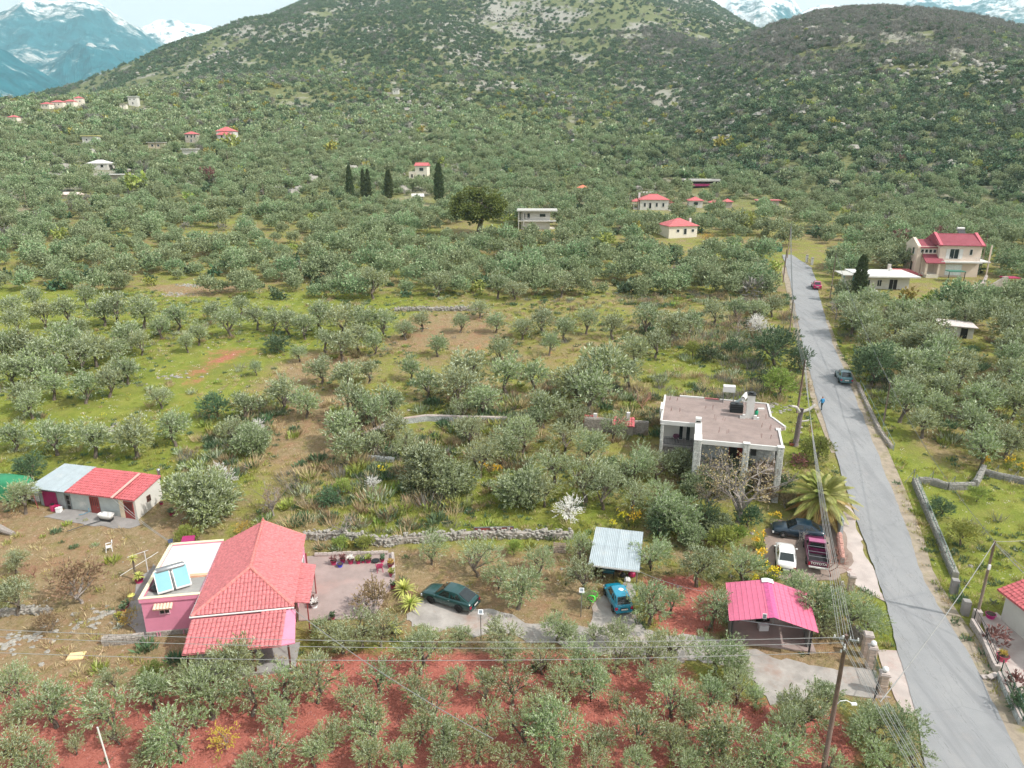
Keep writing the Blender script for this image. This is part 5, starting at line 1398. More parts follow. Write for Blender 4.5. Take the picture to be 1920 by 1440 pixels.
t = tag(MB().bb(-.22, .22, -.2, .2, 0, .45).bb(-.24, .24, -.22, .22, .45, .5).build('storage_box', whitepl), 'small white box beside the crimson drum', 'box'); t.location = onground(loc(2.95, -.6))
t = tag(MB().bb(-.2, .2, -.2, .2, 0, .5).bb(-.22, .22, -.22, .22, .5, .54).build('crate', redpl), 'crimson crate between drum and white box', 'crate'); t.location = onground(loc(2.6, -.45))
t = tag(MB().tube([(0, 0, .02), (-1.2, -1.1, .03), (-2.0, -2.0, .03)], .04, 6).build('hose', blackpl), 'black drain hose running from the bathtub', 'hose'); t.location = onground(loc(8.0, -1.0), .1)
t = tag(MB().tube([(0, 0, .5), (.1, -.1, .2), (-.3, -.3, .05), (-.7, -.5, .03)], .025, 6).build('hose', M('blue_hose', srgb(40, 130, 160), .5)), 'short blue hose by the outbuilding door', 'hose'); t.location = onground(loc(5.95, -.2), .1)
# ------------------------------------------------------------------ the flat-roofed stone house
SH = thing('house', 'two-storey stone house with flat concrete roof and tall white chimney', 'house', (18.2, 64.2, 2.35), R(-14.4))
RZ = 5.05
poly = [(-3.75, 4.4), (0, 4.4), (0, 0), (7.66, 0), (7.75, 4.9), (8.5, 5.6), (7.4, 8.3), (7.3, 12.5), (3.65, 12.7), (-3.75, 12.8)]
roofc = M('weathered_roof_concrete', srgb(140, 124, 118), .9, var=.14, scale=.9, dirt=srgb(120, 106, 102), dirt_amt=.7, bump=.2)
MB().prism(poly, RZ - .28, RZ).build('roof_slab', roofc, SH)
def edge(a, b, h0, h1, t=.2, mat=None, name='roof_edge', par=None):
    a, b = Vector((*a, 0)), Vector((*b, 0)); d = (b - a); L = d.length; rz = math.atan2(d.y, d.x)
    c = (a + b) / 2
    return MB().box((c.x, c.y, (h0 + h1) / 2), (L, t, h1 - h0), rz).build(name, mat or whitepaint, par or SH)
for a, b, h in (((-3.8, 4.33), (-.32, 4.33), .1), ((.3, -.07), (4.15, -.07), .1), ((4.75, -.07), (7.3, -.07), .1), ((-3.83, 4.3), (-3.83, 9.2), .12), ((-3.83, 9.3), (-3.83, 12.85), .1), ((7.72, .4), (7.8, 4.9), .12), ((7.45, 8.3), (8.52, 5.7), .1), ((7.35, 8.3), (7.35, 12.5), .12),
                ((-2.2, 12.85), (.5, 12.82), .16), ((2.2, 12.8), (4.5, 12.75), .1), ((4.6, 12.75), (7.3, 12.6), .12)):
    edge(a, b, RZ - .33, RZ + h)
edge((-3.95, 7.2), (-3.95, 9.4), RZ - .5, RZ + .35, .35)
edge((.6, 12.83), (2.1, 12.83), RZ - .3, RZ + .1, .2, tile_pink, 'brick_edge')
# walls: ground floor and upper floor set back behind the verandas
mb = MB().bb(.35, 7.3, 1.9, 12.2, -.6, RZ - .28).bb(-3.55, .35, 6.2, 12.4, -.6, RZ - .28)
wl_ = mb.build('wall', mortar, SH)
mb = MB(); clad(mb, (.35, 1.9, -.4), (1, 0, 0), (0, 0, 1), 6.95, 5.1, (0, -1, 0), .45, .2); clad(mb, (7.3, 1.9, -.4), (0, 1, 0), (0, 0, 1), 10.3, 5.1, (1, 0, 0), .45, .2)
mb.build('stone_cladding', dstone, wl_, kind='stuff')
MB().bb(-3.5, .3, 6.13, 6.197, 2.55, RZ - .28).build('white_wall', whitewall, SH)
mb = MB(); clad(mb, (-3.55, 4.45, -.7), (1, 0, 0), (0, 0, 1), 3.6, 2.9, (0, -1, 0), .34, .18)
b_ = MB().bb(-3.55, .1, 4.5, 6.15, -.7, 2.25).build('basement_wall', mortar, SH); mb.build('stone_cladding', rubble, b_, kind='stuff')
MB().bb(-3.7, .2, 4.3, 6.2, 2.25, 2.5).build('balcony_floor', greyc, SH)
MB().bb(.2, 7.6, .1, 1.9, 2.2, 2.42).build('veranda_floor', palec, SH)
MB().bb(7.3, 7.62, 1.9, 4.9, 2.2, 2.4).build('veranda_floor', palec, SH)
door(SH, (-1.75, 4.45, -.55), .95, 2.0, mat=whitepaint)
# pillars faced with stone
for x0, x1, y0, y1, zt in ((-.42, .3, -.45, 1.2, RZ + .1), (4.15, 4.75, -.42, .1, RZ + .18), (7.25, 7.85, -.42, .15, RZ + .12), (7.55, 8.0, 4.4, 5.0, RZ + .05), (-3.85, -3.5, 4.2, 4.6, RZ - .3)):
    p_ = MB().bb(x0 + .04, x1 - .04, y0 + .04, y1 - .04, -1.2, zt).build('pillar', mortar, SH)
    mb = MB()
    clad(mb, (x0 + .04, y0 + .04, -1.2), (1, 0, 0), (0, 0, 1), x1 - x0 - .08, zt + 1.2, (0, -1, 0), .32, .2, .035)
    clad(mb, (x0 + .04, y1 - .04, -1.2), (0, -1, 0), (0, 0, 1), y1 - y0 - .08, zt + 1.2, (-1, 0, 0), .32, .2, .035)
    clad(mb, (x1 - .04, y0 + .04, -1.2), (0, 1, 0), (0, 0, 1), y1 - y0 - .08, zt + 1.2, (1, 0, 0), .32, .2, .035)
    mb.build('pillar_stones', M('pale_dressed_stone', srgb(198, 198, 192), .85, var=.18, scale=2.6, bump=.3, bscale=16), p_, kind='stuff')
    MB().bb(x0 - .02, x1 + .02, y0 - .02, y1 + .02, zt, zt + .06).build('pillar_cap', whitepaint, p_)
MB().bb(-.4, .28, 1.2, 4.4, RZ - .33, RZ + .22).build('roof_edge', whitepaint, SH)
ck = MB().bb(-.38, .2, 4.0, 4.6, RZ, RZ + .75).build('small_chimney', whitepaint, SH); MB().bb(-.3, .12, 3.95, 4.02, RZ + .35, RZ + .5).build('vent_slot', darkin, ck)
# openings
def arch(parent, x, y, z, w, h, mat, name, depth=.04, n=10):
    pts = [(x - w / 2, z), (x + w / 2, z)] + [(x + w / 2 * math.cos(t), z + h - w / 2 + w / 2 * math.sin(t)) for t in np.linspace(0, math.pi, n)]
    return MB().extr(pts, y - depth, y + .02).build(name, mat, parent)
for x in (-1.75, -1.0):
    a_ = arch(SH, x, 6.1, 2.5, .5, 2.1, whitepaint, 'arched_window', .05); arch(a_, x, 6.05, 2.54, .36, 1.98, glass, 'pane', .02)
a_ = arch(SH, 3.75, 1.84, 2.42, 1.5, 2.3, M('dark_red_wood', srgb(110, 34, 30), .5), 'arched_door', .06); arch(a_, 3.45, 1.78, 2.46, .7, 2.1, darkin, 'pane', .01)
a_ = arch(SH, 5.35, 1.84, 3.2, .5, 1.3, darkmetal, 'arched_window', .05)
MB().bb(.6, 5.6, 1.8, 1.86, .0, 1.9).build('basement_shade_panel', darkin, SH)  # dark panel on the wall, painted as the open ground floor's shade
# railings
def railing(parent, a, b, h=.85, mat=None, n=None):
    a, b = Vector(a), Vector(b); n = n or int((b - a).length / .16); mb = MB()
    mb.tube([a + Vector((0, 0, h)), b + Vector((0, 0, h))], .025, 5).tube([a + Vector((0, 0, .08)), b + Vector((0, 0, .08))], .018, 4)
    for i in range(n + 1):
        p = a.lerp(b, i / n); mb.tube([p, p + Vector((0, 0, h))], .012, 4)
    return mb.build('railing', mat or darkmetal, parent)
railing(SH, (.35, .12, 2.42), (4.1, .12, 2.42)); railing(SH, (4.8, .12, 2.42), (7.25, .12, 2.42)); railing(SH, (-3.5, 4.4, 2.5), (-.45, 4.4, 2.5)); railing(SH, (7.58, .4, 2.42), (7.58, 3.6, 2.42), 1.2)
# chimney on the roof, with small steps at its foot
cm_ = MB().bb(4.75, 5.5, 7.4, 8.1, RZ, RZ + 2.55).build('chimney', whitepaint, SH)
MB().bb(4.68, 5.57, 7.33, 8.17, RZ + 2.55, RZ + 2.68).tube([(5.12, 7.75, RZ + 2.68), (5.12, 7.75, RZ + 2.85)], [.22, .3], 10).build('chimney_cap', darkmetal, cm_)
for x, s_ in ((4.45, 1), (5.8, -1)): MB().bb(x - .28, x + .28, 7.2, 7.5, RZ, RZ + .22).bb(x - .14 + .1 * s_, x + .14 + .1 * s_, 7.2, 7.5, RZ + .22, RZ + .42).build('chimney_step', whitepaint, cm_)
# starter bars sticking out of the slab
for x, y in ((-3.3, 11.2), (-2.9, 7.6), (.6, 9.2), (1.6, 6.0), (1.9, 2.4), (6.0, 2.0), (6.2, 5.0), (7.0, 4.4), (5.9, 7.6)):
    mb = MB()
    for i in range(4):
        px_, py_ = x + (i % 2) * .9 + rnd.uniform(-.1, .1), y + (i // 2) * .3
        mb.tube([(px_, py_, RZ - .02), (px_ + rnd.uniform(-.05, .05), py_, RZ + rnd.uniform(.3, .55))], .014, 4)
    mb.build('starter_bars', M('rusty_steel', srgb(116, 74, 62), .8), SH)
lo = lambda x, y, z: local(SH, x, y, z)
t = thing('water_tank', 'black rectangular water tank on the flat stone-house roof', 'water tank', lo(3.85, 9.2, RZ), R(-14))
MB().box((0, 0, .5), (1.35, .9, .95), 0, (.94, .9)).build('tank', blackpl, t); MB().tube([(0, 0, .97), (0, 0, 1.04)], .2, 10).build('lid', blackpl, t)
for z in (.25, .5, .75): MB().box((0, 0, z), (1.39, .94, .05)).build('rib', blackpl, t)
t = thing('header_tank', 'white box tank raised on legs at roof back', 'water tank', lo(3.1, 12.2, RZ), R(-14))
MB().bb(-.65, .65, -.4, .4, 1.3, 1.95).build('tank', whitepaint, t)
for x in (-.55, .55):
    for y in (-.3, .3): MB().tube([(x, y, 0), (x, y, 1.3)], .03, 5).build('leg', steel, t)
t = thing('solar_water_heater', 'white tank solar heater seen from behind by the chimney', 'solar heater', lo(4.75, 11.0, RZ), R(60))
MB().tube([(-.9, 0, 1.25), (-.8, 0, 1.25), (.8, 0, 1.25), (.9, 0, 1.25)], [.22, .28, .28, .22], 12).build('tank', whitepaint, t, True)
face_slab([(-.9, .1, 1.1), (-.9, 1.3, .1), (.9, 1.3, .1), (.9, .1, 1.1)], .08, galv, t, 'panel')
for x in (-.8, .8): MB().tube([(x, 0, 0), (x, 0, 1.1)], .03, 5).build('leg', steel, t)
t = thing('gas_bottle', 'green gas bottle standing by the roof chimney', 'gas bottle', lo(5.9, 8.8, RZ), 0)
MB().tube([(0, 0, 0), (0, 0, .08), (0, 0, .42), (0, 0, .5)], [.16, .2, .2, .1], 12).build('body', M('green_enamel', srgb(30, 150, 110), .4), t, True); MB().tube([(0, 0, .5), (0, 0, .6)], .09, 8).build('collar', darkmetal, t)
t = tag(MB().bb(-.35, .35, -.14, .14, 0, .16).build('box', whitepaint), 'pale block lying on the flat roof', 'block'); t.location = lo(6.5, 10.6, RZ)
t = thing('barbecue', 'small round barbecue grill on the upper balcony', 'barbecue', lo(-2.2, 4.95, 2.5), 0)
MB().tube([(0, 0, .55), (0, 0, .75), (0, 0, .95)], [.2, .36, .3], 12).build('bowl', M('purple_cover', srgb(112, 62, 92), .6), t, True)
for w in (0, 2.1, 4.2): MB().tube([(.1 * math.cos(w), .1 * math.sin(w), .6), (.3 * math.cos(w), .3 * math.sin(w), 0)], .02, 5).build('leg', darkmetal, t)
def plastic_chair(loc, rz, label, mat):
    t = thing('garden_chair', label, 'chair', loc, rz, 'plastic garden chairs')
    MB().bb(-.22, .22, -.22, .22, .40, .44).build('seat', mat, t)
    mb = MB()
    for i in range(5): mb.hexa([(-.2 + i * .09, .2, .44), (-.15 + i * .09, .2, .44), (-.15 + i * .09, .24, .44), (-.2 + i * .09, .24, .44), (-.2 + i * .09, .3, .86), (-.15 + i * .09, .3, .86), (-.15 + i * .09, .34, .86), (-.2 + i * .09, .34, .86)])
    mb.bb(-.22, .24, .29, .35, .82, .9); mb.build('backrest', mat, t)
    for x in (-1, 1):
        for y in (-1, 1): MB().tube([(x * .2, y * .2, .42), (x * .25, y * .25, 0)], .028, 5).build('leg', mat, t)
        MB().bb(x * .26 - .03, x * .26 + .03, -.2, .26, .62, .66).bb(x * .26 - .02, x * .26 + .02, -.2, -.15, .42, .62).build('armrest', mat, t)
    return t
c_ = plastic_chair(onground(lo(1.0, -1.0, 0)), R(170), 'white garden chair in front of the stone house', whitepl)
plastic_chair(G(205, 1033), R(-60), 'white plastic chair alone in the brown yard', whitepl)
c_ = plastic_chair(G(712, 1073), R(200), 'crimson garden chair on the patio beside the pots', redpl)
c_.location.z += .1
# low walls and tiled barbecue shelter of the garden to its left
def stone_wall(name, label, pts, h, w, mat, stone_mat, cap=False, sw=.34, cat='wall', base=-.3):
    t = thing(name, label, cat, (0, 0, 0))
    core, st = MB(), MB()
    for a, b in zip(pts, pts[1:]):
        a, b = Vector(a), Vector(b); d = (b - a); d.z = 0; L = d.length; u = d.normalized(); nrm = Vector((-u.y, u.x, 0)); o = nrm * (w / 2)
        core.hexa([tuple(p + Vector((0, 0, z))) for z in (base, h) for p in (a - o, b - o, b + o, a + o)])
        slope = (b.z - a.z) / max(L, 1e-6); du = Vector((u.x, u.y, slope))
        clad(st, a - o + Vector((0, 0, base)), du, (0, 0, 1), L, h - base, -nrm, sw, .2, .045, .03)
        clad(st, a + o + Vector((0, 0, base)), du, (0, 0, 1), L, h - base, nrm, sw, .2, .045, .03)
        if not cap: clad(st, a - o + Vector((0, 0, h)), du, nrm, L, w, (0, 0, 1), sw, .22, .07, .03)
        if cap:
            MB().hexa([tuple(p + Vector((0, 0, z))) for z in (h, h + .08) for p in (a - o * 1.15, b - o * 1.15, b + o * 1.15, a + o * 1.15)]).build('coping', palec, t)
    core.build('core', mat, t); st.build('stones', stone_mat, t, kind='stuff')
    return t
stone_wall('stone_wall', 'grey stone garden wall running left from the stone house', [G(1215, 815), G(1160, 810), G(1095, 806)], 1.5, .35, mortar, rubble)
stone_wall('stone_wall', 'low grey wall round the walled garden enclosure', [G(680, 824), G(742, 796), G(800, 788), G(950, 792)], .6, .4, mortar, dstone, True)
stone_wall('stone_wall', 'short low terrace wall below the garden enclosure', [G(690, 861), G(740, 866)], .4, .35, mortar, dstone)
for i, (u, v, lab) in enumerate(((1168, 812, 'larger tiled barbecue shelter by the garden wall'), (1107, 800, 'smaller tiled barbecue shelter by the garden wall'))):
    t = thing('barbecue_shelter', lab, 'shelter', G(u, v), R(-10)); k = 1.0 - .35 * i
    MB().bb(-1.1 * k, 1.1 * k, -.6, .6, 0, 1.2 * k).build('base', rubble, t); MB().bb(.3, .7, -.1, .3, 1.2 * k, 2.5 * k).build('chimney', whitepaint, t)
    q4 = [(-1.25 * k, -.8, 1.15 * k), (1.25 * k, -.8, 1.15 * k), (1.25 * k, .5, 1.75 * k), (-1.25 * k, .5, 1.75 * k)]; tiles(q4, tile_red, face_slab(q4, .06, tile_red, t), .3, .36)
# the main dry stone wall
def ball_wall(name, label, px, h, w):
    t = thing(name, label, 'wall', (0, 0, 0)); mb = MB(); core = MB()
    for (a, b) in zip(px, px[1:]):
        a, b = G(*a), G(*b); L = (b - a).length; u = (b - a).normalized(); nrm = Vector((-u.y, u.x, 0))
        core.hexa([tuple(p + Vector((0, 0, z))) for z in (-.2, h * .72) for p in (a - nrm * w * .4, b - nrm * w * .4, b + nrm * w * .4, a + nrm * w * .4)])
        for _ in range(int(L * h * 34)):
            s_ = rnd.uniform(0, L); hh = rnd.random(); side = rnd.choice((-1, 0, 1)) if hh > .6 else rnd.choice((-1, 1))
            c = a + u * s_ + nrm * (side * w * .5 * (1 - .25 * hh) + rnd.uniform(-.05, .05)); c.z = float(H(c.x, c.y)) + h * (hh if side else rnd.uniform(.8, 1.0))
            r = rnd.uniform(.1, .2); mb.ball(c, r, 5, 3, (rnd.uniform(.8, 1.3), rnd.uniform(.8, 1.3), rnd.uniform(.6, .9)), .5)
    core.build('core', rubble, t); mb.build('stones', limestone, t, kind='stuff')
ball_wall('dry_stone_wall', 'long grey dry stone wall behind patio and green car', [(570, 1010), (640, 1008), (690, 1016), (720, 1022), (765, 1016), (800, 1014), (880, 1008), (930, 1006), (990, 1008), (1075, 1008)], .75, .6)
ball_wall('dry_stone_wall', 'collapsed rubble wall at the left yard edge', [(0, 1152), (45, 1148), (95, 1150)], .5, .5)
ball_wall('rubble_bank', 'reddish rubble bank at the edge of the upper grove', [(740, 583), (790, 582), (895, 582)], .7, .9)
stone_wall('stone_wall', 'low stone planter wall at the front corner of pink house', [local(PH, -2.9, -.35, 0) * 1, local(PH, -1.2, -.42, 0), local(PH, -.1, -.35, 0)], .45, .4, mortar, rubble)
stone_wall('stone_wall', 'thin low kerb wall along the patio back edge', [G(590, 1044), G(660, 1041), G(728, 1040)], .3, .2, mortar, palec)
stone_wall('stone_wall', 'thin low kerb wall along the patio right end', [G(736, 1042), G(738, 1085)], .35, .2, mortar, palec)
# heaps of pale rock in the groves
for k, (u, v, n_, lab) in enumerate(((360, 535, 30, 'pale rock heap between olive trees in the upper left grove'), (330, 552, 26, 'low outcrop of grey rock beside the rock heap'), (330, 705, 14, 'scatter of pale rock on the red clearing'), (200, 805, 14, 'grey rock slab among the left meadow olives'), (1450, 765, 22, 'white rock outcrop behind the stone house'), (870, 1120, 9, 'small white stones beside the green saloon'), (190, 1155, 22, 'heap of white stones near the flower bed'), (40, 1205, 20, 'pale ash and rubble heap in the yard'), (690, 1062, 8, 'few pale stones right of the patio'))):
    g_ = G(u, v); mb = MB()
    for _ in range(n_ * 2):
        a, b = rnd.gauss(0, 1.3 if v > 500 and n_ > 10 else .5), rnd.gauss(0, .7); r = rnd.uniform(.07, .26) if n_ > 10 else rnd.uniform(.07, .14)
        x_, y_ = g_.x + a, g_.y + b
        mb.ball((x_ - g_.x, y_ - g_.y, float(H(x_, y_)) - g_.z + r * .1), r, 7, 4, (1.3, 1, .55), .7)
    t = tag(mb.build('rock_heap', limestone), lab, 'rocks', 'rock heaps'); t.location = g_
# ------------------------------------------------------------------ shed, carport
SD = thing('shed', 'open-fronted shed under a pale corrugated sheet roof', 'shed', (6.25, 50.35, .42), R(-13))
for x, y, z in ((.2, .9, 1.75), (3.85, .9, 1.75), (.2, 4.9, 2.2), (3.85, 4.9, 2.2)): MB().tube([(x, y, -.3), (x, y, z + .05)], .06, 6).build('post', steel, SD)
MB().bb(.1, .15, .9, 5.0, 0, 1.8).build('side_wall', galv, SD); MB().bb(.15, 3.9, 4.95, 5.0, 0, 2.2).build('back_wall', galv, SD); MB().bb(3.88, 3.93, 2.4, 4.95, 0, 1.9).build('side_wall', galv, SD)
corrugated(SD, [(-.05, 0, 1.82), (4.05, 0, 1.82), (4.05, 2.75, 2.13), (-.05, 2.75, 2.13)], galv, 4, .14, .02)
corrugated(SD, [(-.05, 2.65, 2.13), (4.05, 2.65, 2.13), (4.05, 5.2, 2.42), (-.05, 5.2, 2.42)], galv, 4, .14, .02)
MB().bb(-.08, 4.08, -.04, .02, 1.68, 1.8).build('front_beam', whitepaint, SD)
lo = lambda x, y, z=0.0: onground(local(SD, x, y, 0), z)
t = thing('workbench', 'teal workbench in the shade of the open shed', 'workbench', lo(1.5, 1.2), R(-13))
MB().bb(-.5, .5, -.3, .3, .72, .8).build('top', M('teal_paint', srgb(58, 112, 124), .6), t); MB().bb(-.48, .48, .2, .26, .2, .7).build('panel', M('teal_paint', srgb(58, 112, 124), .6), t)
for x in (-.45, .45):
    for y in (-.25, .25): MB().bb(x - .03, x + .03, y - .03, y + .03, 0, .72).build('leg', darkmetal, t)
for k, (x, y, s_, m_, lab) in enumerate(((3.1, 1.0, .3, whitepl, 'white sack in front of the shed'), (2.7, 1.5, .28, darkmetal, 'dark sack inside the shed'), (3.4, 1.7, .35, redpl, 'crimson bundle inside the shed'), (2.3, 2.2, .4, brownwood, 'brown bundle at the back of the shed'))):
    t = tag(MB().ball((0, 0, s_ * .6), s_, 9, 6, (1, .8, .8), .25).build('sack', m_), lab, 'sack', 'clutter in the shed'); t.location = lo(x, y)
t = tag(MB().tube([(0, 0, 0), (0, 0, .3)], [.16, .12], 10).build('bucket', M('orange_plastic', srgb(220, 96, 50), .5)), 'orange bucket beside the turquoise car', 'bucket'); t.location = lo(2.35, -.1)

CP = thing('carport', 'carport with bright pink gabled sheet roof on steel posts', 'carport', (15.5, 42.85, .12), R(-13))
W_, D_, E_, R_ = 5.85, 4.85, 2.25, 2.98
def ribbed(parent, a, b, c, d, n):
    """roof side laid in strips from eave a-d to ridge b-c, each strip a part with pressed cross ribs"""
    a, b, c, d = [Vector(p) for p in (a, b, c, d)]
    for k in range(n):
        t0, t1 = k / n, (k + 1) / n + .004
        vs, fs = [], []; m = 24
        nrm = (b - a).cross(d - a).normalized()
        if nrm.z < 0: nrm = -nrm
        for i in range(m + 1):
            s_ = i / m
            for t, up in ((t0, .03), (t0 + (t1 - t0) * .07, 0), (t1, 0)):
                p = a.lerp(b, t).lerp(d.lerp(c, t), s_) + nrm * (up + (.012 if i % 2 else 0))
                vs.append(p)
        for i in range(m):
            for j in range(2): fs.append((3 * i + j, 3 * i + j + 1, 3 * i + j + 4, 3 * i + j + 3))
        MB().add(vs, fs).build('roof_sheet', hotpink, parent)
ribbed(CP, (-.05, 0, E_), (2.82, 0, R_), (2.82, D_, R_), (-.05, D_, E_), 8)
ribbed(CP, (W_ + .05, 0, E_), (2.98, 0, R_), (2.98, D_, R_), (W_ + .05, D_, E_), 8)
mb = MB().add([(2.6, -.02, R_ - .03), (2.9, -.02, R_ + .06), (3.2, -.02, R_ - .03), (2.6, D_, R_ - .03), (2.9, D_, R_ + .06), (3.2, D_, R_ - .03)], [(0, 1, 4, 3), (1, 2, 5, 4)])
mb.build('ridge_cap', M('faded_pink_cap', srgb(196, 88, 136), .5, var=.2, scale=6, dirt=srgb(150, 60, 104), dirt_amt=.8), CP)
MB().add([(2.5, D_ - .5, R_ + .02), (2.9, D_ - .5, R_ + .1), (3.35, D_ - .5, R_ + .02), (2.5, D_ + .05, R_ + .02), (2.9, D_ + .05, R_ + .1), (3.35, D_ + .05, R_ + .02)], [(0, 1, 4, 3), (1, 2, 5, 4)]).build('ridge_plate', whitepl, CP)
for x in (.25, W_ - .25):
    for y in (.55, 2.5, D_ - .3): MB().bb(x - .06, x + .06, y - .06, y + .06, -.3, E_ + .05).build('post', darkmetal if y < 1 else steel, CP)
    MB().tube([(x, .55, .2), (x, 2.5, E_)], .03, 4).tube([(x, 2.5, .2), (x, .55, E_)], .03, 4).build('brace', steel, CP)
MB().bb(.2, .27, .55, D_ - .3, 0, E_).build('side_panel', M('grey_panel_sheet', srgb(140, 140, 138), .6), CP)
MB().bb(W_ - .27, W_ - .2, 1.2, D_ - .3, 0, 1.8).build('side_panel', M('grey_panel_sheet', srgb(140, 140, 138), .6), CP)
for y in (.3, 2.5, D_ - .3):
    mb = MB().tube([(.2, y, E_ - .02), (W_ - .2, y, E_ - .02)], .035, 5).tube([(.1, y, E_ + .0), (2.9, y, R_ - .04), (W_ - .1, y, E_)], .035, 5)
    for x in (1.5, 2.9, 4.3): mb.tube([(x, y, E_ - .02), (x, y, R_ - .06 - abs(x - 2.9) * .25)], .025, 4)
    mb.build('truss', steel, CP)
t = thing('solar_lamp', 'solar floodlight fixed to the carport front edge', 'lamp', local(CP, 2.25, -.05, 2.75), R(-13))
MB().bb(-.14, .14, -.02, .02, .1, .5).build('panel_frame', whitepl, t); MB().bb(-.1, .1, -.03, -.021, .14, .46).build('panel', M('pv_grey', srgb(120, 128, 134), .25), t); MB().tube([(0, .03, -.1), (0, .03, .2)], .02, 5).build('bracket', steel, t)
lo = lambda x, y, z=0.0: onground(local(CP, x, y, 0), z + .1)
t = tag(MB().bb(-.35, .35, -.2, .2, 0, .4).bb(-.37, .37, -.22, .22, .4, .45).build('storage_box', whitepl), 'white box on the floor under the carport', 'box'); t.location = lo(2.7, 2.6)
t = tag(MB().bb(-.5, .5, -.4, .4, 0, .9).bb(-.45, .45, -.35, .35, .9, 1.05).build('storage_cabinet', blackpl), 'dark cabinet at the back of the carport', 'cabinet'); t.location = lo(2.7, 3.9)

# ------------------------------------------------------------------ vehicles (forward is +x)
tyre_m = M('tyre_rubber', srgb(32, 32, 33), .85, var=.1); carglass = M('car_glass', srgb(28, 36, 38), .06, var=.1, spec=.8); chrome = M('alloy', srgb(168, 170, 172), .3, .8); lamp_red = M('tail_lamp', srgb(170, 26, 60), .25); lamp_w = M('head_lamp', srgb(220, 222, 222), .15); plate_m = M('number_plate', srgb(226, 226, 222), .5, var=.02)
underb = M('underbody', srgb(22, 22, 23), .9)
def paint(name, c, dark=.1):
    return M(name, c, .28, .0, var=.05, scale=1.2, dirt=tuple(min(1, k * 1.15 + .02) for k in c[:3]) + (1,), dirt_amt=.4, coat=.7)

def wheel(parent, x, y, r, w, rim_mat):
    s_ = 1 if y > 0 else -1
    t = MB()
    prof = [(-w / 2, r * .62), (-w / 2, r * .93), (-w * .32, r), (w * .32, r), (w / 2, r * .93), (w / 2, r * .62)]
    n = 20; vs = [(x + rr_ * math.cos(2 * math.pi * k / n), y + o_, r + rr_ * math.sin(2 * math.pi * k / n)) for o_, rr_ in prof for k in range(n)]
    t.add(vs, [(i * n + k, i * n + (k + 1) % n, (i + 1) * n + (k + 1) % n, (i + 1) * n + k) for i in range(5) for k in range(n)])
    wo_ = t.build('wheel', tyre_m, parent, True)
    m = MB(); yo = y + s_ * w * .36
    for k in range(5):
        a = 2 * math.pi * k / 5 + .3
        ca, sa = math.cos(a), math.sin(a); px_, pz_ = -sa, ca
        q4 = [(x + ca * r * .08 + px_ * sgn * r * .11, yo + s_ * .02, r + sa * r * .08 + pz_ * sgn * r * .11) for sgn in (-1, 1)] + [(x + ca * r * .62 + px_ * sgn * r * .1, yo, r + sa * r * .62 + pz_ * sgn * r * .1) for sgn in (1, -1)]
        m.add(q4, [(0, 1, 2, 3)])
    m.tube([(x, yo - s_ * .02, r), (x, yo + s_ * .03, r)], r * .16, 8)
    vs = [(x + q_ * r * math.cos(2 * math.pi * k / n), yo + .005 * s_, r + q_ * r * math.sin(2 * math.pi * k / n)) for q_ in (.56, .66) for k in range(n)]
    m.add(vs, [(k, (k + 1) % n, n + (k + 1) % n, n + k) for k in range(n)])
    m.build('rim', rim_mat, wo_)
    MB().tube([(x, y - s_ * .02, r), (x, y + s_ * w * .2, r)], r * .6, 14).build('hub', underb, wo_)

def loft(secs):
    """secs: list of rings with the same number of points"""
    mb = MB(); n = len(secs[0]); mb.add([p for s in secs for p in s], [(i * n + k, i * n + (k + 1) % n, (i + 1) * n + (k + 1) % n, (i + 1) * n + k) for i in range(len(secs) - 1) for k in range(n)] + [list(range(n))[::-1], [(len(secs) - 1) * n + k for k in range(n)]])
    return mb

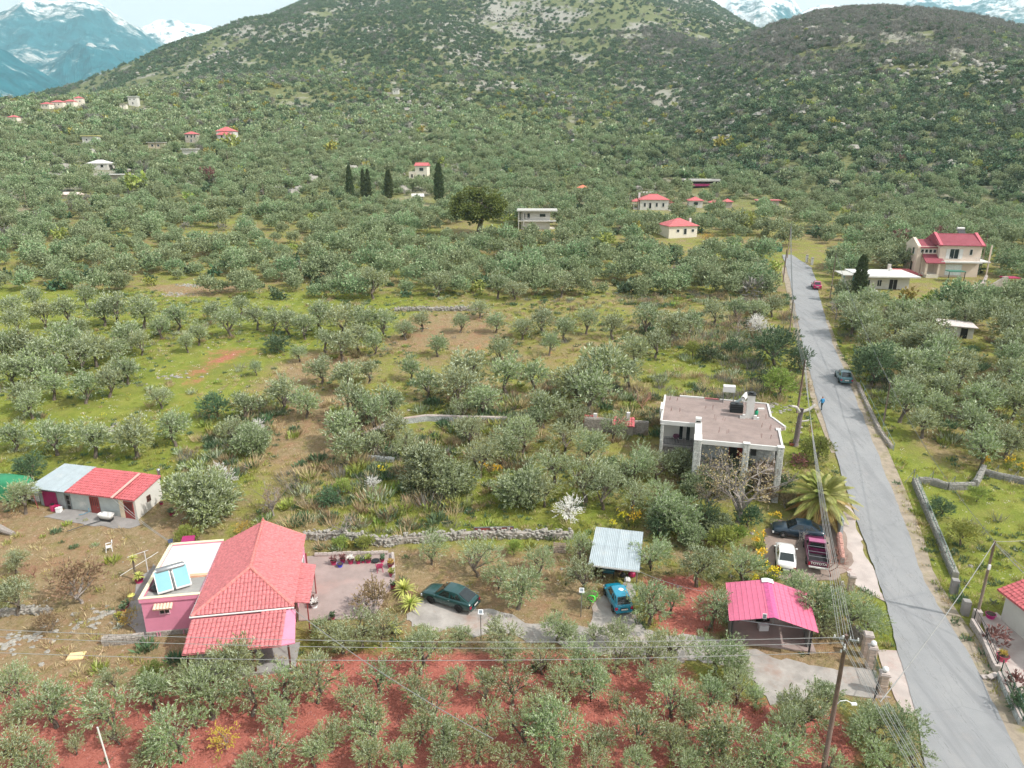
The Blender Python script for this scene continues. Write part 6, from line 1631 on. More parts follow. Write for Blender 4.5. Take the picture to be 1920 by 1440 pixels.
def car(name, label, loc, rz, L, W, Ht, pm, prof, cab, wb, rw=.3, rim=None, group='parked cars', boxy=False, spoiler=False, lights=True):
    """prof: (x fraction from the tail, bonnet/boot line height fraction, half width fraction); cab: tail, roof rear, roof front, windscreen foot as fractions"""
    t = thing(name, label, 'car', loc, rz, group)
    belt = lambda f: np.interp(f, [p[0] for p in prof], [p[1] for p in prof]) * Ht
    hw = lambda f: np.interp(f, [p[0] for p in prof], [p[2] for p in prof]) * W / 2
    zb = .2
    secs = []
    for f in np.linspace(0, 1, 25):
        x = (f - .5) * L; b, h = belt(f), hw(f)
        e = .06 if f in (0, 1) else 0
        z0 = zb + (.1 if f < .03 or f > .97 else 0); sl = z0 + (b - z0) * .55
        half = [(h * .86, z0), (h * .97, z0 + .1), (h, sl), (h * .97, b - .1), (h * .88, b - .015), (h * .5, b + .012)]
        secs.append([(x, y, z) for y, z in half] + [(x, -y, z) for y, z in half[::-1]])
    # wheel arches: dark discs sit in the flanks
    body = loft(secs).build('body', pm, t, True)
    c0, c1, c2, c3 = [(f - .5) * L for f in cab]
    zr = Ht; hb = lambda f: hw(f) * .9
    b0, b3 = belt(cab[0]) - .01, belt(cab[3]) - .01
    wr = W / 2 * (.70 if not boxy else .74)
    cs = [[(c0, hb(cab[0]) * .94, b0), (c0, -hb(cab[0]) * .94, b0)], [(c1, wr * .97, zr - .04), (c1, -wr * .97, zr - .04)], [((c1 + c2) / 2, wr, zr), ((c1 + c2) / 2, -wr, zr)], [(c2, wr * .97, zr - .03), (c2, -wr * .97, zr - .03)], [(c3, hb(cab[3]) * .94, b3), (c3, -hb(cab[3]) * .94, b3)]]
    bl = lambda x: float(belt(x / L + .5)) - .02
    # roof with pillars: painted shell
    mb = MB()
    def strip(a, b, n=6):
        vs = []
        for i in range(n + 1):
            k = i / n; crown_ = .035 * (1 - (2 * k - 1) ** 2)
            vs += [Vector(a[0]).lerp(Vector(a[1]), k) + Vector((0, 0, crown_)), Vector(b[0]).lerp(Vector(b[1]), k) + Vector((0, 0, crown_))]
        mb.add(vs, [(2 * i, 2 * i + 1, 2 * i + 3, 2 * i + 2) for i in range(n)])
    for i in range(4): strip(cs[i], cs[i + 1])
    for s_ in (0, 1):
        low = [(c0, (1, -1)[s_] * hb(cab[0]) * .94, b0), (c1, (1, -1)[s_] * float(hb(c1 / L + .5)), bl(c1)), ((c1 + c2) / 2, (1, -1)[s_] * float(hb(.5)), bl((c1 + c2) / 2)), (c2, (1, -1)[s_] * float(hb(c2 / L + .5)), bl(c2)), (c3, (1, -1)[s_] * hb(cab[3]) * .94, b3)]
        top = [cs[i][s_] for i in range(5)]
        mb.add(low + top, [(i, i + 1, 6 + i, 5 + i) for i in range(1, 3)] + [(0, 1, 6), (3, 4, 8)])
    mb.build('cabin', pm, t, True)
    # glass a little proud of the shell
    def pane(pts, nm='window', inset=.1, lift=.012):
        P_ = [Vector(p) for p in pts]; c = sum(P_, Vector()) / len(P_)
        nrm = (P_[1] - P_[0]).cross(P_[2] - P_[0]).normalized()
        if nrm.dot(c - Vector((0, 0, Ht * .5))) < 0: nrm = -nrm
        MB().add([p + (c - p) * inset + nrm * lift for p in P_], [list(range(len(P_)))]).build(nm, carglass, t)
    up = Vector((0, 0, .022))
    pane([Vector(cs[0][0]) + up, Vector(cs[0][1]) + up, Vector(cs[1][1]) + up, Vector(cs[1][0]) + up], 'rear_window', .12, .015)
    pane([Vector(cs[4][0]) + up, Vector(cs[4][1]) + up, Vector(cs[3][1]) + up, Vector(cs[3][0]) + up], 'windscreen', .09, .015)
    mid = (c1 + c2) / 2
    for s_ in (1, -1):
        hbx = lambda x: s_ * float(hb(x / L + .5)) * 1.0
        xr = c0 + (c1 - c0) * .55; xf = c3 - (c3 - c2) * .45
        zt = zr - .06
        pane([(xr, hbx(xr) * .97, bl(xr) + .02), (mid - .04, hbx(mid), bl(mid) + .02), (mid - .04, s_ * wr, zt), (c1 + .02, s_ * wr * .98, zt - .03)], 'side_window', .1, .014)
        pane([(mid + .04, hbx(mid), bl(mid) + .02), (xf, hbx(xf) * .97, bl(xf) + .02), (c2 - .02, s_ * wr * .98, zt - .02), (mid + .04, s_ * wr, zt)], 'side_window', .1, .014)
        m_ = MB().ball((c3 - .18, s_ * (W / 2 + .07), bl(c3) + .06), .1, 8, 5, (.6, 1, .7)).build('mirror', pm, t, True)
        for xw in wb:
            n = 16; x = xw
            MB().add([(x + (rw + .07) * math.cos(math.pi * k / (n - 1)), s_ * (W / 2 + .006), rw + (rw + .07) * math.sin(math.pi * k / (n - 1))) for k in range(n)] + [(x + rw + .07, s_ * (W / 2 + .006), .22), (x - rw - .07, s_ * (W / 2 + .006), .22)], [list(range(n)) + [n + 1, n] if False else [n] + list(range(n)) + [n + 1]]).build('wheel_arch', underb, t)
            wheel(t, xw, s_ * (W / 2 - .07), rw, .19, rim or chrome)
        MB().bb(mid - .03, mid + .09, min(s_ * (W / 2 - .01), s_ * (W / 2 + .025)), max(s_ * (W / 2 - .01), s_ * (W / 2 + .025)), bl(mid) - .16, bl(mid) - .12).build('door_handle', chrome, t)
        yb = s_ * hw(.01) * .74
        MB().bb(-L / 2 - .012, -L / 2 + .1, min(yb, yb + s_ * .2), max(yb, yb + s_ * .2), float(belt(0)) - .33, float(belt(0)) - .1).build('tail_lamp', lamp_red, t)
        yb = s_ * hw(.99) * .68
        MB().bb(L / 2 - .12, L / 2 + .012, min(yb, yb + s_ * .28), max(yb, yb + s_ * .28), float(belt(1)) - .24, float(belt(1)) - .08).build('headlight', lamp_w, t)
    h0 = float(hw(0)); h1 = float(hw(1))
    MB().bb(-L / 2 - .07, -L / 2 + .05, -h0 * .95, h0 * .95, .27, .5).build('rear_bumper', pm if not boxy else underb, t); MB().bb(L / 2 - .05, L / 2 + .07, -h1 * .95, h1 * .95, .25, .48).build('front_bumper', pm if not boxy else underb, t)
    MB().bb(-L / 2 - .09, -L / 2 - .07, -.26, .26, .36 if boxy else .52, .47 if boxy else .63).build('number_plate', plate_m, t)
    if not boxy: MB().bb(-L / 2 - .088, -L / 2 + .0, -.3, .3, .5, .65).build('plate_recess', underb, t)
    if spoiler: MB().bb(-L / 2 - .02, -L / 2 + .16, -h0 * .8, h0 * .8, float(belt(0)) + .03, float(belt(0)) + .07).build('spoiler', pm, t)
    return t

green_p, teal_p, white_p, navy_p, mag_p, sil_p = paint('dark_green_paint', srgb(16, 62, 62)), paint('turquoise_paint', srgb(14, 130, 158)), paint('white_car_paint', srgb(224, 224, 222)), paint('dark_blue_paint', srgb(16, 40, 56)), paint('magenta_paint', srgb(98, 30, 68)), paint('grey_green_paint', srgb(62, 104, 112))
SEDAN = [(0, .56, .86), (.04, .63, .93), (.12, .66, .97), (.3, .66, 1), (.6, .64, 1), (.74, .62, .99), (.9, .55, .94), (.97, .48, .88), (1, .42, .8)]
HATCH = [(0, .58, .88), (.04, .64, .95), (.2, .66, 1), (.6, .64, 1), (.8, .6, .97), (.95, .52, .9), (1, .44, .82)]
def on(p, k=.05): return Vector((p[0], p[1], float(H(p[0], p[1])) + k))
car('parked_car', 'dark green liftback saloon parked on the gravel drive', on((-4.85, 47.95), .07), math.atan2(1.18, -2.35), 4.5, 1.74, 1.43, green_p, SEDAN, (.04, .27, .55, .73), (-1.25, 1.28), .31, M('black_alloy', srgb(40, 41, 42), .35, .6), spoiler=True)
car('parked_car', 'turquoise three-door hatchback parked nose-in at the shed', on((8.3, 47.9), .07), R(99), 3.35, 1.52, 1.44, teal_p, HATCH, (.02, .13, .56, .76), (-1.08, 1.1), .26, chrome)
t = tag(MB().tube([(0, 0, 0), (0, 0, .03), (0, 0, .05)], [.2, .2, .1], 12).build('hubcap', whitepl), 'white round disc lying on the turquoise car roof', 'disc'); t.location = on((8.45, 47.5), 1.53)
car('parked_car', 'white old boxy saloon parked in the yard', on((23.35, 53.2), .09), R(72), 4.1, 1.62, 1.38, white_p, SEDAN, (.1, .27, .56, .72), (-1.2, 1.2), .29, chrome, boxy=True)
car('parked_car', 'dark blue saloon parked sideways in the yard', on((25.75, 56.9), .09), R(166), 4.4, 1.72, 1.4, navy_p, SEDAN, (.08, .26, .54, .72), (-1.3, 1.3), .3, chrome)
car('parked_car', 'grey-green saloon stopped on the road verge', on((44.2, 90.4), .1), R(76), 4.2, 1.7, 1.42, sil_p, SEDAN, (.06, .24, .55, .73), (-1.25, 1.25), .3, chrome)
p_ = G(1530, 541); car('parked_car', 'small magenta car parked farther up the road', on((p_.x, p_.y), .1), R(75), 3.6, 1.6, 1.45, paint('crimson_paint', srgb(176, 40, 100)), HATCH, (.02, .15, .55, .76), (-1.1, 1.1), .28, chrome)

# the pickup truck
PK = thing('pickup_truck', 'magenta old pickup truck with white maker name on its tailgate', 'pickup truck', on((26.15, 53.75), .09), R(73), 'parked cars')
L, W = 4.7, 1.68
def sect(x, w, z0, z1): return [(x, w * .9, z0), (x, w, z0 + .12), (x, w, z1 - .08), (x, w * .93, z1), (x, -w * .93, z1), (x, -w, z1 - .08), (x, -w, z0 + .12), (x, -w * .9, z0)]
loft([sect(.55, W / 2, .35, .98), sect(1.4, W / 2, .35, .98), sect(1.6, W / 2, .35, .94), sect(2.2, W / 2 * .97, .35, .88), sect(2.35, W / 2 * .92, .42, .78)]).build('bonnet', mag_p, PK, True)
loft([sect(-.35, W / 2, .35, .98), sect(.55, W / 2, .35, .98)]).build('door_section', mag_p, PK)
loft([[(-.35, .78, .97), (-.35, -.78, .97), (.9, -.78, .97), (.9, .78, .97)], [(-.25, .66, 1.58), (-.25, -.66, 1.58), (.3, -.66, 1.58), (.3, .66, 1.58)]]).build('cab', mag_p, PK)
MB().box((.02, 0, 1.61), (.62, 1.34, .05)).build('cab_roof', M('faded_magenta', srgb(160, 90, 124), .5, var=.12), PK)
def pq(pts, nm): MB().add(pts, [(0, 1, 2, 3)]).build(nm, carglass, PK)
pq([(-.345, .6, 1.08), (-.345, -.6, 1.08), (-.285, -.55, 1.5), (-.285, .55, 1.5)], 'rear_window'); pq([(.85, .68, 1.05), (.85, -.68, 1.05), (.38, -.6, 1.52), (.38, .6, 1.52)], 'windscreen')
for s_ in (1, -1):
    pq([(-.2, s_ * .775, 1.05), (.6, s_ * .775, 1.05), (.26, s_ * .685, 1.52), (-.18, s_ * .685, 1.52)], 'side_window')
    MB().bb(-2.3, -.38, min(s_ * .8, s_ * .84), max(s_ * .8, s_ * .84), .42, .95).build('bed_side', mag_p, PK)
    for xw in (-1.35, 1.45):
        n = 14; MB().add([(xw + .42 * math.cos(math.pi * k / (n - 1)), s_ * (W / 2 + .012), .36 + .4 * math.sin(math.pi * k / (n - 1))) for k in range(n)], [list(range(n))]).build('wheel_arch', underb, PK)
        wheel(PK, xw, s_ * (W / 2 - .06), .34, .21, chrome)
    MB().bb(-2.36, -2.3, min(s_ * .66, s_ * .8), max(s_ * .66, s_ * .8), .5, .8).build('tail_lamp', lamp_red, PK)
    MB().ball((.75, s_ * .95, 1.1), .11, 8, 5, (.5, 1, .8)).build('mirror', darkmetal, PK)
MB().bb(-2.3, -.4, -.8, .8, .5, .55).build('bed_floor', darkmetal, PK)
tg = MB().bb(-2.36, -2.3, -.66, .66, .5, .95).build('tailgate', mag_p, PK)
MB().bb(-2.5, -2.36, -.75, .75, .36, .46).build('rear_bumper', whitepaint, PK); MB().bb(-2.52, -2.5, -.22, .22, .36, .47).build('number_plate', plate_m, PK)
MB().bb(2.35, 2.45, -.75, .75, .38, .52).build('front_bumper', steel, PK)
mb = MB()
for x in (-.5, -1.4, -2.2): mb.tube([(x, .8, .95), (x, .8, 1.3), (x, -.8, 1.3), (x, -.8, .95)], .02, 5)
mb.tube([(-2.2, .8, 1.3), (-.5, .8, 1.3)], .02, 5).tube([(-2.2, -.8, 1.3), (-.5, -.8, 1.3)], .02, 5); mb.build('bed_rack', steel, PK)
def lettering(txt, size, mat, parent, loc, rot, ext=.006, label=None):
    cu = bpy.data.curves.new('lettering', 'FONT'); cu.body = txt; cu.size = size; cu.extrude = ext; cu.align_x = 'CENTER'; cu.align_y = 'CENTER'; cu.offset = .006
    o = bpy.data.objects.new('lettering_text', cu)
    me = bpy.data.meshes.new_from_object(o); bpy.data.objects.remove(o)
    me.materials.clear(); me.materials.append(mat); o = bpy.data.objects.new('lettering', me); COL.objects.link(o); o.parent = parent; o.location = loc; o.rotation_euler = rot
    return o
lettering('TOYOTA', .31, whitepl, tg, (-2.372, 0, .74), (R(90), 0, R(-90)))

# covered van behind the left edge
TV = thing('covered_van', 'white van half hidden under a green tarpaulin', 'van', on((-48.6, 63.0), 0), R(-10))
loft([sect(x, w, .3, z) for x, w, z in ((-2.2, .8, 1.75), (-1.9, .88, 1.95), (.8, .88, 1.95), (1.5, .86, 1.3), (2.2, .84, 1.05), (2.35, .74, .8))]).build('body', white_p, TV, True)
mb = MB(); secs = []
tarp = M('green_tarpaulin', srgb(44, 128, 88), .55, var=.14, scale=2)
for x, w, z in ((-2.4, .9, 1.8), (-2.0, 1.0, 2.05), (-1.0, 1.04, 2.12), (0, 1.0, 2.06), (.9, 1.0, 2.03), (1.4, .97, 1.5)):
    secs.append([(x, y * w * (1 + rnd.uniform(-.03, .03)), zz * z + rnd.uniform(-.03, .03)) for y, zz in ((1.12, .1), (1.08, .5), (1, .9), (.7, 1), (0, 1.03), (-.7, 1), (-1, .9), (-1.08, .5), (-1.12, .1))])
n = 9; mb.add([p for s in secs for p in s], [(i * n + k, i * n + k + 1, (i + 1) * n + k + 1, (i + 1) * n + k) for i in range(len(secs) - 1) for k in range(n - 1)]); mb.build('tarpaulin', tarp, TV, True)
for xw in (-1.4, 1.5):
    for s_ in (1, -1): wheel(TV, xw, s_ * .78, .32, .2, chrome)
for s_ in (1, -1): MB().bb(2.28, 2.37, s_ * .55 - .12, s_ * .55 + .12, .7, .9).build('headlight', lamp_w, TV)
MB().bb(2.3, 2.42, -.75, .75, .35, .6).build('bumper', darkmetal, TV)
t = thing('frame', 'rusty bar frame leaning by the tarpaulin', 'metal frame', on((-46.9, 61.3), 0), R(-10))
MB().tube([(-1, 0, 0), (-1, .3, 2.0)], .04, 5).build('upright', redmetal, t); MB().tube([(1.6, 0, 0), (.9, .3, 2.0)], .04, 5).build('upright', redmetal, t); MB().tube([(-1.2, .15, 1.1), (1.3, .15, 1.2)], .03, 5).tube([(-1, .3, 2.0), (.9, .3, 2.0)], .03, 5).build('rail', redmetal, t)
# ------------------------------------------------------------------ houses farther off
roof_far = M('far_red_tile', srgb(184, 98, 100), .8, var=.12, scale=1.5, dirt=srgb(170, 84, 84), dirt_amt=.4)
roof_dk = M('dark_red_tile', srgb(136, 60, 72), .75, var=.12, scale=1.5, dirt=srgb(112, 46, 58), dirt_amt=.4)
greyflat = M('grey_flat_roof', srgb(176, 174, 168), .9, var=.1)
peach = M('peach_render', srgb(216, 198, 182), .85, var=.05, scale=.6, dirt=srgb(200, 178, 158), dirt_amt=.4)
cream = M('cream_wall', srgb(216, 208, 192), .85, var=.06)
stonew = M('far_stone_wall', srgb(166, 158, 148), .9, var=.2, scale=1.5)
def hip_roof(t, x0, x1, y0, y1, z, rh, mat, ov=.4, gable=False, name='roof', t_=.12):
    a, b, c, d = x0 - ov, x1 + ov, y0 - ov, y1 + ov
    w, l = d - c, b - a
    k = 0 if gable else min(w, l) / 2
    if l >= w: r = [(a + k, (c + d) / 2, z + rh), (b - k, (c + d) / 2, z + rh)]
    else: r = [((a + b) / 2, c + k, z + rh), ((a + b) / 2, d - k, z + rh)]
    v = [(a, c, z), (b, c, z), (b, d, z), (a, d, z)] + r + [(a, c, z - t_), (b, c, z - t_), (b, d, z - t_), (a, d, z - t_)]
    if l >= w: f = [(0, 1, 5, 4), (1, 2, 5), (2, 3, 4, 5), (3, 0, 4)]
    else: f = [(0, 1, 4), (1, 2, 5, 4), (2, 3, 5), (3, 0, 4, 5)]
    f += [(6, 7, 1, 0), (7, 8, 2, 1), (8, 9, 3, 2), (9, 6, 0, 3), (9, 8, 7, 6)]
    o = MB().add(v, f).build(name, mat, t)
    MB().tube(r, .12, 6).build('ridge', mat, o)
    return o
def gable_ends(t, x0, x1, y0, y1, z, rh, mat):
    if x1 - x0 >= y1 - y0:
        for x in (x0, x1 - .2): MB().add([(x, y0, z), (x + .2, y0, z), (x + .2, y1, z), (x, y1, z), (x, (y0 + y1) / 2, z + rh), (x + .2, (y0 + y1) / 2, z + rh)], [(0, 1, 5, 4), (1, 2, 5), (2, 3, 4, 5), (3, 0, 4)]).build('gable', mat, t)
def far_house(key, label, w, d, h, roof, rh, wall, rmat, wins=(), rz=0.0, extra=None, cat='house', name='house', storey=False):
    t = thing(name, label, cat, FARP[key] + Vector((0, 0, .3)), R(rz), 'distant houses')
    k_ = {'v1': .62, 'v2': .62, 'v3': .62, 'v4': .62, 'h19': .6, 'h13': .8, 'h14': .7, 'h6': .84, 'h7': .8, 'h18': .8, 'h8': .9, 'h9': .85, 'h16': .8, 'h12': .85, 'h5': .82, 'h2': .92, 'h4': .92}.get(key, 1.0)
    t.scale = (k_, k_, k_)
    MB().bb(-w / 2, w / 2, 0, d, -2.5, h).build('wall', wall, t)
    if roof == 'flat': MB().bb(-w / 2 - .5, w / 2 + .5, -.6, d + .4, h, h + .3).build('roof', rmat, t)
    elif roof: hip_roof(t, -w / 2, w / 2, 0, d, h + .02, rh, rmat, gable=roof == 'gable'); 
    if roof == 'gable': gable_ends(t, -w / 2, w / 2, 0, d, h, rh * .9, wall)
    for wx, wz, ww, wh in wins: window(t, (wx, 0, wz), ww, wh, frame=whitepaint, pane=glass if ww < 3 else darkin, fr=.1, dep=.08)
    if extra: extra(t)
    return t
def x2(t):
    MB().bb(-7.2, -5.0, .5, 3.5, -1, .3).build('porch_floor', greyflat, t); hip_roof(t, -7.4, -5, .4, 4.0, 2.7, .9, roof_far)
    for x in (-7.1, -5.4): MB().bb(x - .12, x + .12, .5, .74, .2, 2.6).build('porch_post', whitepaint, t)
    MB().bb(5.0, 7, 1, 4, -2, 2.2).build('side_wing', whitewall, t); hip_roof(t, 5, 7, 1, 4, 2.2, .8, roof_far)
    MB().bb(-5.2, -4.5, 5, 5.7, 2, 5.4).build('chimney', whitepaint, t)
    MB().bb(5.0, 13, -1.6, -1.3, -2.0, .1).build('garden_wall', whitewall, t)
far_house('h2', 'white house with red hipped roof and side porch beyond the grove', 10, 7, 3.3, 'hip', 1.7, whitewall, roof_far, [(-3.3, 1.5, .9, 1.5), (-1.4, 1.2, 1, 2.1), (.9, 1.5, .9, 1.5), (3.2, 1.5, .9, 1.5)], -4, x2)
def x1(t): MB().bb(3.3, 3.8, 3.4, 3.9, 2.6, 4.6).build('chimney', whitepaint, t)
far_house('h1', 'small cream house with red hipped roof in the middle of the grove', 8.2, 7, 2.9, 'hip', 1.7, cream, roof_far, [(-1.5, 1.6, .9, .9), (.6, 1.4, 1.0, 1.7), (2.8, 1.6, .9, .9)], 12, x1)
far_house('h3', 'small white hut with red hipped roof', 4.4, 4, 2.1, 'hip', 1.1, whitewall, roof_far, [(0, 1.1, 1.6, 1.2)], -5)
far_house('h3b', 'tiny red-roofed hut, left of the two garden huts', 2.6, 2.2, 1.5, 'hip', .7, stonew, roof_far, rz=-5, name='hut', cat='hut')
far_house('h3c', 'tiny red-roofed hut, right of the two garden huts', 2.8, 2.4, 1.7, 'hip', .8, stonew, roof_far, rz=-5, name='hut', cat='hut')
def x4(t):
    MB().bb(-5.9, 6.8, -1.6, 7.5, 5.3, 5.6).build('roof', greyflat, t); MB().bb(-5.2, 6.4, -1.2, 0, 2.2, 2.45).build('balcony_floor', whitepaint, t)
    for x in (-5.3, -3.7): MB().bb(x - .15, x + .15, -1.3, -1.0, -2, 5.3).build('column', greyflat, t)
    railing(t, (-3.5, -1.15, 2.45), (6.3, -1.15, 2.45), .9, whitepaint, 30)
    MB().bb(-5.5, -3.3, 2, 7, 2.4, 5.3).build('side_wall', greyflat, t); MB().bb(2, 6, .02, 6, -2, 0).build('base', cream, t)
far_house('h4', 'white two-storey villa with wide flat grey roof', 9.0, 7, 5.3, None, 0, whitewall, greyflat, [(-2.2, 3.8, 1.0, 1.8), (-3.6, 3.7, .9, 2), (2.2, 4.0, 2.0, 1.1)], -2, x4)
def x5(t): MB().bb(-6.2, -3.2, -.3, 4.5, -1, 3.2).build('wing', cream, t); window(t, (-4.6, -.3, 1.2), 1.0, 1.7, frame=whitepaint, pane=darkin)
far_house('h5', 'tall cream house with red roof above the cypresses', 6.0, 5.5, 6.0, 'gable', 1.4, cream, roof_far, [(.2, 4.3, 2.2, 1.7), (-1.2, 1.1, 1.1, 1.8), (1.4, 1.1, 1.0, 1.7)], -8, x5)
def x6(t):
    hip_roof(t, -3.6, 3.2, -2.0, 2.5, 4.6, 1.9, roof_far, .6); MB().bb(-3.4, 3.0, -1.8, 2.4, -1, 4.4).build('front_wing', whitewall, t)
    window(t, (-1.4, -1.8, 3.3), 1.2, 1.8, pane=darkin, fr=.1); window(t, (1.4, -1.8, 3.3), 1.2, 1.8, pane=darkin, fr=.1); MB().bb(-3.6, 4.9, -2.6, -1.8, 2.1, 2.4).build('balcony', whitepaint, t)
    MB().bb(-3.0, 4.4, -2.3, -1.85, -1.5, 1.2).build('stone_base', stonew, t)
far_house('h6', 'large white house with two red hipped roofs on the slope', 9.4, 8, 6.6, 'hip', 2.3, whitewall, roof_far, [(3.8, 3.5, .9, 1.4)], 3, x6)
far_house('h7', 'grey stone house with red roof left of the large white house', 6.6, 5.5, 4.6, 'hip', 1.4, stonew, roof_far, [(-1.8, 3.3, 1.2, 1.6), (.4, 3.3, 1.2, 1.6), (2.2, 3.3, .9, 1.6), (0, 1.0, 1.0, 1.7)], 5)
far_house('h8', 'white block house with pale yellow flat top on the left slope', 6.5, 5, 3.6, 'flat', 0, whitewall, M('yellowish_roof', srgb(206, 196, 130), .9), [(-1, 1.9, .9, .9), (1.6, 2.0, .9, .9)], 0)
def x9(t): MB().bb(-10, -4.5, 1, 4, -1, 1.2).build('low_wing', whitewall, t); MB().bb(4.6, 8.5, 1, 4, 1.7, 2.0).build('lean_to_roof', greyflat, t); MB().bb(8.2, 8.4, 1, 4, -1, 1.7).build('lean_to_wall', stonew, t)
far_house('h9', 'low white house with pale gabled roof in the left grove', 9, 6, 2.4, 'hip', 1.4, whitewall, whitepaint, [(2.0, 1.2, 1.5, 1.3)], 0, x9)
far_house('h10', 'small white flat-roofed shed below the stone house', 5.8, 3.5, 1.9, 'flat', 0, whitewall, whitepaint, rz=4, name='shed', cat='shed')
far_house('h11', 'long low white-roofed store in the left grove', 8.2, 3, 1.2, 'flat', 0, stonew, whitepaint, rz=0, name='shed', cat='shed')
far_house('h12', 'ruined pinkish white hut at the left of the grove', 6, 3.5, 1.4, 'gable', .8, M('pinkish_ruin', srgb(206, 178, 168), .9, var=.2), M('pale_ruin_roof', srgb(214, 196, 188), .9, var=.2), rz=-8, name='ruin', cat='ruin')
far_house('h13', 'white cubic house high on the left shoulder', 6.2, 5, 6.0, 'flat', 0, whitewall, whitepaint, [(-1.6, 4.2, .9, 1.1), (1.2, 4.2, .9, 1.1), (0, 1.6, 1, 1.6)], 6)
far_house('h14', 'smaller pale stone house beside the white cubic house', 4.8, 4, 3.2, 'flat', 0, cream, stonew, [(0, 1.6, .9, 1.1)], 6)
for i, (k, w, h) in enumerate((('v1', 8, 3.5), ('v2', 10, 4.2), ('v3', 9, 4), ('v4', 7, 6))):
    far_house(k, ('leftmost', 'second', 'third', 'tallest rightmost')[i] + ' red-roofed house of the hilltop village row', w, 6, h, 'hip', 1.6, cream, roof_far, [(-1.8, h * .55, 1, 1.3), (1.4, h * .55, 1, 1.3)], (-8, 4, -3, 10)[i])
def x16(t): MB().bb(-13, -3.5, .5, 1.0, -1, 1.6).build('ruined_wall', stonew, t)
far_house('h16', 'white house with broken wall high on the middle slope', 5.5, 5, 4.0, 'flat', 0, whitewall, whitepaint, [(-1, 2, .9, 1)], 0, x16)
def x17(t): MB().bb(-6.8, 6.8, -.5, -.4, .3, 1.1).build('red_board', magenta, t); MB().bb(-6.9, 6.9, 2.4, 6, 2.5, 2.7).build('upper_roof', whitepaint, t)
far_house('h17', 'long low stable with pale roof and dark open front', 13, 6, 2.0, 'flat', 0, darkin, greyflat, rz=-2, extra=x17, name='stable', cat='stable')
far_house('h17b', 'brown-roofed open stable left of the long pale stable', 7, 5, 1.6, 'flat', 0, darkin, M('brown_roof', srgb(150, 118, 104), .9), rz=-2, name='stable', cat='stable')
far_house('h18', 'weathered flat-roofed house with brown stains on left slope', 8, 5, 2.8, 'flat', 0, M('stained_wall', srgb(186, 172, 150), .9, var=.2), greyflat, [(-1.6, 1.4, 1.3, 1.3), (1.6, 1.4, 1.3, 1.3)], 4)
far_house('h19', 'red-roofed house at the far left edge', 7, 5, 2.6, 'hip', 1.4, cream, roof_far, [(0, 1.4, 1, 1)], 0)
far_house('h20', 'tiny hut with white roof below the tall cream house', 3.6, 3, 1.1, 'gable', .8, stonew, whitepaint, rz=10, name='hut', cat='hut')
far_house('h21', 'small orange tiled ruin in the central grove', 3.6, 3, 1.6, 'hip', .9, cream, M('orange_tile', srgb(200, 118, 92), .85, var=.15), rz=0, name='ruin', cat='ruin')
far_house('h22', 'white terrace store behind the porch house', 4, 3, 1.4, 'flat', 0, whitewall, whitepaint, rz=0, name='store', cat='store')
far_house('h24', 'heap-like grey ruin with red roof piece at the grove edge', 7, 3, 1.0, 'flat', 0, stonew, M('dusty_red_roof', srgb(186, 112, 112), .9), rz=-4, name='ruin', cat='ruin')

# the low white house and the peach house right of the road
WH = thing('house', 'low white bungalow with broad flat white roof behind the cypress', 'house', (67.8, 139.2, 8.0), R(-6), 'houses right of the road')
MB().bb(1.2, 10.2, .8, 8, -1.5, 2.9).build('wall', whitewall, WH); MB().bb(-.3, 1.2, 2.5, 8, -1.5, 2.7).build('side_wall', cream, WH)
MB().bb(.3, 11.6, -.6, 8.6, 2.9, 3.15).build('roof', whitepaint, WH); MB().bb(-2.2, .3, 1.5, 7, 2.85, 3.0).build('porch_roof', greyflat, WH)
MB().bb(8.4, 8.9, 6.5, 7.0, 3.15, 3.7).build('chimney', whitepaint, WH)
for x in (-1.9, -.1): MB().bb(x - .1, x + .1, 1.7, 1.9, -1, 2.85).build('porch_post', M('teal_post', srgb(60, 120, 116), .6), WH)
window(WH, (7.2, .8, 1.35), 1.6, 2.1, pane=darkin, bars=(2, 1), name='glass_door'); window(WH, (2.4, .8, 1.5), .9, 1.5, bars=(2, 1)); window(WH, (4.6, .8, 1.6), .9, 1.3, bars=(2, 1))
MB().bb(3.4, 9.6, -.6, .8, -1.5, .15).build('terrace', palec, WH)
t = thing('wall', 'white garden wall with steps beside the low bungalow', 'wall', G(1625, 552), R(-4)); MB().bb(-3.4, 2, -.15, .15, -.4, .8).build('wall_panel', whitepaint, t); MB().bb(-6, -3.4, -1.2, -.9, -.4, .5).build('wall_panel', whitepaint, t)
RB = thing('house', 'low red-roofed cottage with white chimney behind the bungalow', 'house', G(1690, 517) - Vector((0, 0, 1.0)), R(-5), 'houses right of the road')
RB.scale = (.72, .72, .8)
MB().bb(-5, 5.5, 0, 5, -1, 1.5).build('wall', cream, RB); hip_roof(RB, -5, 5.5, 0, 5, 1.5, 1.2, roof_far); MB().bb(-3.4, -2.5, 1.8, 2.4, 1.6, 4.0).build('chimney', whitepaint, RB)
PE = thing('house', 'three-storey peach house with dark red stepped roofs', 'house', (86.2, 150.2, 8.8), R(-9), 'houses right of the road')
MB().bb(3.2, 11.2, 0, 8, -2, 7.0).build('wall', peach, PE); MB().bb(-.6, 3.4, 1.5, 8, -2, 6.5).build('tower_wall', peach, PE); MB().bb(.8, 3.19, -1.4, 1.5, -2, 1.0).build('porch_base', cream, PE); MB().bb(1.0, 11.4, -2.2, -.0, -2.6, .1).build('terrace', cream, PE)
hip_roof(PE, 3.2, 11.2, 0, 8, 7.02, 1.9, roof_dk, .5, True); gable_ends(PE, 3.2, 11.2, 0, 8, 7, 1.75, peach)
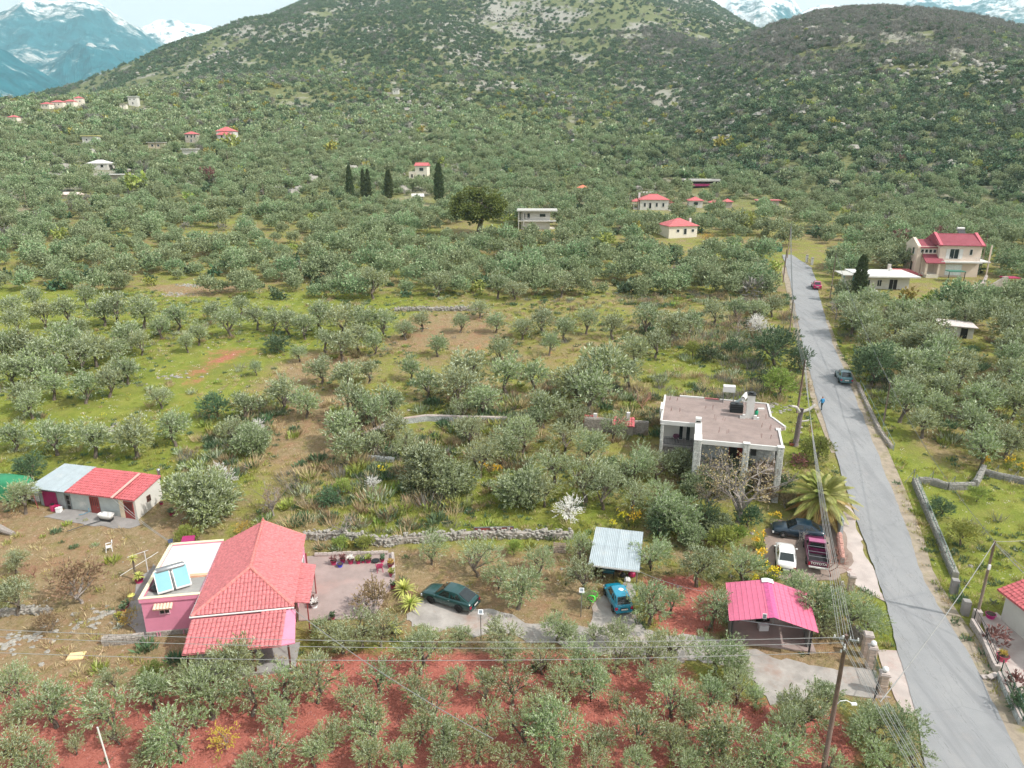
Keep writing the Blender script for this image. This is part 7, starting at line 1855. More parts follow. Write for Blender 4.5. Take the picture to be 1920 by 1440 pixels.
for x in (2.9, 10.9): MB().add([(x, -.4, 7.1), (x + .55, -.4, 7.1), (x + .55, 4, 9.25), (x, 4, 9.25), (x + .55, 8.4, 7.1), (x, 8.4, 7.1), (x, -.4, 6.8), (x + .55, -.4, 6.8), (x + .55, 8.4, 6.8), (x, 8.4, 6.8)], [(0, 1, 2, 3), (3, 2, 4, 5), (6, 7, 1, 0), (0, 3, 5, 9, 6), (1, 7, 8, 4, 2)]).build('gable_coping', M('pale_red_tile', srgb(190, 96, 108), .8), PE)
face_slab([(-.2, 1.2, 6.3), (3.3, 1.2, 6.3), (3.3, 5, 7.6), (-.2, 5, 7.6)], .15, roof_dk, PE, 'tower_roof'); face_slab([(3.3, 8.2, 6.3), (-.2, 8.2, 6.3), (-.2, 5, 7.6), (3.3, 5, 7.6)], .15, roof_dk, PE, 'tower_roof')
MB().add([(-.7, 1.3, 6.5), (-.1, 1.3, 6.5), (-.1, 5, 8.0), (-.7, 5, 8.0), (-.1, 8.2, 6.5), (-.7, 8.2, 6.5), (-.7, 1.3, 6.0), (-.1, 1.3, 6.0), (-.1, 8.2, 6.0), (-.7, 8.2, 6.0)], [(0, 1, 2, 3), (3, 2, 4, 5), (6, 7, 1, 0), (0, 3, 5, 9, 6), (1, 7, 8, 4, 2)]).build('tower_gable', peach, PE)
face_slab([(.3, -1.6, 3.5), (4.0, -1.6, 3.5), (4.0, 1.5, 4.9), (.3, 1.5, 4.9)], .18, roof_dk, PE, 'porch_roof')
for x in (.6, 3.0): MB().bb(x - .2, x + .2, -1.4, -1.0, 1, 3.5).build('porch_post', peach, PE)
for i in range(4): window(PE, (.35 + i * .8, 1.5, 5.5), .7, .8, fr=.08)
a_ = arch(PE, 0, 0, 0, 1.1, 2.0, whitepaint, 'arched_window', .05); a_.location = (-.62, 3.6, 4.6); a_.rotation_euler = (0, 0, R(-90)); arch(a_, 0, -.05, .08, .9, 1.8, glass, 'pane', .02)
window(PE, (-.6, 3.6, 1.8), 1.0, 2.4, 'x', -1, frame=brownwood, fr=.08)
window(PE, (6.0, 0, 5.2), 1.8, 2.1, pane=glass, bars=(2, 1), name='balcony_door')
for x in (4.8, 7.3): MB().bb(x - .35, x + .35, -.07, -.004, 4.2, 6.2).build('shutter', whitepaint, PE)
window(PE, (9.2, 0, 5.6), .6, 1.2, frame=whitepaint)
MB().bb(3.3, 11.2, -1.3, -.005, 3.5, 3.75).build('balcony_floor', whitepaint, PE); railing(PE, (3.4, -1.25, 3.75), (5.0, -1.25, 3.75), .9, whitepaint); railing(PE, (9.6, -1.25, 3.75), (11.1, -1.25, 3.75), .9, whitepaint)
window(PE, (6.4, 0, 1.9), 3.2, 2.3, pane=M('white_shutter', srgb(220, 226, 226), .6), bars=(2, 1), name='shutter_door')
MB().bb(11.2, 13.6, .5, 5, 3.4, 3.6).build('side_balcony', whitepaint, PE)
for x, y in ((13.3, .8), (13.3, 4.6)): MB().bb(x - .12, x + .12, y - .12, y + .12, -2, 7.0 if y < 1 else 3.4).build('side_post', peach if y < 1 else steel, PE)
t = thing('solar_water_heater', 'solar heater with grey tank on the peach house ridge', 'solar heater', local(PE, 8.6, 5.0, 9.0), R(-9)); MB().tube([(-.7, .4, .9), (.7, .4, .9)], .3, 10).build('tank', whitepaint, t); face_slab([(-.7, .3, .8), (-.7, -2.0, -.9), (.7, -2.0, -.9), (.7, .3, .8)], .1, darkmetal, t, 'panel'); MB().tube([(-.6, .4, -.6), (-.6, .4, .8)], .04, 4).tube([(.6, .4, -.6), (.6, .4, .8)], .04, 4).build('stand', steel, t)
p_ = G(1788, 527); t = thing('pergola', 'green shade canopy in front of the peach house', 'pergola', p_, R(-8)); MB().bb(-1.6, 1.6, -1, 1, 2.0, 2.12).build('canopy', M('green_canvas', srgb(52, 110, 92), .7), t)
for x in (-1.5, 1.5): MB().bb(x - .06, x + .06, -.95, -.83, -1, 2).build('post', darkmetal, t)
t = thing('stone_ruin', 'broken stone wall stub with pillar at the right edge', 'ruin', G(1902, 540), R(0)); MB().bb(-2.5, -1.6, 0, .5, -.5, 2.2).build('pillar', stonew, t); MB().hexa([(-5, 0, -.5), (-2.5, 0, -.5), (-2.5, .4, -.5), (-5, .4, -.5), (-5, 0, .4), (-2.5, 0, 2.0), (-2.5, .4, 2.0), (-5, .4, .4)]).build('wall_stub', stonew, t); MB().bb(-1.4, 1.5, .8, 3, 1.7, 1.85).build('awning', redpl, t)
stone_wall('stone_wall', 'pale stone ramp wall climbing to the peach house', [G(1822, 545), G(1842, 538), G(1848, 525)], 1.0, .4, mortar, palec)
WS = thing('shed', 'white flat-roofed shed hidden among olives right of the road', 'shed', (67.6, 108.6, 6.3), R(-18))
MB().bb(0, 4.2, 0, 3.2, -.6, 2.0).build('wall', whitewall, WS); MB().add([(-.7, -.5, 2.25), (4.6, -.5, 2.05), (4.6, 3.6, 2.2), (-.7, 3.6, 2.4), (-.7, -.5, 2.13), (4.6, -.5, 1.93), (4.6, 3.6, 2.08), (-.7, 3.6, 2.28)], [(0, 1, 2, 3), (7, 6, 5, 4), (4, 5, 1, 0), (5, 6, 2, 1), (6, 7, 3, 2), (7, 4, 0, 3)]).build('roof', M('old_sheet_roof', srgb(196, 186, 182), .8, var=.12), WS)
door(WS, (2.9, 0, -.2), .8, 1.9, mat=darkin); MB().bb(.4, .9, -.05, -.003, -.2, 1.7).build('teal_door', M('teal_door', srgb(96, 130, 128), .7), WS)
MB().bb(-.4, 4.8, -2.2, 0, -.6, -.12).build('apron', palec, WS)

# house at the right edge with court, flower pots and fence
RH = thing('house', 'white house corner with red tile roof at the right edge', 'house', (37.15, 45.9, .15), R(6))
MB().bb(0, 7, -9, 0, -.4, 2.55).build('wall', whitewall, RH)
q4 = [(-.45, .45, 2.5), (-.45, -9.5, 2.5), (3.5, -9.5, 4.0), (3.5, .45, 4.0)]; tiles(q4, tile_red, face_slab(q4, .1, tile_red, RH)); face_slab([(7.45, -9.5, 2.5), (7.45, .45, 2.5), (3.5, .45, 4.0), (3.5, -9.5, 4.0)], .1, tile_red, RH); window(RH, (0, -4.5, 1.4), 1.1, 1.1, 'x', -1, bars=(2, 1)); door(RH, (0, -6.5, 0), .95, 2.05, 'x', -1, brownwood)

greystone = M('grey_wall_stone', srgb(138, 136, 130), .9, var=.22, scale=3, bump=.3)
# ------------------------------------------------------------------ walls and fences right of the road
stone_wall('stone_wall', 'long low roadside wall of grey stone along the lawn', [G(1714, 906), G(1735, 955), G(1757, 1005), G(1778, 1058), G(1790, 1085)], .55, .45, mortar, greystone)
stone_wall('stone_wall', 'low back wall of the lawn enclosure', [G(1722, 906), G(1746, 908), G(1776, 917), G(1825, 916)], .6, .4, mortar, greystone)
stone_wall('stone_wall', 'short cross wall stepping back from the lawn enclosure', [G(1827, 915), G(1843, 885)], .8, .4, mortar, greystone)
stone_wall('stone_wall', 'low wall running right behind the lawn', [G(1846, 890), G(1880, 899), G(1935, 910)], .55, .4, mortar, greystone)
stone_wall('stone_wall', 'white-coped courtyard wall beside the road', [G(1822, 1172), G(1842, 1205), G(1862, 1252), G(1868, 1262)], .5, .28, mortar, palec, True)
stone_wall('stone_wall', 'concrete-coped fence wall near the bottom right corner', [G(1873, 1272), G(1893, 1315), G(1915, 1362)], .5, .28, mortar, dstone, True)
stone_wall('stone_wall', 'rough grey verge wall beside the road under the trees', [G(1608, 722), G(1618, 745), G(1632, 775), G(1650, 812), G(1672, 842)], .35, .35, mortar, rubble)
stone_wall('retaining_wall', 'rough stone retaining wall behind the gate pillars', [G(1600, 1196), G(1612, 1206), G(1622, 1212)], 1.0, .4, mortar, rubble)
def pillar(px, h, w, label, globe=False, cap=True, mat=None, name='gate_pillar'):
    p = G(*px); t = thing(name, label, 'pillar', p, R(-14), 'gate pillars')
    MB().bb(-w / 2, w / 2, -w / 2, w / 2, -.3, h).build('core', mat or mortar, t)
    if mat is None:
        mb = MB()
        for o_, du, nn in (((-w / 2, -w / 2, 0), (1, 0, 0), (0, -1, 0)), ((w / 2, -w / 2, 0), (0, 1, 0), (1, 0, 0)), ((-w / 2, w / 2, 0), (0, -1, 0), (-1, 0, 0))): clad(mb, o_, du, (0, 0, 1), w, h, nn, w, .26, .03, .025)
        mb.build('stones', M('beige_stone', srgb(190, 170, 156), .85, var=.16, scale=3, bump=.3), t, kind='stuff')
    if cap: MB().box((0, 0, h + .05), (w + .14, w + .14, .1)).box((0, 0, h + .13), (w + .04, w + .04, .08)).build('cap', palec, t)
    if globe: MB().tube([(0, 0, h + .17), (0, 0, h + .24)], .1, 8).build('lamp_base', darkmetal, t); MB().ball((0, 0, h + .38), .19, 14, 9).build('globe_lamp', M('milk_glass', srgb(236, 236, 236), .25, var=.01), t, True)
    return t
pillar((1622, 1230), 1.75, .5, 'tallest stone gate pillar without a globe lamp'); pillar((1630, 1252), 1.65, .48, 'stone gate pillar with white globe lamp, farther one', True); pillar((1652, 1300), 1.55, .48, 'stone gate pillar with white globe lamp, nearer one', True)
p_ = pillar((1594, 1108), 1.35, .42, 'white block pillar on the entrance apron', mat=None)
pillar((1787, 1112), 1.25, .5, 'grey concrete pillar at the far end of the lawn gate', cap=False, mat=greyc); pillar((1808, 1152), 1.25, .5, 'grey concrete pillar at the near end of the lawn gate', cap=False, mat=greyc); pillar((1829, 1168), 1.1, .5, 'pale concrete plinth at the foot of the wooden pole', cap=False, mat=palec)
def fence(name, label, a, b, h, mat, post_step=2.0, bar=.16, cat='fence', lift=0.0, posts=True):
    a, b = Vector(a), Vector(b); t = thing(name, label, cat, a); L = (b - a).length; d = b - a
    n = max(1, int(L / post_step))
    for i in range(n + 1):
        p = d * (i / n)
        if posts: MB().tube([(p.x, p.y, p.z - .1 + lift), (p.x, p.y, p.z + h + lift)], .035, 6).build('post', mat, t)
    MB().tube([(0, 0, h * .95 + lift), (d.x, d.y, d.z + h * .95 + lift)], .022, 5).tube([(0, 0, .1 + lift), (d.x, d.y, d.z + .1 + lift)], .022, 5).build('rail', mat, t)
    m = int(L / bar); mb = MB()
    for i in range(m):
        p = d * ((i + .5) / m); mb.tube([(p.x, p.y, p.z + .08 + lift), (p.x, p.y, p.z + h * .95 + lift)], .012, 4)
    mb.build('bars', mat, t, kind='stuff')
    return t
greenm = M('green_painted_metal', srgb(42, 84, 70), .5, .2)
fence('gate', 'dark green barred gate between the globe-lamp pillars', G(1634, 1254), G(1648, 1294), 1.3, greenm, 3, .12, 'gate')
fence('gate', 'open black gate leaf beside the nearer globe-lamp pillar', G(1645, 1300), G(1638, 1316), 1.4, darkmetal, 2, .12, 'gate')
fence('gate', 'green barred gate between the concrete pillars of the lawn', G(1791, 1112), G(1806, 1145), 1.1, greenm, 3, .12, 'gate')
fence('fence', 'black metal railing on the courtyard wall', G(1824, 1172), G(1845, 1208), .9, darkmetal, 2.2, .9, lift=.5)
fence('fence', 'black metal railing with wide bars past the flower bed', G(1847, 1212), G(1867, 1258), .7, darkmetal, 1.6, 1.2, lift=.5)
fence('fence', 'green metal fence on the wall at the bottom right', G(1874, 1272), G(1915, 1362), 1.0, greenm, 2.0, .14, lift=.5)
fence('fence', 'green wire fence posts along the lawn wall', G(1716, 908), G(1786, 1080), .6, M('pale_green_wire', srgb(130, 150, 140), .6), 2.4, 50, lift=.5)
for i, (u, v, h) in enumerate(((1711, 906, 1.6), (1746, 908, 1.5), (1787, 915, 1.3), (1828, 912, 1.4), (1868, 895, 1.4), (1905, 905, 1.4))):
    p = G(u, v); t = thing('fence_post', ('first', 'second', 'third', 'fourth', 'fifth', 'sixth')[i] + ' grey steel post of the lawn fence, counted from the road', 'post', p, 0, 'lawn fence posts'); MB().tube([(0, 0, -.2), (0, 0, h)], .035, 6).build('post', steel, t); MB().tube([(0, 0, h * .95), (-.9, -.15, .1)], .025, 5).build('brace', steel, t)
# green mesh fence along the verge farther up
t = fence('fence', 'sagging wire mesh fence along the road verge', G(1612, 725), G(1675, 845), .9, M('pale_green_wire', srgb(130, 150, 140), .6), 2.2, 60)

# ------------------------------------------------------------------ utility poles and cables
insul = M('insulator', srgb(214, 214, 210), .3)
def pole(name, label, base, h, r=.14, arms=(), mat=None, lamp=None, lean=(0, 0)):
    t = thing(name, label, 'utility pole', base, 0, 'utility poles')
    MB().tube([(0, 0, -.4), (lean[0] * .5, lean[1] * .5, h * .5), (lean[0], lean[1], h)], [r, r * .85, r * .68], 10).build('post', mat or polewood, t, True)
    for z, L_, rz in arms:
        c, s_ = math.cos(rz), math.sin(rz)
        a = MB().box((lean[0], lean[1], z), (L_, .1, .1), rz).build('crossarm', steel, t)
        for k in (-.45, -.15, .15, .45): MB().tube([(lean[0] + c * L_ * k, lean[1] + s_ * L_ * k, z + .05), (lean[0] + c * L_ * k, lean[1] + s_ * L_ * k, z + .2)], [.05, .035], 6).build('insulator', insul, a)
    return t
pl1 = Vector((17.9, 32.0, 0)); P1 = pole('utility_pole', 'tall dark wooden pole with street lamp in the lower right', pl1, 9.5, .15, ((9.2, 1.3, R(-14)), (8.8, .9, R(60))))
am = MB().tube([(.1, 0, 4.9), (.25, 0, 5.15), (.6, 0, 5.2), (.95, 0, 5.0)], .022, 6).build('lamp_arm', whitepl, P1); MB().box((1.05, 0, 4.95), (.3, .16, .1)).build('lamp_head', whitepl, am)
for k, z in enumerate((9.3, 8.9, 8.4)): MB().tube([(-.16, 0, z), (-.16, 0, z + .14)], .05, 6).build('insulator', insul, P1)
pl2 = Vector((35.2, 45.75, .2)); P2 = pole('utility_pole', 'slim pale wooden pole standing by the courtyard wall', pl2, 6.9, .12, mat=wood)
MB().bb(-.14, .02, -.2, -.09, 4.6, 5.0).build('meter_box', whitepl, P2)
A_ = Vector((34.3, 80.3, 4.3)); PA = pole('utility_pole', 'wooden pole with stacked insulators behind the stone house', A_, 6.6, .14, lean=(.15, 0))
for k in range(4): MB().tube([(.22, -.05, 6.4 - k * .42), (.22, -.05, 6.55 - k * .42)], .07, 6).build('insulator', insul, PA)
B_ = G(1478, 640); pole('utility_pole', 'pale wooden pole beside the road halfway up', B_, 6.5, .13, mat=wood)
C_ = G(1468, 530); pole('utility_pole', 'dark wooden pole left of the road crest', C_, 6.8, .13)
D_p = G(1476, 484); pole('utility_pole', 'thin pole at the road crest', D_p, 8.0, .13, mat=wood)
E_p = G(1656, 795); pole('utility_pole', 'plain wooden pole in the verge right of the road', E_p, 5.0, .11, mat=wood)
F_p = G(1556, 560); pole('utility_pole', 'thin pole beside the bungalow wall', F_p, 8.5, .11, mat=wood)
for i, (u, v, h, lab) in enumerate(((1722, 520, 5.5, 'thin pole left of the peach house'), (1838, 510, 8, 'thin grey pole right of the peach house'), (402, 400, 7, 'far pole in the left grove'), (52, 392, 7, 'far pole at the left edge of the grove'), (495, 378, 7, 'far pole in the middle grove'), (296, 305, 8, 'far pole on the left slope'), (428, 312, 7, 'far pole below the large white house'), (978, 358, 7, 'far pole right of the umbrella pine'), (1194, 418, 7, 'far pole left of the porch house'))):
    pole('utility_pole', lab, G(u, v), h, .12, mat=wood)
cable_m = M('cable_sheath', srgb(140, 140, 138), .6); cable_d = M('dark_cable', srgb(96, 98, 98), .6)
def cable(label, a, b, sag, r=.02, mat=None, n=18, group='overhead cables'):
    a, b = Vector(a), Vector(b)
    pts = [a.lerp(b, i / n) - Vector((0, 0, 4 * sag * (i / n) * (1 - i / n))) for i in range(n + 1)]
    return tag(MB().tube(pts, r, 5).build('cable', mat or cable_m), label, 'cable', group)
top1 = pl1 + Vector((0, 0, 9.3)); off = Vector((.97, -.24, 0))
topA = A_ + Vector((.2, 0, 6.5))
names = ('leftmost', 'second', 'third', 'fourth', 'fifth', 'rightmost')
for k in range(6):
    o_ = (k - 2.5) * .16
    cable(names[k] + ' of the bundled cables from the tall pole up towards the stone house', top1 + off * o_ + Vector((0, 0, -.1 * (k % 2))), topA + Vector((.02 * k, 0, -.35 * k)), .9, .014)
    cable(names[k] + ' of the bundled cables from the tall pole down past the frame bottom', top1 + off * o_ + Vector((0, 0, -.1 * (k % 2))), Vector((16.9 + o_ * 1.6, 12.0, 9.6 - .2 * k)), .35, .014)
topB, topC, topD = B_ + Vector((0, 0, 6.4)), C_ + Vector((0, 0, 6.7)), D_p + Vector((0, 0, 7.9))
for k in range(4):
    cable(names[k] + ' cable between the insulator pole and the pale road pole', topA + Vector((0, 0, -.4 * k)), topB + Vector((0, 0, -.35 * k)), .6, .02, cable_d)
    cable(names[k] + ' cable from the pale road pole to the road crest pole', topB + Vector((0, 0, -.35 * k)), topD + Vector((0, 0, -.4 * k)), .7, .024, cable_d)
for k, (z, ex) in enumerate(((9.35, 9.9), (9.0, 9.4), (8.4, 8.2))):
    cable(('upper', 'middle', 'lower')[k] + ' of three cables crossing the picture to the left', pl1 + Vector((-.2, 0, z)), Vector((-42, 33.2, ex)), .9, .016)
top2 = pl2 + Vector((0, 0, 6.85))
cable('thick pale cable from the slim pole across the road to the bottom', top2, Vector((17.2, 27.0, 9.6)), .5, .026); cable('cable from the slim pole to the red-roofed house corner', top2, Vector((40.2, 44.2, 3.2)), .2, .018); cable('cable from the slim pole towards the right edge', top2, Vector((44, 49, 6.2)), .3, .018)
cable('thick cable from the slim pole down to the right-hand house', top2 + Vector((0, 0, -.1)), Vector((38.4, 39.0, 3.6)), .2, .03)
cable('cable from the slim pole up the road to the verge pole', top2, E_p + Vector((0, 0, 4.9)), .8, .022, cable_d); cable('cable from the verge pole to the bungalow pole', E_p + Vector((0, 0, 4.9)), F_p + Vector((0, 0, 8.3)), .8, .03, cable_d)
eave = local(PH, 10.9, -2.8, 3.2)
cable('service cable from the bottom edge to the pink house roof corner', eave, Vector((-1.0, 30.0, 4.5)), .5, .022)
ob_e, ph_c = local(OB, 9.2, -.1, 2.0), local(PH, .05, 7.6, 3.3)
cable('left of two cables from the outbuilding to the pink annexe roof', local(OB, 8.95, -.3, 2.05), ph_c, .25, .022); cable('right of two cables from the outbuilding to the pink annexe roof', local(OB, 9.5, -.3, 2.05), ph_c + Vector((.15, 0, 0)), .3, .022)
cable('thin cable from the shed corner over the red soil', local(SD, 4.05, 0, 1.75), local(CP, .1, 3.0, 2.4), .35, .018)

# ------------------------------------------------------------------ lamps, posts and small garden things
def solar_post(px, h, label):
    t = thing('solar_lamp', label, 'lamp post', G(*px), R(-5), 'solar lamps')
    MB().tube([(0, 0, -.2), (0, 0, h)], .035, 8).build('pole', steel, t); MB().bb(-.2, .2, -.1, .1, h, h + .06).build('lamp_head', whitepl, t)
    face_slab([(-.17, -.16, h + .12), (.17, -.16, h + .12), (.17, .12, h + .32), (-.17, .12, h + .32)], .03, whitepl, t, 'panel_frame'); MB().add([(-.13, -.125, h + .146), (.13, -.125, h + .146), (.13, .085, h + .297), (-.13, .085, h + .297)], [(0, 1, 2, 3)]).build('panel', M('pv_grey', srgb(120, 128, 134), .25), t)
solar_post((902, 1202), 2.3, 'solar lamp on a thin post in front of the green car'); solar_post((1089, 1157), 2.2, 'solar lamp on a thin post left of the turquoise car')
t = thing('post', 'white leaning metal post at the lower left edge', 'post', Vector((-22.3, 31.0, 0)), 0); MB().tube([(0, 0, 0), (-.12, 0, 2.2), (-.25, 0, 4.3)], .045, 8).build('pole', whitepaint, t)
t = thing('clothes_rack', 'pale pole frame for washing lines behind the annexe', 'washing line', G(278, 1075), R(20)); MB().tube([(0, 0, 0), (0, 0, 2.1)], .045, 6).build('pole', whitepaint, t); MB().tube([(-1.3, 0, 1.8), (.3, 0, 2.15)], .03, 5).build('crossbar', whitepaint, t); MB().tube([(-1.8, -1.2, .9), (.9, .6, 1.5)], .025, 5).build('rail', whitepaint, t)
t = tag(MB().bb(-.55, .55, -.4, .4, 0, .07).bb(-.5, .5, -.35, .35, .07, .1).build('hatch_cover', M('ochre_board', srgb(226, 198, 150), .8, var=.06)), 'square ochre hatch cover on the bare yard ground', 'hatch'); t.location = G(143, 1231); t.rotation_euler.z = R(10)
mb = MB(); pts = [G(195, 1205), G(192, 1222), G(182, 1235), G(190, 1245), G(176, 1262), G(160, 1272)]; mb.tube([p + Vector((0, 0, .04)) for p in pts], .025, 5); tag(mb.build('hose', M('tan_hose', srgb(206, 178, 150), .7)), 'tan garden hose lying in the yard', 'hose')
mb = MB(); g0 = G(110, 873); mb.tube([g0 + Vector((2.4 * math.cos(w) * (1 + .1 * w / 6), 3.4 * math.sin(w), .05)) for w in np.linspace(0, 5.6, 22)], .045, 5); tag(mb.build('hose', blackpl), 'black irrigation hose looped in the meadow', 'hose')
t = thing('pallet', 'weathered wooden pallet leaning near the dry stone wall', 'pallet', G(1049, 1037), R(-5))
for i in range(6): MB().hexa([(-.55, -.02 + i * .14, .04 + i * .09), (.55, -.02 + i * .14, .04 + i * .09), (.55, .08 + i * .14, .1 + i * .09), (-.55, .08 + i * .14, .1 + i * .09), (-.55, -.035 + i * .14, .065 + i * .09), (.55, -.035 + i * .14, .065 + i * .09), (.55, .065 + i * .14, .125 + i * .09), (-.55, .065 + i * .14, .125 + i * .09)]).build('slat', wood, t)
for x in (-.5, 0, .5): MB().hexa([(x - .04, -.05, -.05), (x + .04, -.05, -.05), (x + .04, .85, .53), (x - .04, .85, .53), (x - .04, -.05, .03), (x + .04, -.05, .03), (x + .04, .85, .61), (x - .04, .85, .61)]).build('bearer', wood, t)
t = thing('rusty_panel', 'rusty red metal panel leaning on the dry stone wall', 'metal panel', G(926, 1003), R(3)); MB().bb(-1.75, 1.75, -.03, .03, .05, .75).build('sheet', redmetal, t); MB().bb(-1.8, 1.8, -.05, .05, .75, .83).bb(-1.8, -1.72, -.05, .05, 0, .75).bb(1.72, 1.8, -.05, .05, 0, .75).build('frame', steel, t)

terrac = M('crimson_pot', srgb(160, 40, 82), .6, var=.1)
def pot(loc, r, h, label, mat=None, plant_='dark', ph=.35, lime=False, name='flower_pot'):
    t = thing(name, label, 'plant pot', loc, rnd.uniform(0, 6), 'plant pots')
    MB().tube([(0, 0, 0), (0, 0, h * .85), (0, 0, h * .85), (0, 0, h)], [r * .72, r * .95, r * 1.08, r * 1.08], 12).build('pot', mat or terrac, t, True)
    MB().tube([(0, 0, h - .02), (0, 0, h + .005)], r * .95, 12).build('soil', M('potting_soil', srgb(70, 54, 46), .95), t)
    if plant_:
        g = np.random.default_rng(int(loc[0] * 100) & 0xffff); n = 40; w = g.random(n) * 6.28
        d = unit(np.stack([np.cos(w) * .7, np.sin(w) * .7, .4 + g.random(n)], 1)); v, f, tn = leaves(np.tile([0, 0, h], (n, 1)) + d * .03, d, np.full(n, ph * .8), 2, ph * .6, ph * .22, .5, g)
        link('foliage', npmesh('foliage', v, f, LM[plant_], False, {'tone': ('FLOAT', tn)}), t)
    return t
bluepl = M('blue_plastic', srgb(54, 60, 176), .5)
POTS = [(626, 1060, .26, .42, 'tall crimson pot with flowers, first in the patio row', None, 'plum'), (643, 1056, .24, .4, 'crimson pot with flowers, second in the patio row', None, 'plum'), (638, 1064, .26, .28, 'blue bucket in front of the patio pot row', bluepl, None), (658, 1058, .27, .42, 'crimson tub with white top in the patio row', None, 'white'), (672, 1058, .22, .34, 'crimson pot with low greenery in the patio row', None, 'lime'),
        (681, 1057, .15, .24, 'smallest crimson pot in the patio row', None, 'dark'), (691, 1056, .26, .32, 'wide crimson pot with succulents in the patio row', None, 'lime'), (717, 1055, .2, .3, 'crimson pot behind the crimson chair', None, 'dark'), (733, 1066, .28, .42, 'crimson pot with tall plant at the patio end', None, 'orange'), (735, 1082, .24, .34, 'crimson pot with cactus at the patio end', None, 'lime'), (737, 1104, .2, .3, 'crimson pot half hidden by the brown shrub', None, 'dark'),
        (262, 1092, .36, .42, 'large crimson pot with yucca at the annexe side', None, None), (238, 1138, .22, .25, 'small crimson pot on the annexe path', None, 'dark'), (232, 1147, .2, .25, 'small terracotta pot on the annexe path', M('terracotta', srgb(176, 98, 92), .8), 'dark'), (225, 1163, .2, .3, 'blue-green pot with yellow plant in the flower bed', M('teal_glaze', srgb(30, 110, 130), .4), 'yellow'),
        (322, 966, .25, .3, 'crimson pot beside the big round bush', None, 'dark'), (303, 946, .2, .25, 'small red pot at the outbuilding corner', None, None), (584, 1133, .22, .3, 'crimson pot by the door awning', None, 'plum'), (590, 1140, .3, .35, 'white pot with pale plant by the door awning', whitepl, 'white'), (624, 1163, .18, .25, 'small crimson pot at the patio front', None, 'dark'),
        (1856, 1160, .35, .4, 'hot pink pot on the paved court', M('hot_pink_pot', srgb(206, 44, 140), .5), None), (1878, 1240, .38, .5, 'pink pot with orange flowers on the courtyard wall', M('rose_pot', srgb(196, 80, 110), .6), 'orange'), (1485, 835, .35, .3, 'reddish planter with yellow bush by the stone house', M('terracotta', srgb(176, 98, 92), .8), 'yellow')]
for u, v, r, h, lab, m_, pl_k in POTS:
    p = G(u, v); pot(p + Vector((0, 0, .1 if 560 < u < 740 else .04)), r, h, lab, m_, pl_k)
t = tag(MB().tube([(0, 0, 0), (0, 0, .1)], [.2, .3], 14, ).build('basin', M('yellow_basin', srgb(206, 206, 110), .5)), 'round yellow basin on the annexe path', 'basin'); t.location = G(246, 1119) + Vector((0, 0, .06))
t = tag(MB().tube([(0, 0, 0), (0, 0, .12), (0, 0, .12)], [.3, .34, .2], 14).build('tyre', blackpl), 'dark round basin in the patio pot row', 'basin'); t.location = G(704, 1055) + Vector((0, 0, .12))

def rosette(name, label, loc, r, n, mat, cat, stem=0.0, droop=.6, W=.09, group=None):
    t = thing(name, label, cat, loc, rnd.uniform(0, 6), group); mb = MB(); tones = []
    for i in range(n):
        w = rnd.uniform(0, 6.283); e = rnd.uniform(-.1, 1.3); L_ = r * rnd.uniform(.75, 1.1); dx, dy = math.cos(w) * math.cos(e), math.sin(w) * math.cos(e)
        p = [Vector((dx * s_ * L_, dy * s_ * L_, stem + math.sin(e) * s_ * L_ - droop * L_ * s_ ** 2.2 * .5)) for s_ in (0.04, .35, .7, 1.0)]; sd = Vector((-math.sin(w), math.cos(w), 0))
        wd = (W * .6, W, W * .75, .004); vs = []
        for q_, k in zip(p, wd): vs += [q_ - sd * k * .5, q_ + sd * k * .5]
        mb.add(vs, [(0, 1, 3, 2), (2, 3, 5, 4), (4, 5, 7, 6)]); tn = rnd.random(); tones += [tn] * 8
    me = npmesh('leaves', np.array(mb.v), np.array(mb.f), mat, False, {'tone': ('FLOAT', np.array(tones))}); link('leaves', me, t)
    if stem: MB().tube([(0, 0, -.1), (0, 0, stem)], [.09, .07], 7).build('trunk', bark, t)
    return t
yucca_l = leafmat('yucca_leaves', srgb(120, 134, 48), srgb(192, 196, 104), srgb(180, 184, 100))
rosette('yucca', 'upper of two spiky yellow-green yuccas beside the patio', G(758, 1116), 1.15, 90, yucca_l, 'yucca', .5, .5, .1, 'yuccas'); rosette('yucca', 'lower of two spiky yellow-green yuccas near the green car', G(770, 1142), 1.15, 90, yucca_l, 'yucca', .5, .6, .1, 'yuccas')
rosette('yucca', 'spiky yucca among the olives below the patio', G(735, 1188), .9, 60, yucca_l, 'yucca', .4, .6, .09, 'yuccas'); p = G(262, 1092); rosette('yucca', 'tall yucca crown in the large crimson pot', p + Vector((0, 0, .4)), .6, 50, yucca_l, 'yucca', .2, .6, .07, 'yuccas'); rosette('yucca', 'top yucca head above the large crimson pot', G(256, 1088) + Vector((0, 0, .1)), .6, 40, yucca_l, 'yucca', 1.9, .5, .06, 'yuccas')
rosette('agave', 'pale spiky agave in the front flower bed', G(222, 1177), .5, 40, leafmat('agave_leaves', srgb(170, 176, 150), srgb(214, 214, 196), srgb(200, 202, 186)), 'agave', 0, .3, .08)
plant('orange', 0, G(243, 1172), .36, 'dense orange-leaved flowering plant in the front flower bed', 'flowering plant', 'flowering_plant'); plant('pine', 0, G(290, 1285), .5, 'stiff dark spiky shrub among olives in the lower left', 'shrub', 'shrub')
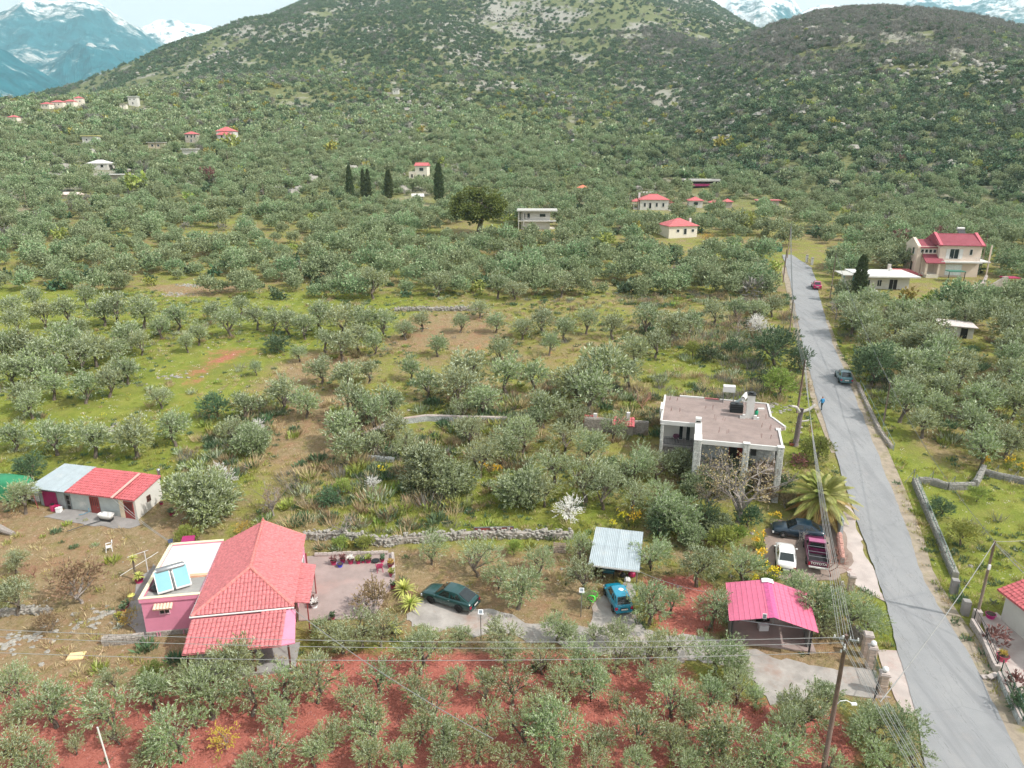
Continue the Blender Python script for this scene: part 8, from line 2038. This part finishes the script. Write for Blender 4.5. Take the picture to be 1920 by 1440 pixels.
for u, v, s_, k, lab in ((640, 1030, .35, 'lime', 'small fresh green bush behind the patio wall'), (655, 1026, .25, 'yellow', 'yellow flowering clump behind the patio wall'), (685, 1030, .4, 'lime', 'pale green clump behind the patio right part'), (1866, 1215, .5, 'plum', 'reddish flower shrub in the court bed'), (1906, 1300, .45, 'plum', 'red-brown shrub inside the right fence'), (1900, 1330, .4, 'dark', 'dark green bush behind the green fence'), (1497, 880, .5, 'plum', 'purple shrub right of the stone house')):
    lod = 0 if (k, 0) in VAR else 3
    plant(k, lod, G(u, v), s_, lab, 'shrub', 'shrub', 'garden shrubs')
# the lime-green decorated small tree by the turquoise car
for i, (u, v) in enumerate(((1096, 1118), (1112, 1116), (1108, 1128))):
    t = thing('garden_ribbon', ('left', 'right', 'lower')[i] + ' bright green plastic ribbon hung in the small olive by the shed', 'ribbon', G(u, v + 18) + Vector((0, 0, .9 + .1 * i)), rnd.uniform(0, 6)); MB().tube([(.3 * math.cos(w), .12 * math.sin(w * 1.7), .28 * math.sin(w)) for w in np.linspace(0, 5.2, 14)], .05, 6).build('ribbon', M('neon_green', srgb(70, 220, 60), .5), t)
# yellow giant fennel clumps
for i, (u, v, s_, lab) in enumerate(((905, 890, 1.0, 'yellow-flowered fennel at the upper meadow edge'), (930, 892, .9, 'second yellow fennel clump at the upper meadow edge'), (885, 905, .7, 'low yellow fennel left of the upper clumps'), (1190, 985, 1.1, 'yellow fennel clump behind the corrugated shed'), (1165, 978, .8, 'smaller yellow fennel left of the clump behind the shed'), (1150, 990, .6, 'short yellow fennel touching the shed roof'), (1422, 1030, 1.1, 'tall yellow fennel left of the parked cars'), (1428, 1065, 1.2, 'yellow fennel left of the white parked car'), (1440, 1088, 1.0, 'yellow fennel above the pink carport roof'), (1455, 1090, .8, 'small yellow fennel behind the carport ridge'), (1410, 1095, .7, 'low yellow fennel at the carport back corner'),
                                     (1847, 880, 1.0, 'yellow fennel beside the corner of the lawn walls'), (1890, 878, .9, 'yellow fennel behind the lawn wall'), (1912, 885, .8, 'yellow fennel at the right edge behind the lawn'), (1375, 1005, .8, 'yellow fennel under the spreading bare tree'), (1450, 985, .8, 'yellow sprays before the dark parked car'), (715, 890, .6, 'small yellow fennel on the weedy slope'), (785, 905, .6, 'small yellow fennel left of the meadow'))):
    t = thing('fennel_clump', lab, 'flowering plant', G(u, v), rnd.uniform(0, 6), 'yellow fennel'); t.scale = (s_, s_, s_); g = np.random.default_rng(300 + i); st = MB(); tips = []
    for k in range(9):
        w, rr0 = g.random() * 6.28, .15 + .55 * g.random(); h_ = .8 + .7 * g.random(); e = Vector((math.cos(w) * rr0, math.sin(w) * rr0, h_)); st.tube([(e.x * .2, e.y * .2, 0), e], [.03, .015], 4); tips.append(e[:])
    st.build('stems', M('fennel_stem', srgb(120, 136, 60), .8), t)
    T = np.array(tips); k = g.integers(0, len(T), 110); v_, f_, tn = leaves(T[k] + g.normal(0, .07, (110, 3)), unit(g.normal(0, 1, (110, 3)) + [0, 0, .5]), np.full(110, .1), 1, .14, .12, .4, g); link('flower_heads', npmesh('flower_heads', v_, f_, LM['fennel'], False, {'tone': ('FLOAT', tn)}), t)
    n = 60; w = g.random(n) * 6.28; d = unit(np.stack([np.cos(w), np.sin(w), .5 + g.random(n)], 1)); v_, f_, tn = leaves(d * .1, d, np.full(n, .4), 2, .35, .06, .4, g); link('foliage', npmesh('foliage', v_, f_, LM['lime'], False, {'tone': ('FLOAT', tn)}), t)

# ------------------------------------------------------------------ palm
PT = thing('palm_tree', 'large date palm with green and drying golden fronds by the road', 'palm tree', G(1535, 966), 0)
MB().tube([(0, 0, -.4), (0, 0, .8), (0, 0, 1.7), (0, 0, 2.2)], [.5, .42, .4, .3], 12).build('trunk', bark, PT)
def fronds(n, e0, e1, L_, mat, name, droop):
    V_, F_, T_ = [], [], []; b = 0
    for i in range(n):
        w = i * 2.39996 + rnd.uniform(-.2, .2); e = rnd.uniform(e0, e1); l_ = L_ * rnd.uniform(.85, 1.1); tn = rnd.random(); sd = Vector((-math.sin(w), math.cos(w), 0)); prev = None; m = 20
        P_ = [Vector((math.cos(w) * math.cos(e) * s_ * l_, math.sin(w) * math.cos(e) * s_ * l_, 2.0 + math.sin(e) * s_ * l_ - droop * l_ * s_ ** 2)) for s_ in np.linspace(.03, 1, m)]
        for j in range(m - 1):
            a, c = P_[j], P_[j + 1]; ax = (c - a).normalized(); up = sd.cross(ax).normalized(); ll = .62 * math.sin(math.pi * min(1, .15 + .85 * (j + 1) / m)) + .08
            for s_ in (-1, 1):
                for k in (0, .5):
                    q_ = a.lerp(c, k); d = (sd * s_ * .8 + ax * .75 - up * (-.25)).normalized(); V_ += [q_, q_ + d * ll * .5 + ax * .045, q_ + d * ll - Vector((0, 0, .12 * ll)), q_ + d * ll * .5 - ax * .045]; T_ += [tn * .6 + rnd.random() * .4] * 4
            V_ += [a - sd * .03, a + sd * .03, c + sd * .025, c - sd * .025]; T_ += [.8] * 4
    V_ = np.array([v[:] for v in V_]); link(name, npmesh(name, V_, np.arange(len(V_)).reshape(-1, 4), mat, False, {'tone': ('FLOAT', np.array(T_))}), PT)
fronds(58, .12, 1.35, 4.0, LM['palm'], 'green_fronds', .42); fronds(18, -.4, .05, 3.4, LM['palm_old'], 'old_fronds', .42)

# pollarded trunk by the stone house
PO = thing('pollarded_tree', 'thick pollarded trunk with pale cut limbs by the stone house', 'tree', G(1491, 836), 0)
MB().tube([(0, 0, -.3), (.05, 0, 1.5), (.1, 0, 3.4), (.2, 0, 4.4)], [.34, .28, .26, .22], 10).build('trunk', M('dark_bark', srgb(112, 100, 100), .95, var=.3, scale=5, bump=.8), PO, True)
for pts, r in (([(.1, 0, 3.9), (-.5, -.1, 4.6), (-1.0, -.1, 4.7)], .17), ([(.2, 0, 4.0), (.9, -.1, 4.3), (1.6, -.1, 4.9)], .18), ([(.3, 0, 2.9), (.8, -.1, 3.0), (1.1, -.1, 3.1)], .1)): MB().tube(pts, [r, r * .9, r * .75], 8).build('cut_limb', M('pale_wood', srgb(190, 184, 178), .85, var=.15, scale=5), PO)
for z in (1.6, 2.2): MB().tube([(.3, -.1, z), (.5, -.12, z + .05)], .09, 7).build('stub', M('pale_wood', srgb(190, 184, 178), .85), PO)
# old trunk lying at the left edge
t = tag(MB().tube([(-1.2, .3, .7), (-.4, .1, .5), (.4, -.1, .25), (1.1, -.3, .12)], [.38, .34, .28, .2], 9).build('fallen_trunk', greybark), 'grey fallen trunk at the left edge of the yard', 'log'); t.location = G(8, 1000)

# ------------------------------------------------------------------ cypresses and other marked trees on the plain
for u, v, hpx, rw, lab in ((658, 381, 56, 1.0, 'leftmost of the slim cypresses below the tall cream house'), (683, 380, 50, .8, 'slim cypress, left of the touching pair'), (692, 380, 50, .9, 'slim cypress, right of the touching pair'), (730, 376, 46, 1.35, 'broad short cypress between the pair and the tallest'), (824, 384, 62, 1.15, 'tallest dark cypress right of the tall cream house'), (1607, 568, 74, 1.3, 'dense dark cypress in front of the low white bungalow'), (588, 388, 22, .7, 'tiny cypress in the middle of the grove'), (256, 262, 18, .8, 'small cypress on the left slope'), (1313, 275, 22, .9, 'lone cypress on the right wooded hill'), (985, 352, 16, 1.0, 'small dark cypress in the central grove')):
    p = G(u, v); k = FPX / depth_of(p); h = hpx / k / 8.3 * 1.12; t = thing('cypress', lab, 'cypress', p, rnd.uniform(0, 6), 'cypresses'); cm_, tm_ = rnd.choice(VAR[('cypress', 0)]); t.scale = (rw * h * .82, rw * h * .82, h); link('trunk', tm_, t); link('crown', cm_, t)
p = G(898, 442); plant('pinebig', 1, p, 4.3, 'huge rounded umbrella pine towering over the olive grove', 'pine tree', 'umbrella_pine', zs=.92)
for u, v, s_, k, lab in ((1130, 470, 1.3, 'lime', 'yellow-green tree in the grove left of the cream house'), (1390, 435, 1.7, 'lime', 'pale green feathery tree right of the cream house'), (1005, 415, 1.2, 'lime', 'fresh green tree by the white villa'), (257, 362, 2.0, 'lime', 'bright yellow-green tree in the left grove'), (1352, 282, 2.2, 'yellow', 'bright yellow broom on the right hill'), (620, 290, 2.0, 'yellow', 'golden broom on the middle slope'), (430, 285, 2.2, 'lime', 'yellow-green oak below the large white house'), (395, 345, 1.8, 'plum', 'dark plum-coloured tree in the left grove'), (1685, 470, 1.5, 'plum', 'red-leaved tree left of the peach house'), (1765, 455, 1.2, 'plum', 'red-leaved tree above the peach house'), (1700, 572, 1.0, 'yellow', 'yellow flowering shrub below the bungalow'), (1190, 440, 1.2, 'yellow', 'yellow bush left of the cream house'), (1325, 455, .9, 'orange', 'orange hedge right of the cream house')):
    lod = 3 if (k, 3) in VAR else 0
    plant(k, lod, G(u, v), s_, lab, 'tree', 'tree', 'single trees')

# ------------------------------------------------------------------ the walker on the road edge
PR = thing('person', 'person in blue top and dark trousers walking along the road edge', 'person', on((37.45, 80.9), .1), R(20))
def skin(name, verts, edges, radii, mat, parent):
    me = bpy.data.meshes.new(name); me.from_pydata(verts, edges, []); o = link(name, me, parent)
    o.modifiers.new('skin', 'SKIN'); me.skin_vertices[0].data[0].use_root = True
    for sv, r in zip(me.skin_vertices[0].data, radii): sv.radius = (r, r)
    o.modifiers.new('sub', 'SUBSURF').levels = 2; o.modifiers[-1].render_levels = 2; me.materials.append(mat)
    return o
V_ = [(0, 0, .95), (0, 0, 1.2), (0, .02, 1.42), (0, .02, 1.52), (0, .03, 1.62), (0, .03, 1.72), (.1, 0, .9), (.11, .12, .5), (.12, .05, .08), (.12, .2, .04), (-.1, 0, .9), (-.11, -.05, .5), (-.12, -.2, .12), (-.12, -.06, .05), (.19, .02, 1.4), (.26, -.08, 1.12), (.25, .05, .9), (.25, .1, .8), (-.19, .02, 1.4), (-.26, .1, 1.12), (-.25, .2, .92), (-.25, .24, .84)]
E_l = [(0, 1), (1, 2), (2, 3), (3, 4), (4, 5), (0, 6), (6, 7), (7, 8), (8, 9), (0, 10), (10, 11), (11, 12), (12, 13), (2, 14), (14, 15), (15, 16), (16, 17), (2, 18), (18, 19), (19, 20), (20, 21)]
RA = [.15, .14, .13, .06, .1, .09, .09, .065, .045, .035, .09, .065, .045, .035, .065, .045, .035, .035, .065, .045, .035, .035]
pm_, nt, pb, out = newmat('person_clothes'); q = NT(nt); tc = q.n('ShaderNodeTexCoord').outputs['Object']; sx = q.n('ShaderNodeSeparateXYZ'); nt.links.new(tc, sx.inputs[0])
c = q.ramp(q.math('MULTIPLY', sx.outputs[2], .5), [(0, srgb(30, 30, 34)), (.05, srgb(46, 60, 62)), (.47, srgb(44, 130, 180)), (.745, srgb(170, 120, 98)), (.84, srgb(46, 36, 32))]); c.node.color_ramp.interpolation = 'CONSTANT'
nt.links.new(c, pb.inputs['Base Color']); pb.inputs['Roughness'].default_value = .85
skin('body', V_, E_l, RA, pm_, PR)

# roadside bits: bin, gate at crest
t = thing('waste_bin', 'green wheeled waste bin left of the road crest', 'bin', G(1461, 472), 0); MB().box((0, 0, .6), (1.1, .8, 1.0), 0, (1.1, 1.1)).build('body', M('green_bin', srgb(30, 100, 84), .6), t); MB().box((0, 0, 1.14), (1.25, .95, .1)).build('lid', M('green_bin', srgb(30, 100, 84), .6), t)
for i, (u, v) in enumerate(((1512, 492), (1522, 497))):
    pillar((u, v), 1.6, .5, ('farther', 'nearer')[i] + ' white gate pillar near the road crest', mat=whitepaint)
fence('gate', 'dark barred gate between the white crest pillars', G(1513, 493), G(1521, 497), 1.2, darkmetal, 3, .3, 'gate')
t = tag(MB().hexa([(-1.1, 0, 0), (1.1, 0, 0), (1.1, .3, 0), (-1.1, .3, 0), (-1.0, .05, 1.9), (.6, .05, 1.7), (.6, .2, 1.7), (-1.0, .2, 1.9)]).build('covered_sheet', galv), 'grey sheet-covered stack beside the dark parked car', 'covered stack'); t.location = G(1575, 1000); t.rotation_euler.z = R(75)
stone_wall('stone_wall', 'pinkish low wall end beside the pickup truck', [G(1578, 1060), G(1572, 1012)], .7, .35, mortar, M('pinkish_stone', srgb(180, 136, 124), .9, var=.15))
mb = MB()
for k in range(2): mb.box((.3 * k, 0, .12 + .1 * k), (.9, .35, .1), .4 * k)
t = tag(mb.build('stone_slabs', palec), 'two loose pale slabs in the verge by the court wall', 'slabs'); t.location = G(1866, 1272) + Vector((-.5, 0, 0))

# ------------------------------------------------------------------ air
hm = bpy.data.materials.new('haze'); hm.use_nodes = True; nt = hm.node_tree; nt.nodes.clear()
out = nt.nodes.new('ShaderNodeOutputMaterial'); pv = nt.nodes.new('ShaderNodeVolumePrincipled')
pv.inputs['Color'].default_value = (.68, .91, .985, 1); pv.inputs['Density'].default_value = 1.1e-4; pv.inputs['Anisotropy'].default_value = .2
nt.links.new(pv.outputs[0], out.inputs['Volume'])
MB().bb(-8000, 8000, -600, 6800, -60, 1500).build('haze', hm, kind='stuff')
